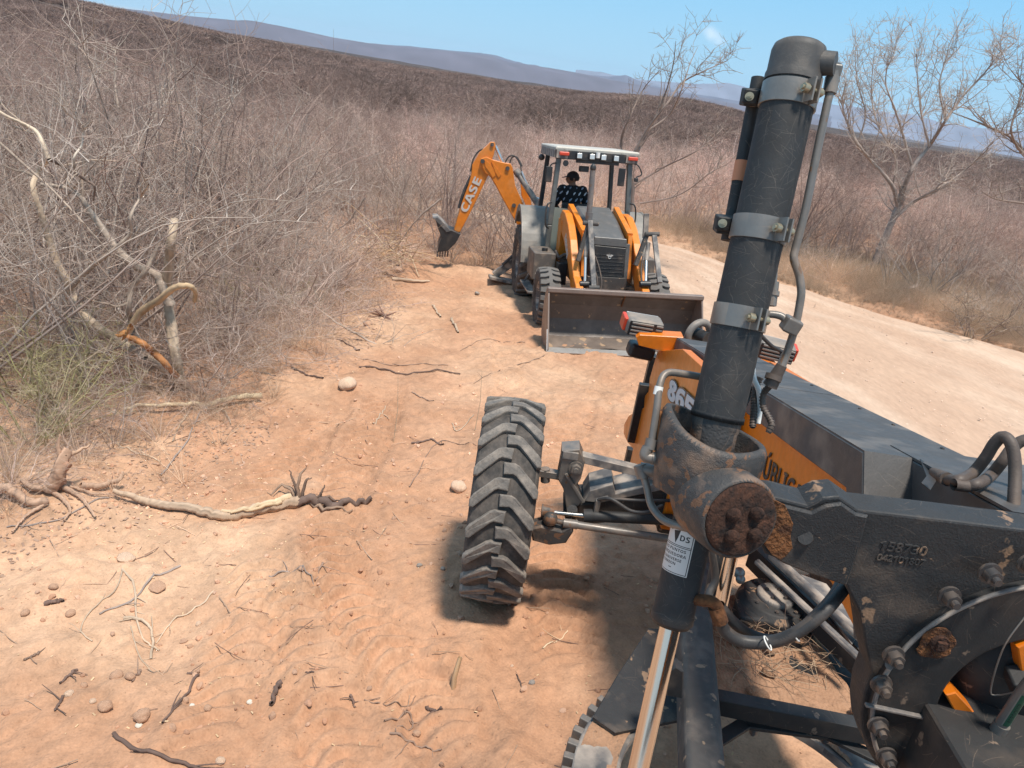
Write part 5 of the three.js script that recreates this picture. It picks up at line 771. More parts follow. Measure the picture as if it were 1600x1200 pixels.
    const mb = mesh('moldboard', (() => { const pts = []; for (let k = 0; k <= 14; k++) { const a = lerp(-0.9, 0.9, k / 14); pts.push([0.42 * Math.cos(a) - 0.25, 0.45 + 0.42 * Math.sin(a)]); } const o = [...pts, ...pts.slice().reverse().map(([a, b]) => [a + 0.025, b])]; return slab(o.map(([zz, yy]) => V(0.1, yy + 0.08, -1.7 - zz)), V(2.4, 0, 0)); })(), M.greyDusty, G); void mb; }
  { const dk = mesh('drawbar_deck', slab([[1108, 940], [1240, 930], [1360, 1090], [1360, 1140], [1118, 1096]].map(p => PY(...p, 0.84)), V(0, 0.02, 0), 0.004), M.black, G);
    const a = PY(1108, 935, 0.865), b = PY(1362, 1128, 0.865); const g = new THREE.PlaneGeometry(1, 1, 60, 60); g.rotateX(-Math.PI / 2); const p = g.attributes.position; const cor = [[1109, 945], [1215, 900], [1118, 1094], [1358, 1134]].map(q => PY(...q, 0.868)); for (let i = 0; i < p.count; i++) { const u = p.getX(i) + 0.5, v = p.getZ(i) + 0.5; const q = cor[0].clone().lerp(cor[1], u).lerp(cor[2].clone().lerp(cor[3], u), v); q.y += 0.07 * (fbm(q.x * 7, q.z * 7, 4, 36) - 0.5) + 0.01; p.setXYZ(i, q.x, q.y, q.z); } g.computeVertexNormals(); mesh('deck_soil', g, M.deckSoil, dk, 0.6); void a; void b;
    const T = new Twigs(), r = mulberry(9); for (let k = 0; k < 170; k++) { const u = Math.pow(r(), 1.3), v = 0.2 + 0.6 * r(); const q = cor[0].clone().lerp(cor[1], u * 0.9).lerp(cor[2].clone().lerp(cor[3], u), v); const an = r() * 6.28; T.add(walk([q.x, q.y + 0.03 + r() * 0.02, q.z], [Math.cos(an), 0.05, Math.sin(an)], 0.08 + r() * 0.25, 5, 0.6, 0, r), 0.0022, 0.0012, [[0.42, 0.30, 0.20], [0.3, 0.2, 0.13], [0.22, 0.14, 0.1]][Math.floor(r() * 3)], 3); } const tm = shadow(new THREE.Mesh(T.build(), twigMat)); tm.name = 'caught_twigs'; tm.userData.kind = 'stuff'; dk.add(tm);
    const R2 = mulberry(19); for (let k = 0; k < 12; k++) { const q = cor[0].clone().lerp(cor[1], R2()).lerp(cor[2].clone().lerp(cor[3], R2()), R2()); mesh('soil_clod', new THREE.IcosahedronGeometry(0.012 + 0.022 * R2(), 1).scale(1.3, 0.7, 1).translate(q.x, q.y + 0.03, q.z), M.deckSoil, dk, 2); } }
  { const c = PY(1207, 945, 0.93); const gb = mesh('swing_gearbox', [lathe([[0.185, -0.09], [0.19, 0.0], [0.185, 0.02], [0.16, 0.035], [0.16, 0.05], [0.0001, 0.052]], c, V(0, 1, 0), 48), box(c.clone().add(V(-0.13, -0.04, 0.09)), 0.16, 0.12, 0.16, 0.02), lathe([[0.11, -0.16], [0.13, -0.05], [0.13, 0]], c.clone().add(V(0.05, -0.02, 0.13)), V(0, 1, 0), 32)], M.casting, G); const lid = mesh('gearbox_lid', lathe([[0.098, 0.05], [0.098, 0.066], [0.09, 0.074], [0.07, 0.074], [0.066, 0.07], [0.0001, 0.07]], c.clone().add(V(0, 0, 0)), V(0, 1, 0), 44), M.greyDusty, gb); for (let k = 0; k < 8; k++) { const a = k / 8 * 6.283 + 0.2; mesh('flange_bolt', hexBolt(V(c.x + Math.cos(a) * 0.138, c.y + 0.045, c.z + Math.sin(a) * 0.138), V(0, 1, 0), 0.011, 0.016, 0.2), M.boltDark, gb); } for (let k = 0; k < 4; k++) { const a = k / 4 * 6.283 + 0.6; mesh('lid_bolt', hexBolt(V(c.x + Math.cos(a) * 0.05, c.y + 0.07, c.z + Math.sin(a) * 0.05), V(0, 1, 0), 0.009, 0.01, 0.2), M.boltDark, lid); } mesh('gearbox_knob', [new THREE.SphereGeometry(0.03, 16, 12).translate(...PY(1155, 895, 1.1).toArray()), new THREE.SphereGeometry(0.025, 16, 12).translate(...PY(1157, 905, 1.08).toArray())], M.zinc, gb); }
  mesh('cylinder_link', [cyl(P(1146, 850, 2.3), P(1124, 955, 2.35), 0.021, 0.021, 24)], M.chrome, G); mesh('link_barrel', [cyl(P(1128, 850, 2.4), P(1110, 950, 2.42), 0.026, 0.026, 20)], M.black, G); mesh('link_hose', tube([P(1112, 860, 2.3), P(1118, 905, 2.32), P(1108, 930, 2.3), P(1122, 955, 2.2)], 0.012, 10), M.hose, G);
  const cb = mesh('cross_bar', bar(PY(1116, 1096, 0.96), PY(1400, 1152, 0.96), 0.07, 0.085), M.black, G); mesh('strap_bar', [bar(PY(1120, 1158, 0.88), PY(1165, 1130, 0.88), 0.06, 0.02), bar(PY(1165, 1130, 0.88), PY(1292, 1147, 0.88), 0.06, 0.02), bar(PY(1292, 1147, 0.88), PY(1400, 1200, 0.88), 0.06, 0.02)], M.black, cb); for (const [a, b] of [[1178, 1142], [1290, 1154]]) mesh('strap_bolt', hexBolt(PY(a, b - 6, 0.87), V(0, -1, 0.3), 0.018, 0.03, 0.3), M.boltDark, cb);
  mesh('rod_bracket', [slab([[1040, 1052], [1056, 1042], [1068, 1050], [1066, 1092], [1042, 1088]].map(p => PZ(...p, -2.45)), V(0, 0, -0.06), 0.004)], M.blackPlastic, G);
  // ---- rear frame and cab beside the viewpoint
  mesh('cab_floor', box(V(1.35, 1.62, 0.95), 1.5, 0.12, 1.7), M.black, G); mesh('cab_roof', box(V(1.35, 3.62, 0.85), 1.55, 0.12, 1.9, 0.05), M.orange, G); for (const [x, z] of [[0.66, 0.12], [2.04, 0.12], [0.66, 1.75], [2.04, 1.75]]) mesh('cab_post', box(V(x, 2.6, z), 0.08, 1.9, 0.08, 0.02), M.black, G); mesh('cab_panel', [box(V(1.35, 1.95, 0.14), 1.3, 0.55, 0.04)], M.orange, G); mesh('step_plate', box(V(0.2, 1.55, 0.5), 0.75, 0.05, 0.8), M.black, G);
  settle(G);
}

// ---------------------------------------------------------------- backhoe loader, built in its own frame: x to its own left, y up, z forward
const BH = new THREE.Matrix4().compose(V(1.227, -0.427, -12.288), new THREE.Quaternion().setFromEuler(new THREE.Euler(-4.1 * Math.PI / 180, 9.07 * Math.PI / 180, 3.04 * Math.PI / 180, 'YZX')), V(1, 1, 1));
const BHi = BH.clone().invert(), BHe = EYE.clone().applyMatrix4(BHi);
const LZ = (px, py, z) => { const d = rayOf(px, py).transformDirection(BHi); return BHe.clone().addScaledVector(d, (z - BHe.z) / d.z); };
const backhoe = new THREE.Group(); backhoe.name = 'backhoe_loader'; scene.add(backhoe); backhoe.applyMatrix4(BH);
tag(backhoe, 'orange and grey backhoe loader with open cab and rear arm digging in the brush', 'backhoe');
{
  const B = backhoe; const prof = (x, l) => l.map(([z, y]) => V(x, y, z));
  // wheels
  function bhWheel(R, w, rim, style) {
    const t = mesh('tyre', lathe(tyreProfile(R - 0.025, w, rim), V(0, 0, 0), V(1, 0, 0), 56), M.rubber, new THREE.Group(), 2.5); t.removeFromParent(); const rad = x => R - 0.035 - 0.02 * Math.pow(Math.abs(x) / (w * 0.45), 2.5); const h = w / 2;
    const A = style ? [[-0.02, 0.035], [0.06, 0.03], [h * 0.98, -0.07], [h, -0.12], [h * 0.86, -0.125], [0.05, -0.03], [-0.02, -0.02]] : [[-0.03, 0.045], [0.03, 0.07], [0.075, 0.04], [h * 0.98, 0.05], [h, -0.03], [0.085, -0.04], [0.03, -0.02], [-0.03, -0.045]]; const n = style ? 20 : 22;
    const gR = lugGeo(A, rad, 0.045, R), gL = lugGeo(A.map(([x, s]) => [-x, s]).reverse(), rad, 0.045, R);
    for (let k = 0; k < n; k++) for (const s of [0, 1]) { const m = shadow(new THREE.Mesh(s ? gL : gR, M.lugFar)); m.name = 'tread_lug'; m.rotation.x = (k + s * 0.5) / n * Math.PI * 2; t.add(m); }
    mesh('rim', [lathe([[rim + 0.005, -h * 0.8], [rim - 0.03, -h * 0.82], [rim - 0.05, -h * 0.4], [0.12, -h * 0.3], [0.1, -h * 0.55], [0.001, -h * 0.56]], V(0, 0, 0), V(1, 0, 0), 40), lathe([[rim + 0.005, h * 0.8], [rim - 0.03, h * 0.82], [rim - 0.05, h * 0.4], [0.001, h * 0.3]], V(0, 0, 0), V(1, 0, 0), 40)], M.greyDusty, t); return t;
  }
  const fw = bhWheel(0.47, 0.33, 0.24, 0); fw.name = 'front_wheel'; fw.position.set(-0.88, 0.46, 0.05); B.add(fw); const fw2 = fw.clone(); fw2.position.x = 0.90; B.add(fw2);
  const rw = bhWheel(0.67, 0.45, 0.33, 1); rw.name = 'rear_wheel'; rw.position.set(-0.93, 0.66, -2.12); B.add(rw); const rw2 = rw.clone(); rw2.position.x = 0.95; B.add(rw2);
  mesh('front_axle', [bar(V(-0.75, 0.48, 0.05), V(0.78, 0.48, 0.05), 0.14, 0.16)], M.blackDusty, B); mesh('rear_axle', bar(V(-0.75, 0.66, -2.12), V(0.78, 0.66, -2.12), 0.3, 0.3), M.blackDusty, B);
  mesh('chassis', [box(V(0, 0.72, -1.2), 0.62, 0.34, 3.2), box(V(0, 0.95, -2.2), 1.25, 0.25, 1.2)], M.blackDusty, B);
  // bonnet and grille
  const hood = mesh('bonnet', (() => { const s = (z, w, y, y0) => [[-w, y0], [-w, y - 0.06], [-w + 0.06, y], [w - 0.06, y], [w, y - 0.06], [w, y0]].map(([x, yy]) => V(x, yy, z)); const A = s(-1.15, 0.34, 1.82, 0.95), C = s(-0.4, 0.31, 1.68, 0.9), D = s(0.30, 0.27, 1.50, 0.85); const pos = []; const quad = (a, b, c, d) => pos.push(...[a, b, c, a, c, d].flatMap(v => v.toArray())); for (const [p, q] of [[A, C], [C, D]]) for (let i = 0; i < 5; i++) quad(p[i], q[i], q[i + 1], p[i + 1]); for (let i = 1; i < 5; i++) { pos.push(...D[0].toArray(), ...D[i + 1 > 5 ? 5 : i + 1].toArray(), ...D[i].toArray()); } const g = new THREE.BufferGeometry(); g.setAttribute('position', new THREE.Float32BufferAttribute(pos, 3)); g.computeVertexNormals(); return g; })(), (() => { const m = M.bonnet; m.side = THREE.DoubleSide; return m; })(), B);
  const gr = mesh('grille', slab([V(-0.30, 0.72, 0.31), V(0.30, 0.72, 0.31), V(0.27, 1.36, 0.31), V(-0.24, 1.38, 0.31)], V(0, 0, 0.04), 0.01), M.blackPlastic, hood); mesh('grille_frame', [slab([V(-0.27, 1.385, 0.3), V(0.28, 1.37, 0.3), V(0.26, 1.5, 0.27), V(-0.25, 1.51, 0.27)], V(0, 0, 0.05), 0.008), bar(V(0.32, 0.72, 0.3), V(0.29, 1.42, 0.3), 0.06, 0.08)], M.bonnet, hood); for (let k = 0; k < 9; k++) mesh('grille_slat', box(V(0, 0.80 + k * 0.055, 0.353), 0.5, 0.008, 0.006, 0.002), M.blackPlastic, gr);
  { const c = V(0.02, 1.22, 0.354); mesh('emblem', [box(c.clone().add(V(0, 0.018, 0)), 0.10, 0.012, 0.004, 0.001), box(c.clone().add(V(-0.035, 0.008, 0)), 0.04, 0.012, 0.004, 0.001, new THREE.Euler(0, 0, -0.5)), box(c.clone().add(V(0.035, 0.008, 0)), 0.04, 0.012, 0.004, 0.001, new THREE.Euler(0, 0, 0.5)), new THREE.TorusGeometry(0.02, 0.006, 6, 18).translate(c.x, c.y - 0.018, c.z)], M.lens, gr); }
  for (const s of [-1, 1]) mesh('bonnet_trim', [bar(V(s * 0.40, 1.80, -1.12), V(s * 0.37, 1.52, 0.1), 0.09, 0.10), bar(V(s * 0.37, 1.52, 0.1), V(s * 0.37, 0.86, 0.28), 0.07, 0.10)], M.orangeFar, B);
  // loader arms, links, cylinders, cross tube
  const armP = [[-1.05, 1.66], [-0.9, 1.76], [-0.6, 1.74], [-0.25, 1.60], [0.05, 1.40], [0.35, 1.12], [0.62, 0.92], [0.82, 0.85], [0.92, 0.78], [0.96, 0.35], [0.9, 0.24], [0.78, 0.3], [0.72, 0.55], [0.5, 0.7], [0.2, 0.92], [-0.15, 1.14], [-0.5, 1.3], [-0.95, 1.46]];
  for (const x of [-0.58, 0.46]) { const arm = mesh('loader_arm', slab(prof(x, armP), V(0.12, 0, 0), 0.01), M.orangeFar, B); mesh('arm_pin', cyl(V(x - 0.02, 0.36, 0.88), V(x + 0.14, 0.36, 0.88), 0.045), M.blackDusty, arm); mesh('arm_foot', slab(prof(x - 0.02, [[0.92, 0.62], [1.0, 0.58], [1.045, 0.26], [0.9, 0.24]]), V(0.16, 0, 0), 0.008), M.orangeFar, arm);
    if (x < 0) mesh('arm_lettering', letters('580N', bold, 0.13, 0.003, V(x - 0.001, 1.36, -0.42), V(0, -0.62, 0.78), V(0, 0.78, 0.62), 0.002, 0.46), M.decal, arm); }
  mesh('cross_tube', cyl(V(-0.5, 0.58, 0.72), V(0.5, 0.58, 0.72), 0.075, 0.075, 24), M.orangeFar, B);
  for (const x of [-0.52, 0.52]) mesh('loader_tower', box(V(x, 1.1, -0.95), 0.14, 1.0, 0.3), M.orangeFar, B);
  for (const s of [-1, 1]) { const o = s < 0 ? 0 : 1; const k = mesh('bucket_link', s < 0 ? [bar(LZ(922, 345, 0.45), LZ(928, 452, 0.95), 0.075, 0.05, V(0, 0, 1))] : [bar(LZ(1022, 366, 0.45), LZ(1031, 442, 0.9), 0.075, 0.05, V(0, 0, 1))], M.greyDusty, B); mesh('link_pin', s < 0 ? [cyl(LZ(911, 348, 0.45), LZ(935, 350, 0.45), 0.035), cyl(LZ(920, 450, 0.95), LZ(936, 450, 0.95), 0.04)] : [cyl(LZ(1008, 366, 0.45), LZ(1030, 366, 0.45), 0.035)], M.blackDusty, k);
    mesh('bell_crank', s < 0 ? [bar(LZ(919, 352, 0.42), LZ(903, 408, 0.55), 0.06, 0.06, V(0, 0, 1))] : [bar(LZ(1011, 366, 0.42), LZ(993, 415, 0.5), 0.06, 0.07, V(0, 0, 1))], M.blackDusty, B);
    const rc = mesh('tilt_cylinder', s < 0 ? [cyl(LZ(918, 362, 0.42), LZ(915, 402, 0.6), 0.035)] : [cyl(LZ(1013, 380, 0.42), LZ(1010, 408, 0.6), 0.035)], M.greyDusty, B); mesh('tilt_rod', s < 0 ? cyl(LZ(915, 400, 0.6), LZ(914, 440, 0.8), 0.022) : cyl(LZ(1010, 406, 0.6), LZ(1009, 440, 0.8), 0.022), M.chromeFar, rc); mesh('rod_eye', s < 0 ? [cyl(LZ(906, 444, 0.82), LZ(922, 444, 0.82), 0.05)] : [cyl(LZ(1000, 444, 0.82), LZ(1016, 444, 0.82), 0.05)], M.blackPlastic, rc);
    mesh('loader_hose', s < 0 ? [tube([LZ(930, 400, 0.6), LZ(936, 418, 0.7), LZ(940, 440, 0.8), LZ(938, 455, 0.85)], 0.012, 8), tube([LZ(929, 420, 0.6), LZ(933, 435, 0.75), LZ(934, 456, 0.85)], 0.012, 8)] : [tube([LZ(1004, 400, 0.5), LZ(1002, 420, 0.6), LZ(1003, 440, 0.75)], 0.012, 8)], M.hoseDusty, B); void o; }
  mesh('marker_post', bar(LZ(1010, 334, 0.4), LZ(1008, 372, 0.4), 0.08, 0.05, V(0, 0, 1)), M.greyDusty, B);
  mesh('side_plumbing', [tube([LZ(868, 392, -0.6), LZ(874, 402, -0.5), LZ(884, 398, -0.4), LZ(895, 404, -0.3)], 0.03, 8), tube([LZ(866, 398, -0.6), LZ(880, 408, -0.5), LZ(893, 410, -0.3)], 0.025, 8), cyl(LZ(880, 402, -0.5), LZ(896, 404, -0.4), 0.045)], M.hoseDusty, B);
  // front bucket
  { const x0 = -1.08, x1 = 1.26; const bp = [[1.70, 0.02], [1.32, 0.03], [1.19, 0.06], [1.11, 0.16], [1.08, 0.36], [1.10, 0.58], [1.17, 0.74], [1.26, 0.82], [1.33, 0.83]]; const th = 0.025; const outer = bp.map(([z, y], i) => { const a = bp[Math.max(0, i - 1)], b = bp[Math.min(bp.length - 1, i + 1)]; let nz = -(b[1] - a[1]), ny = (b[0] - a[0]); const l = Math.hypot(nz, ny); return [z + nz / l * th * (1), y + ny / l * th]; });
    const bk = mesh('front_bucket', slab(prof(x0 + 0.02, [...bp, ...outer.reverse()]), V(x1 - x0 - 0.04, 0, 0)), M.bucket, B, 1);
    for (const x of [x0, x1 - 0.025]) mesh('bucket_side', slab(prof(x, [[1.70, 0.01], [1.3, 0.01], [1.17, 0.04], [1.08, 0.14], [1.05, 0.36], [1.07, 0.6], [1.15, 0.77], [1.24, 0.85], [1.34, 0.86], [1.42, 0.7], [1.62, 0.3], [1.74, 0.06]]), V(0.025, 0, 0), 0.004), M.bucketSide, bk, 1);
    mesh('bucket_rim', [bar(V(x0 - 0.01, 0.84, 1.33), V(x1 + 0.01, 0.84, 1.33), 0.10, 0.075, V(0, 1, 0), 0.02)], M.bucketSide, bk, 1); mesh('cutting_edge', slab(prof(x0, [[1.76, 0.012], [1.62, 0.03], [1.62, 0.055], [1.76, 0.02]]), V(x1 - x0, 0, 0)), M.steelWorn, bk, 1); mesh('edge_guard', slab(prof(x0 - 0.012, [[1.62, 0.32], [1.76, 0.03], [1.72, 0.02], [1.58, 0.3]]), V(0.012, 0, 0)), M.steelWorn, bk, 1);
    mesh('bucket_rib', bar(V(0.1, 0.6, 1.12), V(0.1, 0.8, 1.26), 0.02, 0.03), M.rust, bk); mesh('bucket_soil', (() => { const g = new THREE.PlaneGeometry(x1 - x0 - 0.1, 0.46, 70, 24); g.rotateX(-Math.PI / 2); const p = g.attributes.position; for (let i = 0; i < p.count; i++) { const x = p.getX(i), z = p.getZ(i); p.setY(i, 0.05 * (fbm(x * 5, z * 5, 4, 71) - 0.62) + 0.05 * sstep(0.1, -0.25, z)); } g.computeVertexNormals(); return g.translate((x0 + x1) / 2, 0.068, 1.39); })(), M.bucketSoil, bk, 0.8); }
  // cab
  const post = (a, b, w = 0.085, d = 0.09, m = M.post) => mesh('cab_post', bar(a, b, w, d, V(0, 0, 1), 0.015), m, B);
  post(V(-0.72, 0.95, -1.28), V(-0.71, 1.45, -1.28)); post(V(-0.71, 1.45, -1.28), V(-0.645, 2.62, -1.34)); post(V(0.70, 0.95, -1.28), V(0.67, 1.5, -1.28)); post(V(0.67, 1.5, -1.28), V(0.60, 2.62, -1.34)); post(V(-0.70, 1.5, -2.66), V(-0.63, 2.6, -2.66), 0.08, 0.08, M.blackPlastic); post(V(0.66, 1.5, -2.66), V(0.60, 2.6, -2.66), 0.08, 0.08, M.blackPlastic);
  const roof = mesh('cab_roof', slab([V(-0.72, 2.70, -1.27), V(0.74, 2.70, -1.27), V(0.72, 2.70, -2.9), V(-0.74, 2.70, -2.9)].reverse(), V(0, 0.07, 0), 0.02), M.roofTop, B); mesh('roof_fascia', [box(V(0, 2.645, -1.28), 1.42, 0.15, 0.07, 0.01)], M.blackPlastic, roof); for (const x of [-0.71, 0.70]) { mesh('roof_side', bar(V(x, 2.65, -1.3), V(x, 2.65, -2.86), 0.06, 0.13), M.greyDusty, roof); mesh('fascia_end', box(V(x * 0.86, 2.645, -1.24), 0.2, 0.13, 0.03), M.greyDusty, roof); }
  for (const x of [-0.32, -0.10, 0.10, 0.32]) { const l = mesh('roof_lamp', box(V(x, 2.64, -1.22), 0.10, 0.10, 0.07, 0.015), M.blackPlastic, roof); mesh('lamp_lens', box(V(x, 2.645, -1.178), 0.085, 0.085, 0.02, 0.01), M.lens, l); } for (const x of [-0.58, 0.62]) mesh('turn_signal', box(V(x, 2.66, -1.21), 0.17, 0.06, 0.05, 0.015), M.red, roof); mesh('beacon', [cyl(V(0.0, 2.63, -1.2), V(0.0, 2.72, -1.2), 0.035)], M.white, roof);
  mesh('wind_deflector', bar(V(-0.35, 2.55, -1.3), V(0.40, 2.55, -1.3), 0.05, 0.05), M.blackPlastic, roof);
  mesh('rear_lamp', [new THREE.SphereGeometry(0.06, 14, 10).translate(-0.74, 2.52, -2.7)], M.blackPlastic, roof); mesh('round_lamp', [cyl(LZ(884, 255, -1.3), LZ(884, 255, -1.2), 0.05)], M.blackPlastic, roof);
  const mir = (p, w, h, r) => mesh('mirror', box(p, w, h, 0.04, 0.015, new THREE.Euler(0, r, 0)), M.blackPlastic, B); mir(V(-0.16, 2.42, -1.5), 0.18, 0.10, 0); mir(V(-0.80, 2.30, -1.3), 0.12, 0.26, 0.3); mir(LZ(971, 277, -1.25), 0.12, 0.30, -0.3); mir(LZ(994, 281, -1.2), 0.07, 0.07, 0); mesh('mirror_arm', [tube([V(0.62, 2.58, -1.3), V(0.72, 2.56, -1.22), V(0.80, 2.42, -1.2), LZ(994, 277, -1.2)], 0.012, 8), tube([V(-0.66, 2.5, -1.3), V(-0.75, 2.48, -1.3), V(-0.80, 2.42, -1.3)], 0.012, 8)], M.blackPlastic, B);
  for (const s of [-1, 1]) mesh('grab_handle', s < 0 ? tube([V(-0.72, 1.85, -1.2), V(-0.80, 1.8, -1.15), V(-0.82, 1.6, -1.12), V(-0.80, 1.45, -1.12), V(-0.74, 1.4, -1.2)], 0.014, 8) : tube([LZ(984, 318, -1.2), LZ(992, 322, -1.15), LZ(993, 340, -1.15), LZ(990, 350, -1.15), LZ(982, 352, -1.2)], 0.014, 8), M.blackPlastic, B);
  mesh('exhaust_stack', [cyl(V(-0.215, 1.62, -0.4), V(-0.23, 2.46, -0.42), 0.045), cyl(V(-0.215, 1.62, -0.4), V(-0.216, 1.8, -0.4), 0.058)], M.exhaust, B); mesh('stack_tip', new THREE.SphereGeometry(0.05, 14, 10).scale(1, 1.3, 1).translate(-0.23, 2.5, -0.42), M.blackPlastic, B);
  mesh('cab_body', [slab(prof(-0.70, [[-1.3, 0.8], [-1.3, 1.45], [-1.6, 1.5], [-2.7, 1.55], [-2.7, 0.9]]), V(0.06, 0, 0), 0.01), slab(prof(0.64, [[-1.3, 0.8], [-1.3, 1.45], [-1.6, 1.5], [-2.7, 1.55], [-2.7, 0.9]]), V(0.06, 0, 0), 0.01), box(V(0, 0.95, -1.9), 1.3, 0.08, 1.4)], M.greyDusty, B); mesh('dashboard', box(V(0.0, 1.66, -1.2), 0.7, 0.22, 0.12, 0.03), M.bonnet, B); mesh('lower_window', slab([V(-0.67, 0.95, -1.27), V(-0.36, 0.95, -1.2), V(-0.36, 1.74, -1.24), V(-0.67, 1.76, -1.29)], V(0, 0, 0.008)), M.dustGlass, B); mesh('lower_window', slab([V(0.36, 1.2, -1.2), V(0.64, 1.2, -1.27), V(0.63, 1.74, -1.29), V(0.36, 1.72, -1.24)], V(0, 0, 0.008)), M.dustGlass, B);
  const seat = mesh('seat', [box(V(-0.22, 1.36, -1.95), 0.5, 0.12, 0.5, 0.04)], M.blackPlastic, B); mesh('seat_back', box(V(-0.22, 1.60, -1.70), 0.46, 0.42, 0.1, 0.04), M.blackPlastic, seat); mesh('seat_base', box(V(-0.22, 1.14, -1.95), 0.3, 0.34, 0.3), M.blackPlastic, seat);
  // fenders, tank, step
  for (const s of [-1, 1]) { const c = [-2.12, 0.66]; const pts = []; for (let k = 0; k <= 16; k++) { const a = lerp(0.12, 2.35, k / 16); pts.push([c[0] + Math.cos(a) * 0.80, c[1] + Math.sin(a) * (0.80 + 0.22 * Math.sin(a))]); } const inn = pts.map(([z, y]) => [c[0] + (z - c[0]) * 0.95, c[1] + (y - c[1]) * 0.95]).reverse(); const f = mesh('rear_fender', slab(prof(s < 0 ? -1.14 : 0.62, [...pts, ...inn]), V(0.52, 0, 0), 0.008), M.fender, B); mesh('fender_lip', slab(prof(s < 0 ? -1.16 : 1.13, [...pts.map(([z, y]) => [c[0] + (z - c[0]) * 1.01, c[1] + (y - c[1]) * 1.01]), ...pts.map(([z, y]) => [c[0] + (z - c[0]) * 0.9, c[1] + (y - c[1]) * 0.9]).reverse()]), V(0.025, 0, 0)), M.fender, f); }
  const tk = mesh('fuel_tank', box(V(-0.86, 0.84, -0.9), 0.38, 0.46, 0.75, 0.02), M.tank, B); mesh('tank_cap', cyl(V(-0.84, 1.07, -0.75), V(-0.84, 1.12, -0.75), 0.05), M.blackPlastic, tk); mesh('battery_box', box(V(-0.6, 0.78, -0.35), 0.16, 0.36, 0.2, 0.01), M.blackPlastic, B); mesh('step', [bar(V(-1.08, 0.45, -1.25), V(-1.02, 0.38, -0.55), 0.16, 0.03), bar(V(-0.95, 0.7, -1.2), V(-1.08, 0.45, -1.2), 0.03, 0.03)], M.greyDusty, B);
  mesh('right_tank', box(V(0.86, 0.84, -0.9), 0.38, 0.46, 0.75, 0.02), M.tank, B);
  // rear digging arm
  const zb = -3.25; const Q = l => l.map(p => LZ(p[0], p[1], zb));
  const boom = mesh('boom', slab(Q([[752, 248], [760, 245], [771, 250], [787, 254], [798, 256], [801, 262], [805, 290], [815, 313], [826, 336], [840, 362], [855, 398], [838, 410], [812, 357], [787, 313], [775, 290], [767, 277], [758, 270], [752, 258]]), V(0, 0, -0.28), 0.01), M.orangeFar, B, 1); const pin = (a, b, r, z = zb) => cyl(LZ(a, b, z + 0.03), LZ(a, b, z - 0.31), r); mesh('boom_pin', pin(793, 263, 0.04), M.blackDusty, boom); mesh('boom_pin', pin(803, 321, 0.04), M.blackDusty, boom); mesh('boom_pin', pin(754, 252, 0.04), M.blackDusty, boom);
  mesh('boom_stiffener', [slab(Q([[757, 249], [764, 254], [771, 264], [774, 274], [770, 278], [764, 268], [758, 260]]).map(p => p.add(V(0, 0, 0.02))), V(0, 0, -0.03), 0.003), slab(Q([[768, 252], [776, 262], [783, 273], [779, 278], [773, 268]]).map(p => p.add(V(0, 0, 0.02))), V(0, 0, -0.03), 0.003)], M.orangeFar, boom, 1);
  mesh('boom_plate', slab(Q([[815, 268], [822, 285], [834, 320], [830, 335], [818, 308]]).map(p => p.add(V(0, 0, -0.33))), V(0, 0, -0.06), 0.004), M.orangeFar, boom, 1);
  const dip = mesh('dipper_arm', slab(Q([[767, 222], [773, 222], [775, 228], [772, 242], [768, 252], [766, 268], [743, 317], [730, 343], [719, 363], [708, 366], [712, 352], [722, 317], [732, 290], [737, 272], [738, 258], [750, 238], [760, 229]]).map(p => p.add(V(0, 0, -0.05))), V(0, 0, -0.18), 0.01), M.orangeFar, B, 1); mesh('dipper_pin', cyl(LZ(769, 226, zb - 0.02), LZ(769, 226, zb - 0.26), 0.035), M.blackDusty, dip);
  { const a = LZ(729, 334, zb - 0.04), b = LZ(752, 283, zb - 0.04); const ux = b.clone().sub(a).normalize(), uy = V(-ux.y, ux.x, 0).normalize(); mesh('arm_lettering', letters('CASE', bold, 0.155, 0.003, a, ux, uy, 0.002, a.distanceTo(b) * 1.02), M.decal, dip); }
  mesh('crowd_cylinder', [cyl(LZ(806, 266, zb - 0.1), LZ(842, 322, zb + 0.2), 0.06), cyl(LZ(806, 266, zb - 0.1), LZ(811, 274, zb - 0.06), 0.07)], M.greyDusty, B); mesh('crowd_rod', cyl(LZ(774, 228, zb - 0.14), LZ(787, 258, zb - 0.14), 0.03), M.chromeFar, B); mesh('crowd_pipe', tube([LZ(815, 268, zb), LZ(822, 285, zb + 0.05), LZ(833, 305, zb + 0.1), LZ(843, 311, zb + 0.15)], 0.018, 8), M.chromeFar, B);
  mesh('arm_hose', [tube([LZ(788, 256, zb - 0.1), LZ(795, 245, zb - 0.1), LZ(804, 244, zb - 0.1), LZ(812, 255, zb - 0.1), LZ(815, 268, zb - 0.05)], 0.014, 8), tube([LZ(796, 256, zb - 0.2), LZ(800, 246, zb - 0.2), LZ(808, 246, zb - 0.2), LZ(816, 260, zb - 0.2)], 0.014, 8), tube([LZ(764, 233, zb - 0.1), LZ(750, 235, zb - 0.1), LZ(740, 248, zb - 0.1), LZ(735, 268, zb - 0.1)], 0.016, 8), tube([LZ(736, 275, zb - 0.1), LZ(728, 292, zb - 0.1), LZ(722, 308, zb - 0.1), LZ(717, 325, zb - 0.1)], 0.03, 8)], M.hose, B);
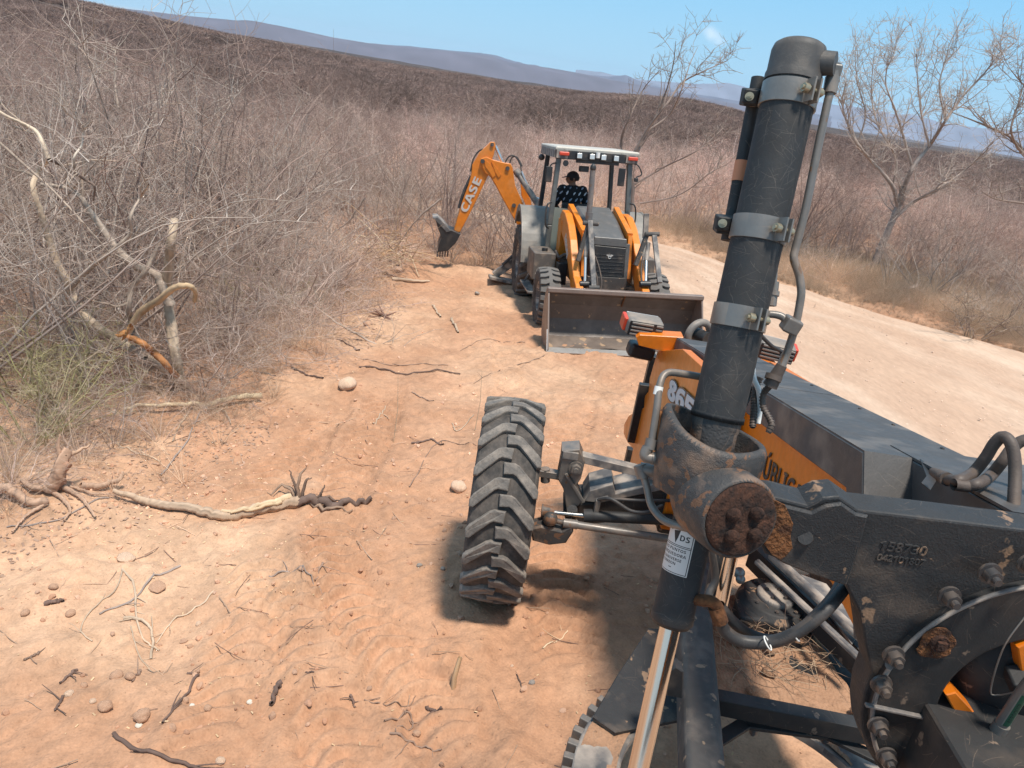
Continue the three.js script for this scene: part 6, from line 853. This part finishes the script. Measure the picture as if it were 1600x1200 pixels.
  const bb = mesh('digging_bucket', slab([[680, 342], [688, 345], [697, 356], [712, 362], [720, 366], [712, 380], [700, 392], [684, 394], [686, 382], [690, 372], [684, 356]].map(p => LZ(p[0], p[1], zb + 0.15)), V(0, 0, -0.62), 0.01), M.blackPlastic, B, 1); mesh('bucket_back', slab([[676, 340], [684, 340], [695, 350], [704, 361], [698, 363], [688, 352]].map(p => LZ(p[0], p[1], zb + 0.17)), V(0, 0, -0.66), 0.004), M.greyDusty, bb, 1); for (let k = 0; k < 5; k++) mesh('bucket_tooth', bar(LZ(684 + k * 4, 392, zb + 0.1 - k * 0.12), LZ(683 + k * 4, 401, zb + 0.1 - k * 0.12), 0.05, 0.03), M.greyDusty, bb);
  mesh('swing_post', [box(V(-0.3, 0.8, -3.0), 0.5, 0.5, 0.5, 0.03)], M.blackDusty, B); mesh('rear_frame', box(V(0, 0.75, -2.85), 1.9, 0.4, 0.2, 0.02), M.blackDusty, B);
  for (const s of [-1, 1]) { const st = mesh('stabilizer', s < 0 ? [bar(LZ(818, 398, -2.9), LZ(772, 430, -2.9), 0.12, 0.14)] : [bar(V(0.8, 0.8, -2.9), V(1.5, 0.25, -2.9), 0.12, 0.14)], M.greyDusty, B); mesh('stabilizer_foot', s < 0 ? [bar(LZ(764, 432, -2.8), LZ(800, 440, -2.8), 0.3, 0.05)] : [box(V(1.55, 0.15, -2.9), 0.4, 0.05, 0.3)], M.greyDusty, st); mesh('stabilizer_rod', s < 0 ? cyl(LZ(815, 388, -2.75), LZ(785, 414, -2.75), 0.03) : cyl(V(0.8, 1.0, -2.8), V(1.3, 0.5, -2.8), 0.03), M.blackDusty, st); }
}
// ---------------------------------------------------------------- the driver, seen from behind, looking to the side
function fieldBody(bones, res, c, half, k = 0.03) {   // bones [ax,ay,az,ra, bx,by,bz,rb]
  const mc = new MarchingCubes(res, new THREE.MeshBasicMaterial(), false, false, 200000); mc.isolation = 0; const n = mc.size;
  for (let z = 0; z < n; z++) for (let y = 0; y < n; y++) for (let x = 0; x < n; x++) {
    const px = c.x + (x - n / 2) / (n / 2) * half, py = c.y + (y - n / 2) / (n / 2) * half, pz = c.z + (z - n / 2) / (n / 2) * half; let d = 1e3;
    for (const b of bones) { const vx = b[4] - b[0], vy = b[5] - b[1], vz = b[6] - b[2], L2 = vx * vx + vy * vy + vz * vz || 1e-9; const t = clamp(((px - b[0]) * vx + (py - b[1]) * vy + (pz - b[2]) * vz) / L2); const q = Math.hypot(px - b[0] - vx * t, (py - b[1] - vy * t), (pz - b[2] - vz * t) * (b[8] || 1)) - lerp(b[3], b[7], t); const h = clamp(0.5 + 0.5 * (d - q) / k); d = lerp(d, q, h) - k * h * (1 - h); }
    mc.field[x + y * n + z * n * n] = -d;
  }
  mc.update(); const cnt = mc.count ?? mc.positionArray.length / 3; const pos = new Float32Array(cnt * 3); for (let i = 0; i < cnt; i++) { pos[i * 3] = mc.positionArray[i * 3] * half + c.x; pos[i * 3 + 1] = mc.positionArray[i * 3 + 1] * half + c.y; pos[i * 3 + 2] = mc.positionArray[i * 3 + 2] * half + c.z; }
  let g = new THREE.BufferGeometry(); g.setAttribute('position', new THREE.BufferAttribute(pos, 3)); g = mergeVertices(g, 1e-4); g.computeVertexNormals(); return g;
}
{
  const D = new THREE.Group(); D.name = 'person'; scene.add(D); tag(D, 'person in dark white-patterned shirt and black cap sitting in the backhoe cab', 'person');
  const o = V(-0.24, 1.42, -1.93); const m = BH.clone().multiply(new THREE.Matrix4().makeTranslation(o.x, o.y, o.z)); D.applyMatrix4(m);
  const hx = -0.02; const arms = s => [[s * 0.19, 0.60, 0.0, 0.06, s * 0.29, 0.36, -0.06, 0.05], [s * 0.29, 0.36, -0.06, 0.047, s * 0.20, 0.24, -0.32, 0.035]];
  const hand = s => { const r = []; for (let f = 0; f < 4; f++) { const x = s * (0.215 - f * 0.02); r.push([x, 0.245, -0.40, 0.011, x, 0.225, -0.435, 0.010], [x, 0.225, -0.435, 0.010, x - s * 0.002, 0.195, -0.425, 0.009]); } r.push([s * 0.155, 0.235, -0.35, 0.012, s * 0.14, 0.215, -0.39, 0.010], [s * 0.2, 0.24, -0.32, 0.033, s * 0.185, 0.245, -0.385, 0.036]); return r; };
  const legs = s => [[s * 0.09, 0.10, 0, 0.095, s * 0.14, 0.10, -0.42, 0.07], [s * 0.14, 0.10, -0.42, 0.066, s * 0.15, -0.32, -0.46, 0.045], [s * 0.15, -0.34, -0.46, 0.045, s * 0.155, -0.38, -0.60, 0.04]];
  const torso = [[0, 0.08, 0, 0.16, 0, 0.3, 0.01, 0.155, 1.3], [0, 0.3, 0.01, 0.155, 0, 0.52, 0.0, 0.165, 1.35], [-0.16, 0.58, 0, 0.07, 0.16, 0.58, 0, 0.07], [0, 0.55, 0, 0.07, hx, 0.70, -0.01, 0.055]];
  const head = [[hx - 0.005, 0.80, -0.02, 0.088, hx + 0.01, 0.83, 0.0, 0.098], [hx - 0.05, 0.745, -0.015, 0.045, hx - 0.02, 0.80, -0.01, 0.07], [hx - 0.098, 0.80, -0.02, 0.012, hx - 0.11, 0.775, -0.022, 0.014], [hx + 0.01, 0.8, 0.09, 0.018, hx + 0.01, 0.77, 0.088, 0.012], [hx - 0.09, 0.745, -0.015, 0.014, hx - 0.088, 0.742, -0.03, 0.012], [0, 0.66, 0, 0.055, hx, 0.76, -0.01, 0.055]];
  const skin = std({ color: new THREE.Color(0.17, 0.085, 0.05), roughness: 0.6 });
  const body = shadow(new THREE.Mesh(join([fieldBody([...torso, ...arms(1), ...arms(-1), ...legs(1), ...legs(-1)], 92, V(0, 0.2, -0.2), 0.72), fieldBody(head, 52, V(hx, 0.78, 0), 0.2, 0.02), fieldBody(hand(1), 52, V(0.185, 0.23, -0.38), 0.1, 0.008), fieldBody(hand(-1), 52, V(-0.185, 0.23, -0.38), 0.1, 0.008)]), skin)); body.name = 'body'; D.add(body);
  const grow = (l, a) => l.map(b => [b[0], b[1], b[2], b[3] + a, b[4], b[5], b[6], b[7] + a, b[8]]); const up = s => [[s * 0.19, 0.60, 0.0, 0.072, s * 0.285, 0.375, -0.055, 0.068]];
  const cv = document.createElement('canvas'); cv.width = cv.height = 512; const c = cv.getContext('2d'); c.fillStyle = '#0b0d13'; c.fillRect(0, 0, 512, 512); const r = mulberry(4); for (let y = 0; y < 9; y++) for (let x = 0; x < 9; x++) { c.save(); c.translate(x * 57 + (y % 2) * 28 + r() * 8, y * 57 + r() * 8); c.rotate(0.5 + (r() - 0.5) * 0.5); c.fillStyle = ['#8d98a8', '#c2c8d0', '#6d7787'][Math.floor(r() * 3)]; c.beginPath(); c.ellipse(0, 0, 6.5, 20, 0, 0, 6.3); c.fill(); c.fillRect(-10, 2, 14, 6); c.restore(); }
  const st = new THREE.CanvasTexture(cv); st.colorSpace = THREE.SRGBColorSpace; st.wrapS = st.wrapT = THREE.RepeatWrapping; const shirt = mesh('shirt', fieldBody(grow([...torso.slice(0, 3), ...up(1), ...up(-1)], 0.014).map(b => b), 80, V(0, 0.35, -0.05), 0.46, 0.035), std({ map: st, roughness: 0.9 }), D, 1.0); void shirt;
  mesh('trousers', fieldBody(grow([[0, 0.05, 0, 0.15, 0, 0.14, 0, 0.15, 1.2], ...legs(1).slice(0, 2), ...legs(-1).slice(0, 2)], 0.014), 64, V(0, -0.05, -0.2), 0.5), std({ color: new THREE.Color(0.03, 0.035, 0.05), roughness: 0.95 }), D);
  const cm = std({ color: new THREE.Color(0.012, 0.012, 0.014), roughness: 0.85 }); const cap = mesh('cap', [new THREE.SphereGeometry(0.112, 28, 14, 0, Math.PI * 2, 0, Math.PI * 0.53).scale(1.03, 0.95, 1.0).translate(hx + 0.005, 0.825, -0.005)], cm, D); mesh('cap_visor', (() => { const s = new THREE.Shape(); s.moveTo(0, -0.085); s.quadraticCurveTo(-0.12, -0.07, -0.115, 0); s.quadraticCurveTo(-0.12, 0.07, 0, 0.085); s.closePath(); const g = new THREE.ExtrudeGeometry(s, { depth: 0.006, bevelEnabled: false, curveSegments: 12 }); g.rotateX(Math.PI / 2); g.rotateZ(0.25); return g.translate(hx - 0.085, 0.835, -0.005); })(), cm, cap);
  mesh('hair', new THREE.SphereGeometry(0.106, 24, 12, 0, Math.PI * 2, 0.45 * Math.PI, 0.22 * Math.PI).scale(0.98, 1, 1).translate(hx + 0.022, 0.82, 0.0), std({ color: new THREE.Color(0.015, 0.012, 0.011), roughness: 0.9, side: THREE.DoubleSide }), D);
}

// ---------------------------------------------------------------- wood, stones and litter lying about
const barkMat = std({ vertexColors: true, roughness: 0.95, bumpMap: grain, bumpScale: 0.004 });
const lay = (l, lift = 0.012, n = 22, jit = 0.006, seed = 1) => { const c = new THREE.CatmullRomCurve3(l.map(([a, b, u = 0]) => { const p = PG(a, b, u); return V(p.x, u, p.z); })); const r = mulberry(seed), o = []; for (let k = 0; k <= n; k++) { const p = c.getPoint(k / n); o.push([p.x + (r() - 0.5) * jit, soilY(p.x, p.z) + Math.max(0, p.y) + lift + (r() - 0.5) * jit, p.z + (r() - 0.5) * jit]); } return o; };
const TONE = { dark: [0.15, 0.095, 0.075], brown: [0.26, 0.17, 0.125], pale: [0.47, 0.35, 0.25], straw: [0.56, 0.43, 0.29], grey: [0.30, 0.24, 0.21] };
const STICK = { dark: 'dark brown stick lying on the bare soil', brown: 'brown stick lying on the bare soil', pale: 'pale dry stick lying on the bare soil', straw: 'thin straw coloured stalk lying on the bare soil', grey: 'grey weathered stick lying on the bare soil' };
const sticks = [['dark', 0.011, [177, 1156], [222, 1186], [288, 1202], [330, 1215]], ['dark', 0.009, [309, 1052], [288, 1090], [255, 1144]], ['dark', 0.006, [292, 1050], [309, 1055]], ['dark', 0.017, [438, 1075], [430, 1092], [423, 1108]], ['pale', 0.011, [192, 962], [207, 960], [231, 970], [237, 979], [236, 1018]], ['pale', 0.008, [192, 895], [210, 919], [212, 952], [222, 985], [237, 997], [249, 1003]], ['pale', 0.006, [192, 898], [180, 925], [150, 946], [126, 976], [129, 991], [144, 1001]], ['grey', 0.008, [282, 886], [249, 901], [204, 937], [156, 958]], ['pale', 0.006, [333, 925], [312, 946], [270, 964], [243, 991]], ['pale', 0.005, [204, 973], [213, 1006], [231, 1033], [249, 1045]], ['dark', 0.009, [120, 1046], [93, 1069]], ['brown', 0.008, [63, 1024], [39, 1039]], ['dark', 0.016, [72, 952], [99, 946]], ['brown', 0.008, [219, 1045], [207, 1072]], ['dark', 0.009, [99, 1090], [87, 1114]],
  ['brown', 0.006, [600, 1129], [638, 1111], [646, 1119], [644, 1129], [621, 1133], [618, 1147]], ['brown', 0.007, [610, 1147], [641, 1156], [670, 1165], [690, 1169]], ['dark', 0.011, [667, 1096], [690, 1109]], ['dark', 0.008, [548, 1087], [556, 1098]], ['brown', 0.004, [569, 1093], [612, 1094], [641, 1091], [650, 1078]], ['dark', 0.005, [808, 1052], [815, 1077]], ['straw', 0.005, [848, 1014], [888, 981]], ['dark', 0.006, [477, 1060], [490, 1064]], ['grey', 0.006, [420, 900], [463, 900], [503, 923]], ['dark', 0.011, [643, 687], [673, 688], [693, 697]], ['pale', 0.008, [707, 660], [713, 672], [740, 652]], ['pale', 0.01, [583, 662], [592, 650], [603, 635]], ['brown', 0.009, [643, 617], [677, 632]], ['dark', 0.013, [561, 573], [593, 577], [647, 583], [719, 587]], ['brown', 0.008, [567, 565], [625, 568], [700, 571]], ['dark', 0.014, [455, 579], [505, 596]], ['dark', 0.014, [487, 517], [527, 533], [561, 549]], ['pale', 0.02, [676, 483], [688, 497]], ['pale', 0.022, [705, 501], [716, 520]], ['brown', 0.006, [640, 760], [690, 690], [745, 702]], ['brown', 0.008, [505, 890], [492, 912]], ['grey', 0.007, [170, 780], [120, 800], [60, 818], [10, 826]], ['pale', 0.01, [150, 660], [200, 700], [250, 720]], ['grey', 0.01, [340, 560], [380, 575], [430, 590]], ['pale', 0.009, [360, 600], [300, 640], [270, 690]], ['grey', 0.009, [250, 740], [290, 690], [315, 640]], ['grey', 0.008, [20, 640], [90, 660], [150, 690]], ['pale', 0.012, [100, 625], [145, 662]], ['brown', 0.006, [820, 535], [760, 530], [720, 545]], ['brown', 0.006, [850, 560], [780, 580], [740, 600]]];
sticks.forEach(([t, r, ...l], i) => { const W = new Twigs(); const c = TONE[t].map(v => v * (0.85 + 0.3 * ((i * 0.37) % 1))); const p = lay(l, r * 0.8, 18, r * 0.8, 40 + i); W.add(p, r, r * 0.7, c, 6); const rr = mulberry(i + 600); if (r < 0.012) for (let k = 0; k < 2; k++) { const j = 4 + Math.floor(rr() * 12), a = rr() * 6.28; W.add(walk(p[j], [Math.cos(a), 0.15, Math.sin(a)], 0.06 + rr() * 0.1, 3, 0.5, -0.05, rr), r * 0.5, r * 0.25, c, 4); }
  const m = shadow(new THREE.Mesh(W.build(), barkMat)); m.name = numbered('fallen_stick'); scene.add(m); tag(m, STICK[t], 'stick', t + ' sticks on the soil'); });
{ const b = GP(709, 1073); const W = new Twigs(); W.add([[b.x, b.y - 0.05, b.z], [b.x - 0.004, b.y + 0.06, b.z - 0.01], [b.x + 0.004, b.y + 0.13, b.z - 0.015], [b.x + 0.012, b.y + 0.185, b.z - 0.03]], 0.017, 0.013, [0.50, 0.33, 0.19], 8); const m = shadow(new THREE.Mesh(W.build(), barkMat)); m.name = 'standing_stub'; scene.add(m); tag(m, 'short tan stub of wood standing upright in the soil', 'stick'); }
[[753, 580, 742, 673, 0.55], [622, 587, 615, 687, 0.5]].forEach(([a, b, c, d, h]) => { const p = GP(c, d); const q = PZ(a, b, p.z); const W = new Twigs(); W.add([[p.x, p.y - 0.02, p.z], [lerp(p.x, q.x, 0.5) + 0.02, lerp(p.y, q.y, 0.5), p.z], [q.x, q.y, p.z]], 0.005, 0.002, TONE.straw, 5); const m = shadow(new THREE.Mesh(W.build(), barkMat)); m.name = numbered('dry_stalk'); scene.add(m); tag(m, 'thin dry stalk standing up from the bare soil', 'stalk', 'dry stalks on the soil'); void h; });
// fallen log with root end
{ const t = thing('fallen_log', 'long curved fallen log with split pale wood and dark root end', 'log', GP(400, 803)); const A = new Twigs(), B = new Twigs(), C = new Twigs(); const r = mulberry(5);
  A.add(lay([[178, 772, 0.03], [205, 778, 0.02], [232, 785], [285, 801], [330, 810], [382, 807], [436, 798], [470, 790]], 0.04, 120, 0.005, 3), 0.02, 0.052, [0.42, 0.30, 0.21], 14); B.add(lay([[345, 800, 0.05], [380, 800, 0.055], [420, 793, 0.06], [452, 784, 0.06]], 0.03, 50, 0.004, 4), 0.010, 0.026, [0.60, 0.45, 0.29], 9); B.add(lay([[360, 803, 0.05], [400, 800, 0.05], [440, 792, 0.05]], 0.03, 12, 0.01, 6), 0.008, 0.018, [0.55, 0.40, 0.25], 5);
  C.add(lay([[462, 792], [490, 787, 0.03], [520, 795], [550, 791], [580, 787]], 0.03, 40, 0.004, 7), 0.045, 0.018, [0.15, 0.10, 0.08], 8); for (const l of [[[470, 788], [478, 760, 0.16], [486, 752, 0.2]], [[468, 788], [460, 765, 0.12], [452, 745, 0.22]], [[480, 788], [500, 775, 0.1], [508, 760, 0.18]], [[470, 790], [445, 770, 0.06], [418, 783]], [[485, 792], [520, 803], [552, 800]], [[490, 790], [515, 782], [530, 790]], [[465, 790], [468, 750, 0.22], [478, 738, 0.28]]]) C.add(lay(l, 0.02, 10, 0.012, Math.floor(r() * 99)), 0.022, 0.005, r() < 0.5 ? [0.3, 0.2, 0.14] : [0.18, 0.12, 0.09], 6);
  for (const [n, g] of [['log', A], ['split_wood', B], ['root_end', C]]) { const m = shadow(new THREE.Mesh(g.build(), barkMat)); m.name = n; t.add(m); } settle(t); }
{ const t = thing('uprooted_stump', 'reddish uprooted stump with curved roots at the edge of the brush', 'stump', GP(95, 765)); const A = new Twigs(), B = new Twigs(); A.add(lay([[80, 775], [92, 755, 0.12], [99, 732, 0.22], [107, 716, 0.28]], 0.03, 40, 0.006, 2), 0.052, 0.034, [0.42, 0.26, 0.175], 14); A.add(lay([[100, 732, 0.2], [118, 716, 0.26], [142, 704, 0.30]], 0.03, 20, 0.006, 12), 0.022, 0.006, [0.42, 0.27, 0.18], 8); A.add(lay([[98, 735, 0.2], [92, 712, 0.3], [95, 692, 0.38]], 0.03, 20, 0.006, 13), 0.018, 0.005, [0.4, 0.25, 0.17], 8); A.add(lay([[92, 770], [95, 750, 0.14], [110, 735, 0.22]], 0.02, 10, 0.01, 3), 0.05, 0.03, [0.36, 0.2, 0.13], 8);
  for (const [l, r0, r1] of [[[[-20, 762, 0.06], [20, 775, 0.05], [50, 790, 0.02], [75, 790]], 0.04, 0.035], [[[125, 770], [160, 765, 0.02], [185, 752, 0.06], [192, 738, 0.12]], 0.035, 0.015], [[[35, 760, 0.02], [60, 770, 0.03], [85, 770]], 0.02, 0.03], [[[100, 775], [130, 790], [150, 812]], 0.025, 0.008], [[[75, 790], [40, 812], [20, 835]], 0.02, 0.006], [[[85, 780], [110, 800], [100, 815]], 0.02, 0.006], [[[110, 772], [140, 780], [180, 778]], 0.015, 0.006]]) B.add(lay(l, 0.025, 40, 0.006, Math.floor(r0 * 999)), r0 * 0.8, r1 * 0.8, [0.45, 0.29, 0.2], 10); for (const [n, g] of [['stump', A], ['roots', B]]) { const m = shadow(new THREE.Mesh(g.build(), barkMat)); m.name = n; t.add(m); } settle(t); }
{ const W = new Twigs(); W.add(lay([[195, 640, 0.05], [250, 636, 0.06], [300, 634, 0.05], [340, 626, 0.05], [380, 622, 0.05], [408, 618, 0.04]], 0.03, 30, 0.01, 8), 0.018, 0.035, [0.52, 0.40, 0.26], 8); W.add(lay([[300, 634, 0.04], [345, 640], [360, 660]], 0.02, 8, 0.01, 9), 0.012, 0.006, [0.36, 0.27, 0.2], 5); const m = shadow(new THREE.Mesh(W.build(), barkMat)); m.name = 'peeled_branch'; scene.add(m); tag(m, 'straight pale peeled branch lying along the edge of the brush', 'branch'); }
{ const t = thing('root_clump', 'small clump of dark torn roots stuck in the soil below the brush', 'roots', GP(598, 498)); const W = new Twigs(), r = mulberry(15); const b = GP(600, 500); for (let k = 0; k < 12; k++) { const a = r() * 6.28; W.add(walk([b.x, b.y + 0.02, b.z], [Math.cos(a), 0.5 * r(), Math.sin(a) * 0.6], 0.12 + r() * 0.25, 5, 0.5, -0.03, r), 0.022, 0.004, [0.2, 0.11, 0.08], 5); } const m = shadow(new THREE.Mesh(W.build(), barkMat)); m.name = 'roots'; t.add(m); settle(t); }
// splintered branches heaped beside the digging bucket
[[[[592, 364, 0.25], [606, 362, 0.28], [621, 360, 0.3]], 0.045, 'orange'], [[[618, 362, 0.28], [617, 372, 0.18], [614, 380, 0.1]], 0.03, 'brown'], [[[590, 408, 0.1], [604, 396, 0.18], [622, 388, 0.22]], 0.05, 'orange'], [[[572, 373, 0.3], [574, 392, 0.2], [575, 410, 0.05]], 0.018, 'straw'], [[[556, 369, 0.28], [570, 369, 0.3], [584, 371, 0.28]], 0.018, 'straw'], [[[598, 432, 0.02], [620, 438, 0.02]], 0.025, 'brown'], [[[612, 442], [640, 441, 0.02], [671, 441]], 0.03, 'pale'], [[[640, 400, 0.2], [648, 418, 0.1], [655, 436]], 0.012, 'straw'], [[[560, 395, 0.2], [580, 385, 0.22], [598, 378, 0.22]], 0.015, 'straw'], [[[606, 400, 0.12], [612, 412, 0.05], [622, 420]], 0.03, 'dark']].forEach(([l, r, t], i) => { const W = new Twigs(); const c = t === 'orange' ? [0.52, 0.29, 0.13] : TONE[t]; W.add(lay(l, 0.02, 10, r * 0.5, 70 + i), r, r * 0.7, c, 7); const m = shadow(new THREE.Mesh(W.build(), barkMat)); m.name = numbered('splintered_branch'); scene.add(m); tag(m, t === 'orange' ? 'orange splintered branch heaped beside the digging arm' : t + ' splintered branch piece heaped beside the digging arm', 'branch', 'splintered branches by the digging arm ' + t); });
{ const t = thing('brush_heap', 'tangled heap of tan torn branches beside the digging arm', 'branches', GP(598, 425)); const W = new Twigs(), r = mulberry(88); const c0 = GP(598, 425); for (let k = 0; k < 130; k++) { const a = r() * 6.28, q = 0.75 * Math.sqrt(r()); const c = [[0.50, 0.33, 0.2], [0.44, 0.3, 0.2], [0.33, 0.22, 0.15], [0.56, 0.42, 0.28]][Math.floor(r() * 4)]; const x = c0.x - 0.1 + Math.cos(a) * q * 1.1, z = c0.z - 0.2 + Math.sin(a) * q; W.add(walk([x, soilY(x, z) + 0.08 + r() * 0.85 * (1 - q), z], [r() - 0.5, (r() - 0.45) * 0.5, (r() - 0.5) * 0.6], 0.35 + r() * 0.8, 6, 0.4, -0.02, r), 0.006 + 0.014 * r() * r(), 0.003, c, 5); } const m = shadow(new THREE.Mesh(W.build(), barkMat)); m.name = 'torn_branches'; m.userData.kind = 'stuff'; t.add(m); settle(t); }
// stones
const rockGeo = [1, 2, 3].map(s => { let g = new THREE.IcosahedronGeometry(1, 3); const p = g.attributes.position; for (let i = 0; i < p.count; i++) { const x = p.getX(i), y = p.getY(i), z = p.getZ(i); const k = 1 + 0.5 * (fbm(x * 1.3 + s * 9, y * 1.3 + z * 1.7 + s, 3, s) - 0.5) + 0.06 * (vnoise(x * 6 + s, y * 6 + z * 5, 7) - 0.5); p.setXYZ(i, x * k, y * k * 0.68, z * k); } g = mergeVertices(g.deleteAttribute('uv').deleteAttribute('normal')); g.computeVertexNormals(); return boxUV(g, 1.5); });
const ROCKM = { pale: std({ map: soilMap, color: new THREE.Color(0.78, 0.56, 0.41), roughness: 0.95, bumpMap: soilBump, bumpScale: 0.004 }), red: std({ map: soilMap, color: new THREE.Color(0.62, 0.385, 0.26), roughness: 0.98, bumpMap: soilBump, bumpScale: 0.004 }), grey: std({ map: soilMap, color: new THREE.Color(0.38, 0.34, 0.31), roughness: 0.95, bumpMap: soilBump, bumpScale: 0.004 }), white: std({ map: soilMap, color: new THREE.Color(0.75, 0.70, 0.62), roughness: 0.9 }) };
[[717, 762, 0.075, 'pale'], [672, 773, 0.024, 'red'], [680, 776, 0.02, 'red'], [197, 873, 0.06, 'pale'], [830, 1072, 0.018, 'grey'], [652, 1141, 0.022, 'red'], [222, 1124, 0.045, 'red'], [217, 1134, 0.018, 'white'], [685, 840, 0.02, 'red'], [655, 886, 0.022, 'grey'], [692, 888, 0.018, 'grey'], [182, 1058, 0.035, 'red'], [204, 1064, 0.03, 'red'], [165, 1108, 0.035, 'red'], [131, 1071, 0.02, 'red'], [297, 999, 0.018, 'red'], [246, 918, 0.05, 'red'], [310, 968, 0.02, 'pale'], [624, 425, 0.10, 'red'], [542, 605, 0.10, 'pale'], [108, 1086, 0.025, 'pale'], [390, 1095, 0.018, 'white'], [300, 1104, 0.014, 'white'], [643, 1028, 0.014, 'pale'], [800, 1040, 0.012, 'pale'], [145, 1096, 0.018, 'pale'], [110, 960, 0.03, 'red'], [85, 930, 0.03, 'red'], [575, 512, 0.07, 'red'], [590, 485, 0.06, 'red'], [745, 462, 0.05, 'grey'], [325, 1115, 0.02, 'red'], [290, 1095, 0.02, 'red'], [345, 1188, 0.025, 'pale'], [40, 965, 0.025, 'red'], [560, 990, 0.015, 'red'], [470, 905, 0.02, 'red']].forEach(([a, b, r, t], i) => { const p = GP(a, b); const m = shadow(new THREE.Mesh(rockGeo[i % 3], ROCKM[t])); m.name = numbered('stone'); scene.add(m); m.position.set(p.x, p.y + r * 0.25, p.z); m.rotation.set(0.2 * ((i * 7) % 3 - 1), i * 1.7, 0.15 * ((i * 5) % 3 - 1)); m.scale.setScalar(r); if (i === 3 || i === 16) m.scale.y *= 0.4; tag(m, i === 0 ? 'large rounded pale stone beside the leaning front wheel' : i === 3 ? 'flat pale stone slab lying on the soil' : { pale: 'small pale stone lying on the soil', red: 'reddish clod of earth lying on the soil', grey: 'small grey stone lying on the soil', white: 'small whitish stone lying on the soil' }[t], 'stone', i === 0 || i === 3 ? undefined : t + ' stones on the soil'); });
{ // crumbs of soil, wood chips and short twigs: past counting
  const rnd = mulberry(2024); const rd = [], cl = [[], []], chips = [], tw = [[], []];
  const dens = (x, z) => { const e = brushEdge(x, z); return clamp(0.25 + 0.9 * sstep(-1.6, 0.2, e) + 0.8 * sstep(0.5, 0.68, fbm(x * 0.9, z * 0.9, 3, 909))); };
  for (let k = 0; k < 70000; k++) { const near = rnd() < 0.6; const x = near ? -4 + rnd() * 5.6 : -5 + rnd() * 9, z = near ? -2.5 - rnd() * 5 : -2.5 - rnd() * 14; if (roadMask(x, z) > 0.2 || brushEdge(x, z) > 1.5) continue; const dn = dens(x, z); const q = rnd(); if (q > dn) continue; const y = soilY(x, z); const s = 0.003 + 0.017 * Math.pow(rnd(), 7); const kind = rnd(); if (rnd() < 0.8) continue; if (kind < 0.66) cl[k % 2].push([x, y + s * 0.2, z, rnd() * 6.28, [s * 1.2, s, s], rnd(), rnd()]); else if (kind < 0.78) chips.push([x, y + 0.003, z, rnd() * 6.28, 0.5 + rnd() * 0.9, (rnd() - 0.5) * 0.5, (rnd() - 0.5) * 0.5]); else if (rnd() < 0.2) tw[k % 2].push([x, y + 0.004, z, rnd() * 6.28, 0.35 + rnd() * 1.3, (rnd() - 0.5) * 0.12, (rnd() - 0.5) * 0.12]); }
  for (let k = 0; k < 1500; k++) { const z = -3 - rnd() * 20, x = pl(ROAD_L, z) + rnd() * (pl(ROAD_R, z) - pl(ROAD_L, z)); const s = 0.006 + 0.016 * Math.pow(rnd(), 4); const y = ground(x, z) + 0.006; rd.push([x, y, z, rnd() * 6.28, [s, s * 0.7, s], 0, 0]); }
  const leaf = []; for (let k = 0; k < 40000; k++) { const z = -3 - rnd() * 16, x = -9 + rnd() * 9; const e = brushEdge(x, z); if (e < -0.6 || !inView(x, 0, z, 20) || fbm(x * 1.4, z * 1.4, 3, 915) < 0.42) continue; leaf.push([x, soilY(x, z) + 0.004, z, rnd() * 6.28, 0.5 + rnd() * 0.8, (rnd() - 0.5) * 0.7, (rnd() - 0.5) * 0.7]); } scatter('leaf_litter', 'fallen dry leaves and bark bits under the thicket', new THREE.BoxGeometry(0.03, 0.002, 0.013), leaf, std({ color: new THREE.Color(0.30, 0.21, 0.15), roughness: 1 }), tintF);
  const low = rockGeo.map(() => 0); void low; const clodG = [3, 4].map(s => { let g = new THREE.IcosahedronGeometry(1, 1); const p = g.attributes.position; for (let i = 0; i < p.count; i++) { const k = 0.75 + 0.5 * vnoise(p.getX(i) * 2 + s * 3, p.getY(i) * 2 + p.getZ(i) * 3, s); p.setXYZ(i, p.getX(i) * k, p.getY(i) * k * 0.75, p.getZ(i) * k); } g.computeVertexNormals(); return g; });
  const cm = std({ color: new THREE.Color(0.46, 0.275, 0.175), roughness: 1 }); scatter('soil_crumbs', 'loose crumbs of orange soil strewn on the ground', clodG[0], cl[0], cm, tintF); scatter('soil_crumbs', 'small loose stones strewn on the ground', clodG[1], cl[1], std({ color: new THREE.Color(0.47, 0.31, 0.21), roughness: 1 }), tintF);
  scatter('road_gravel', 'small gravel strewn on the dirt road', clodG[0], rd, std({ color: new THREE.Color(0.62, 0.48, 0.37), roughness: 1 }), tintF);
  scatter('wood_chips', 'pale wood chips and dry leaf bits strewn on the soil', new THREE.BoxGeometry(0.016, 0.002, 0.006), chips, std({ color: new THREE.Color(0.60, 0.45, 0.27), roughness: 1 }), tintF);
  const tg = (s, c) => { const W = new Twigs(), r = mulberry(s); W.add(walk([-0.09, 0, 0], [1, 0, 0.1], 0.18, 5, 0.35, 0, r).map(p => [p[0], p[1] * 0.15, p[2]]), 0.0026, 0.0014, c, 4); return W.build(); }; scatter('twig_litter', 'short dark twigs littering the soil', tg(1, [0.2, 0.13, 0.1]), tw[0], twigMat, tintF); scatter('twig_litter', 'short pale twigs littering the soil', tg(2, [0.45, 0.33, 0.23]), tw[1], twigMat, tintF);
}

scene.fog = new THREE.FogExp2(new THREE.Color(0.68, 0.77, 0.92), 0.00004);
renderer.render(scene, camera);
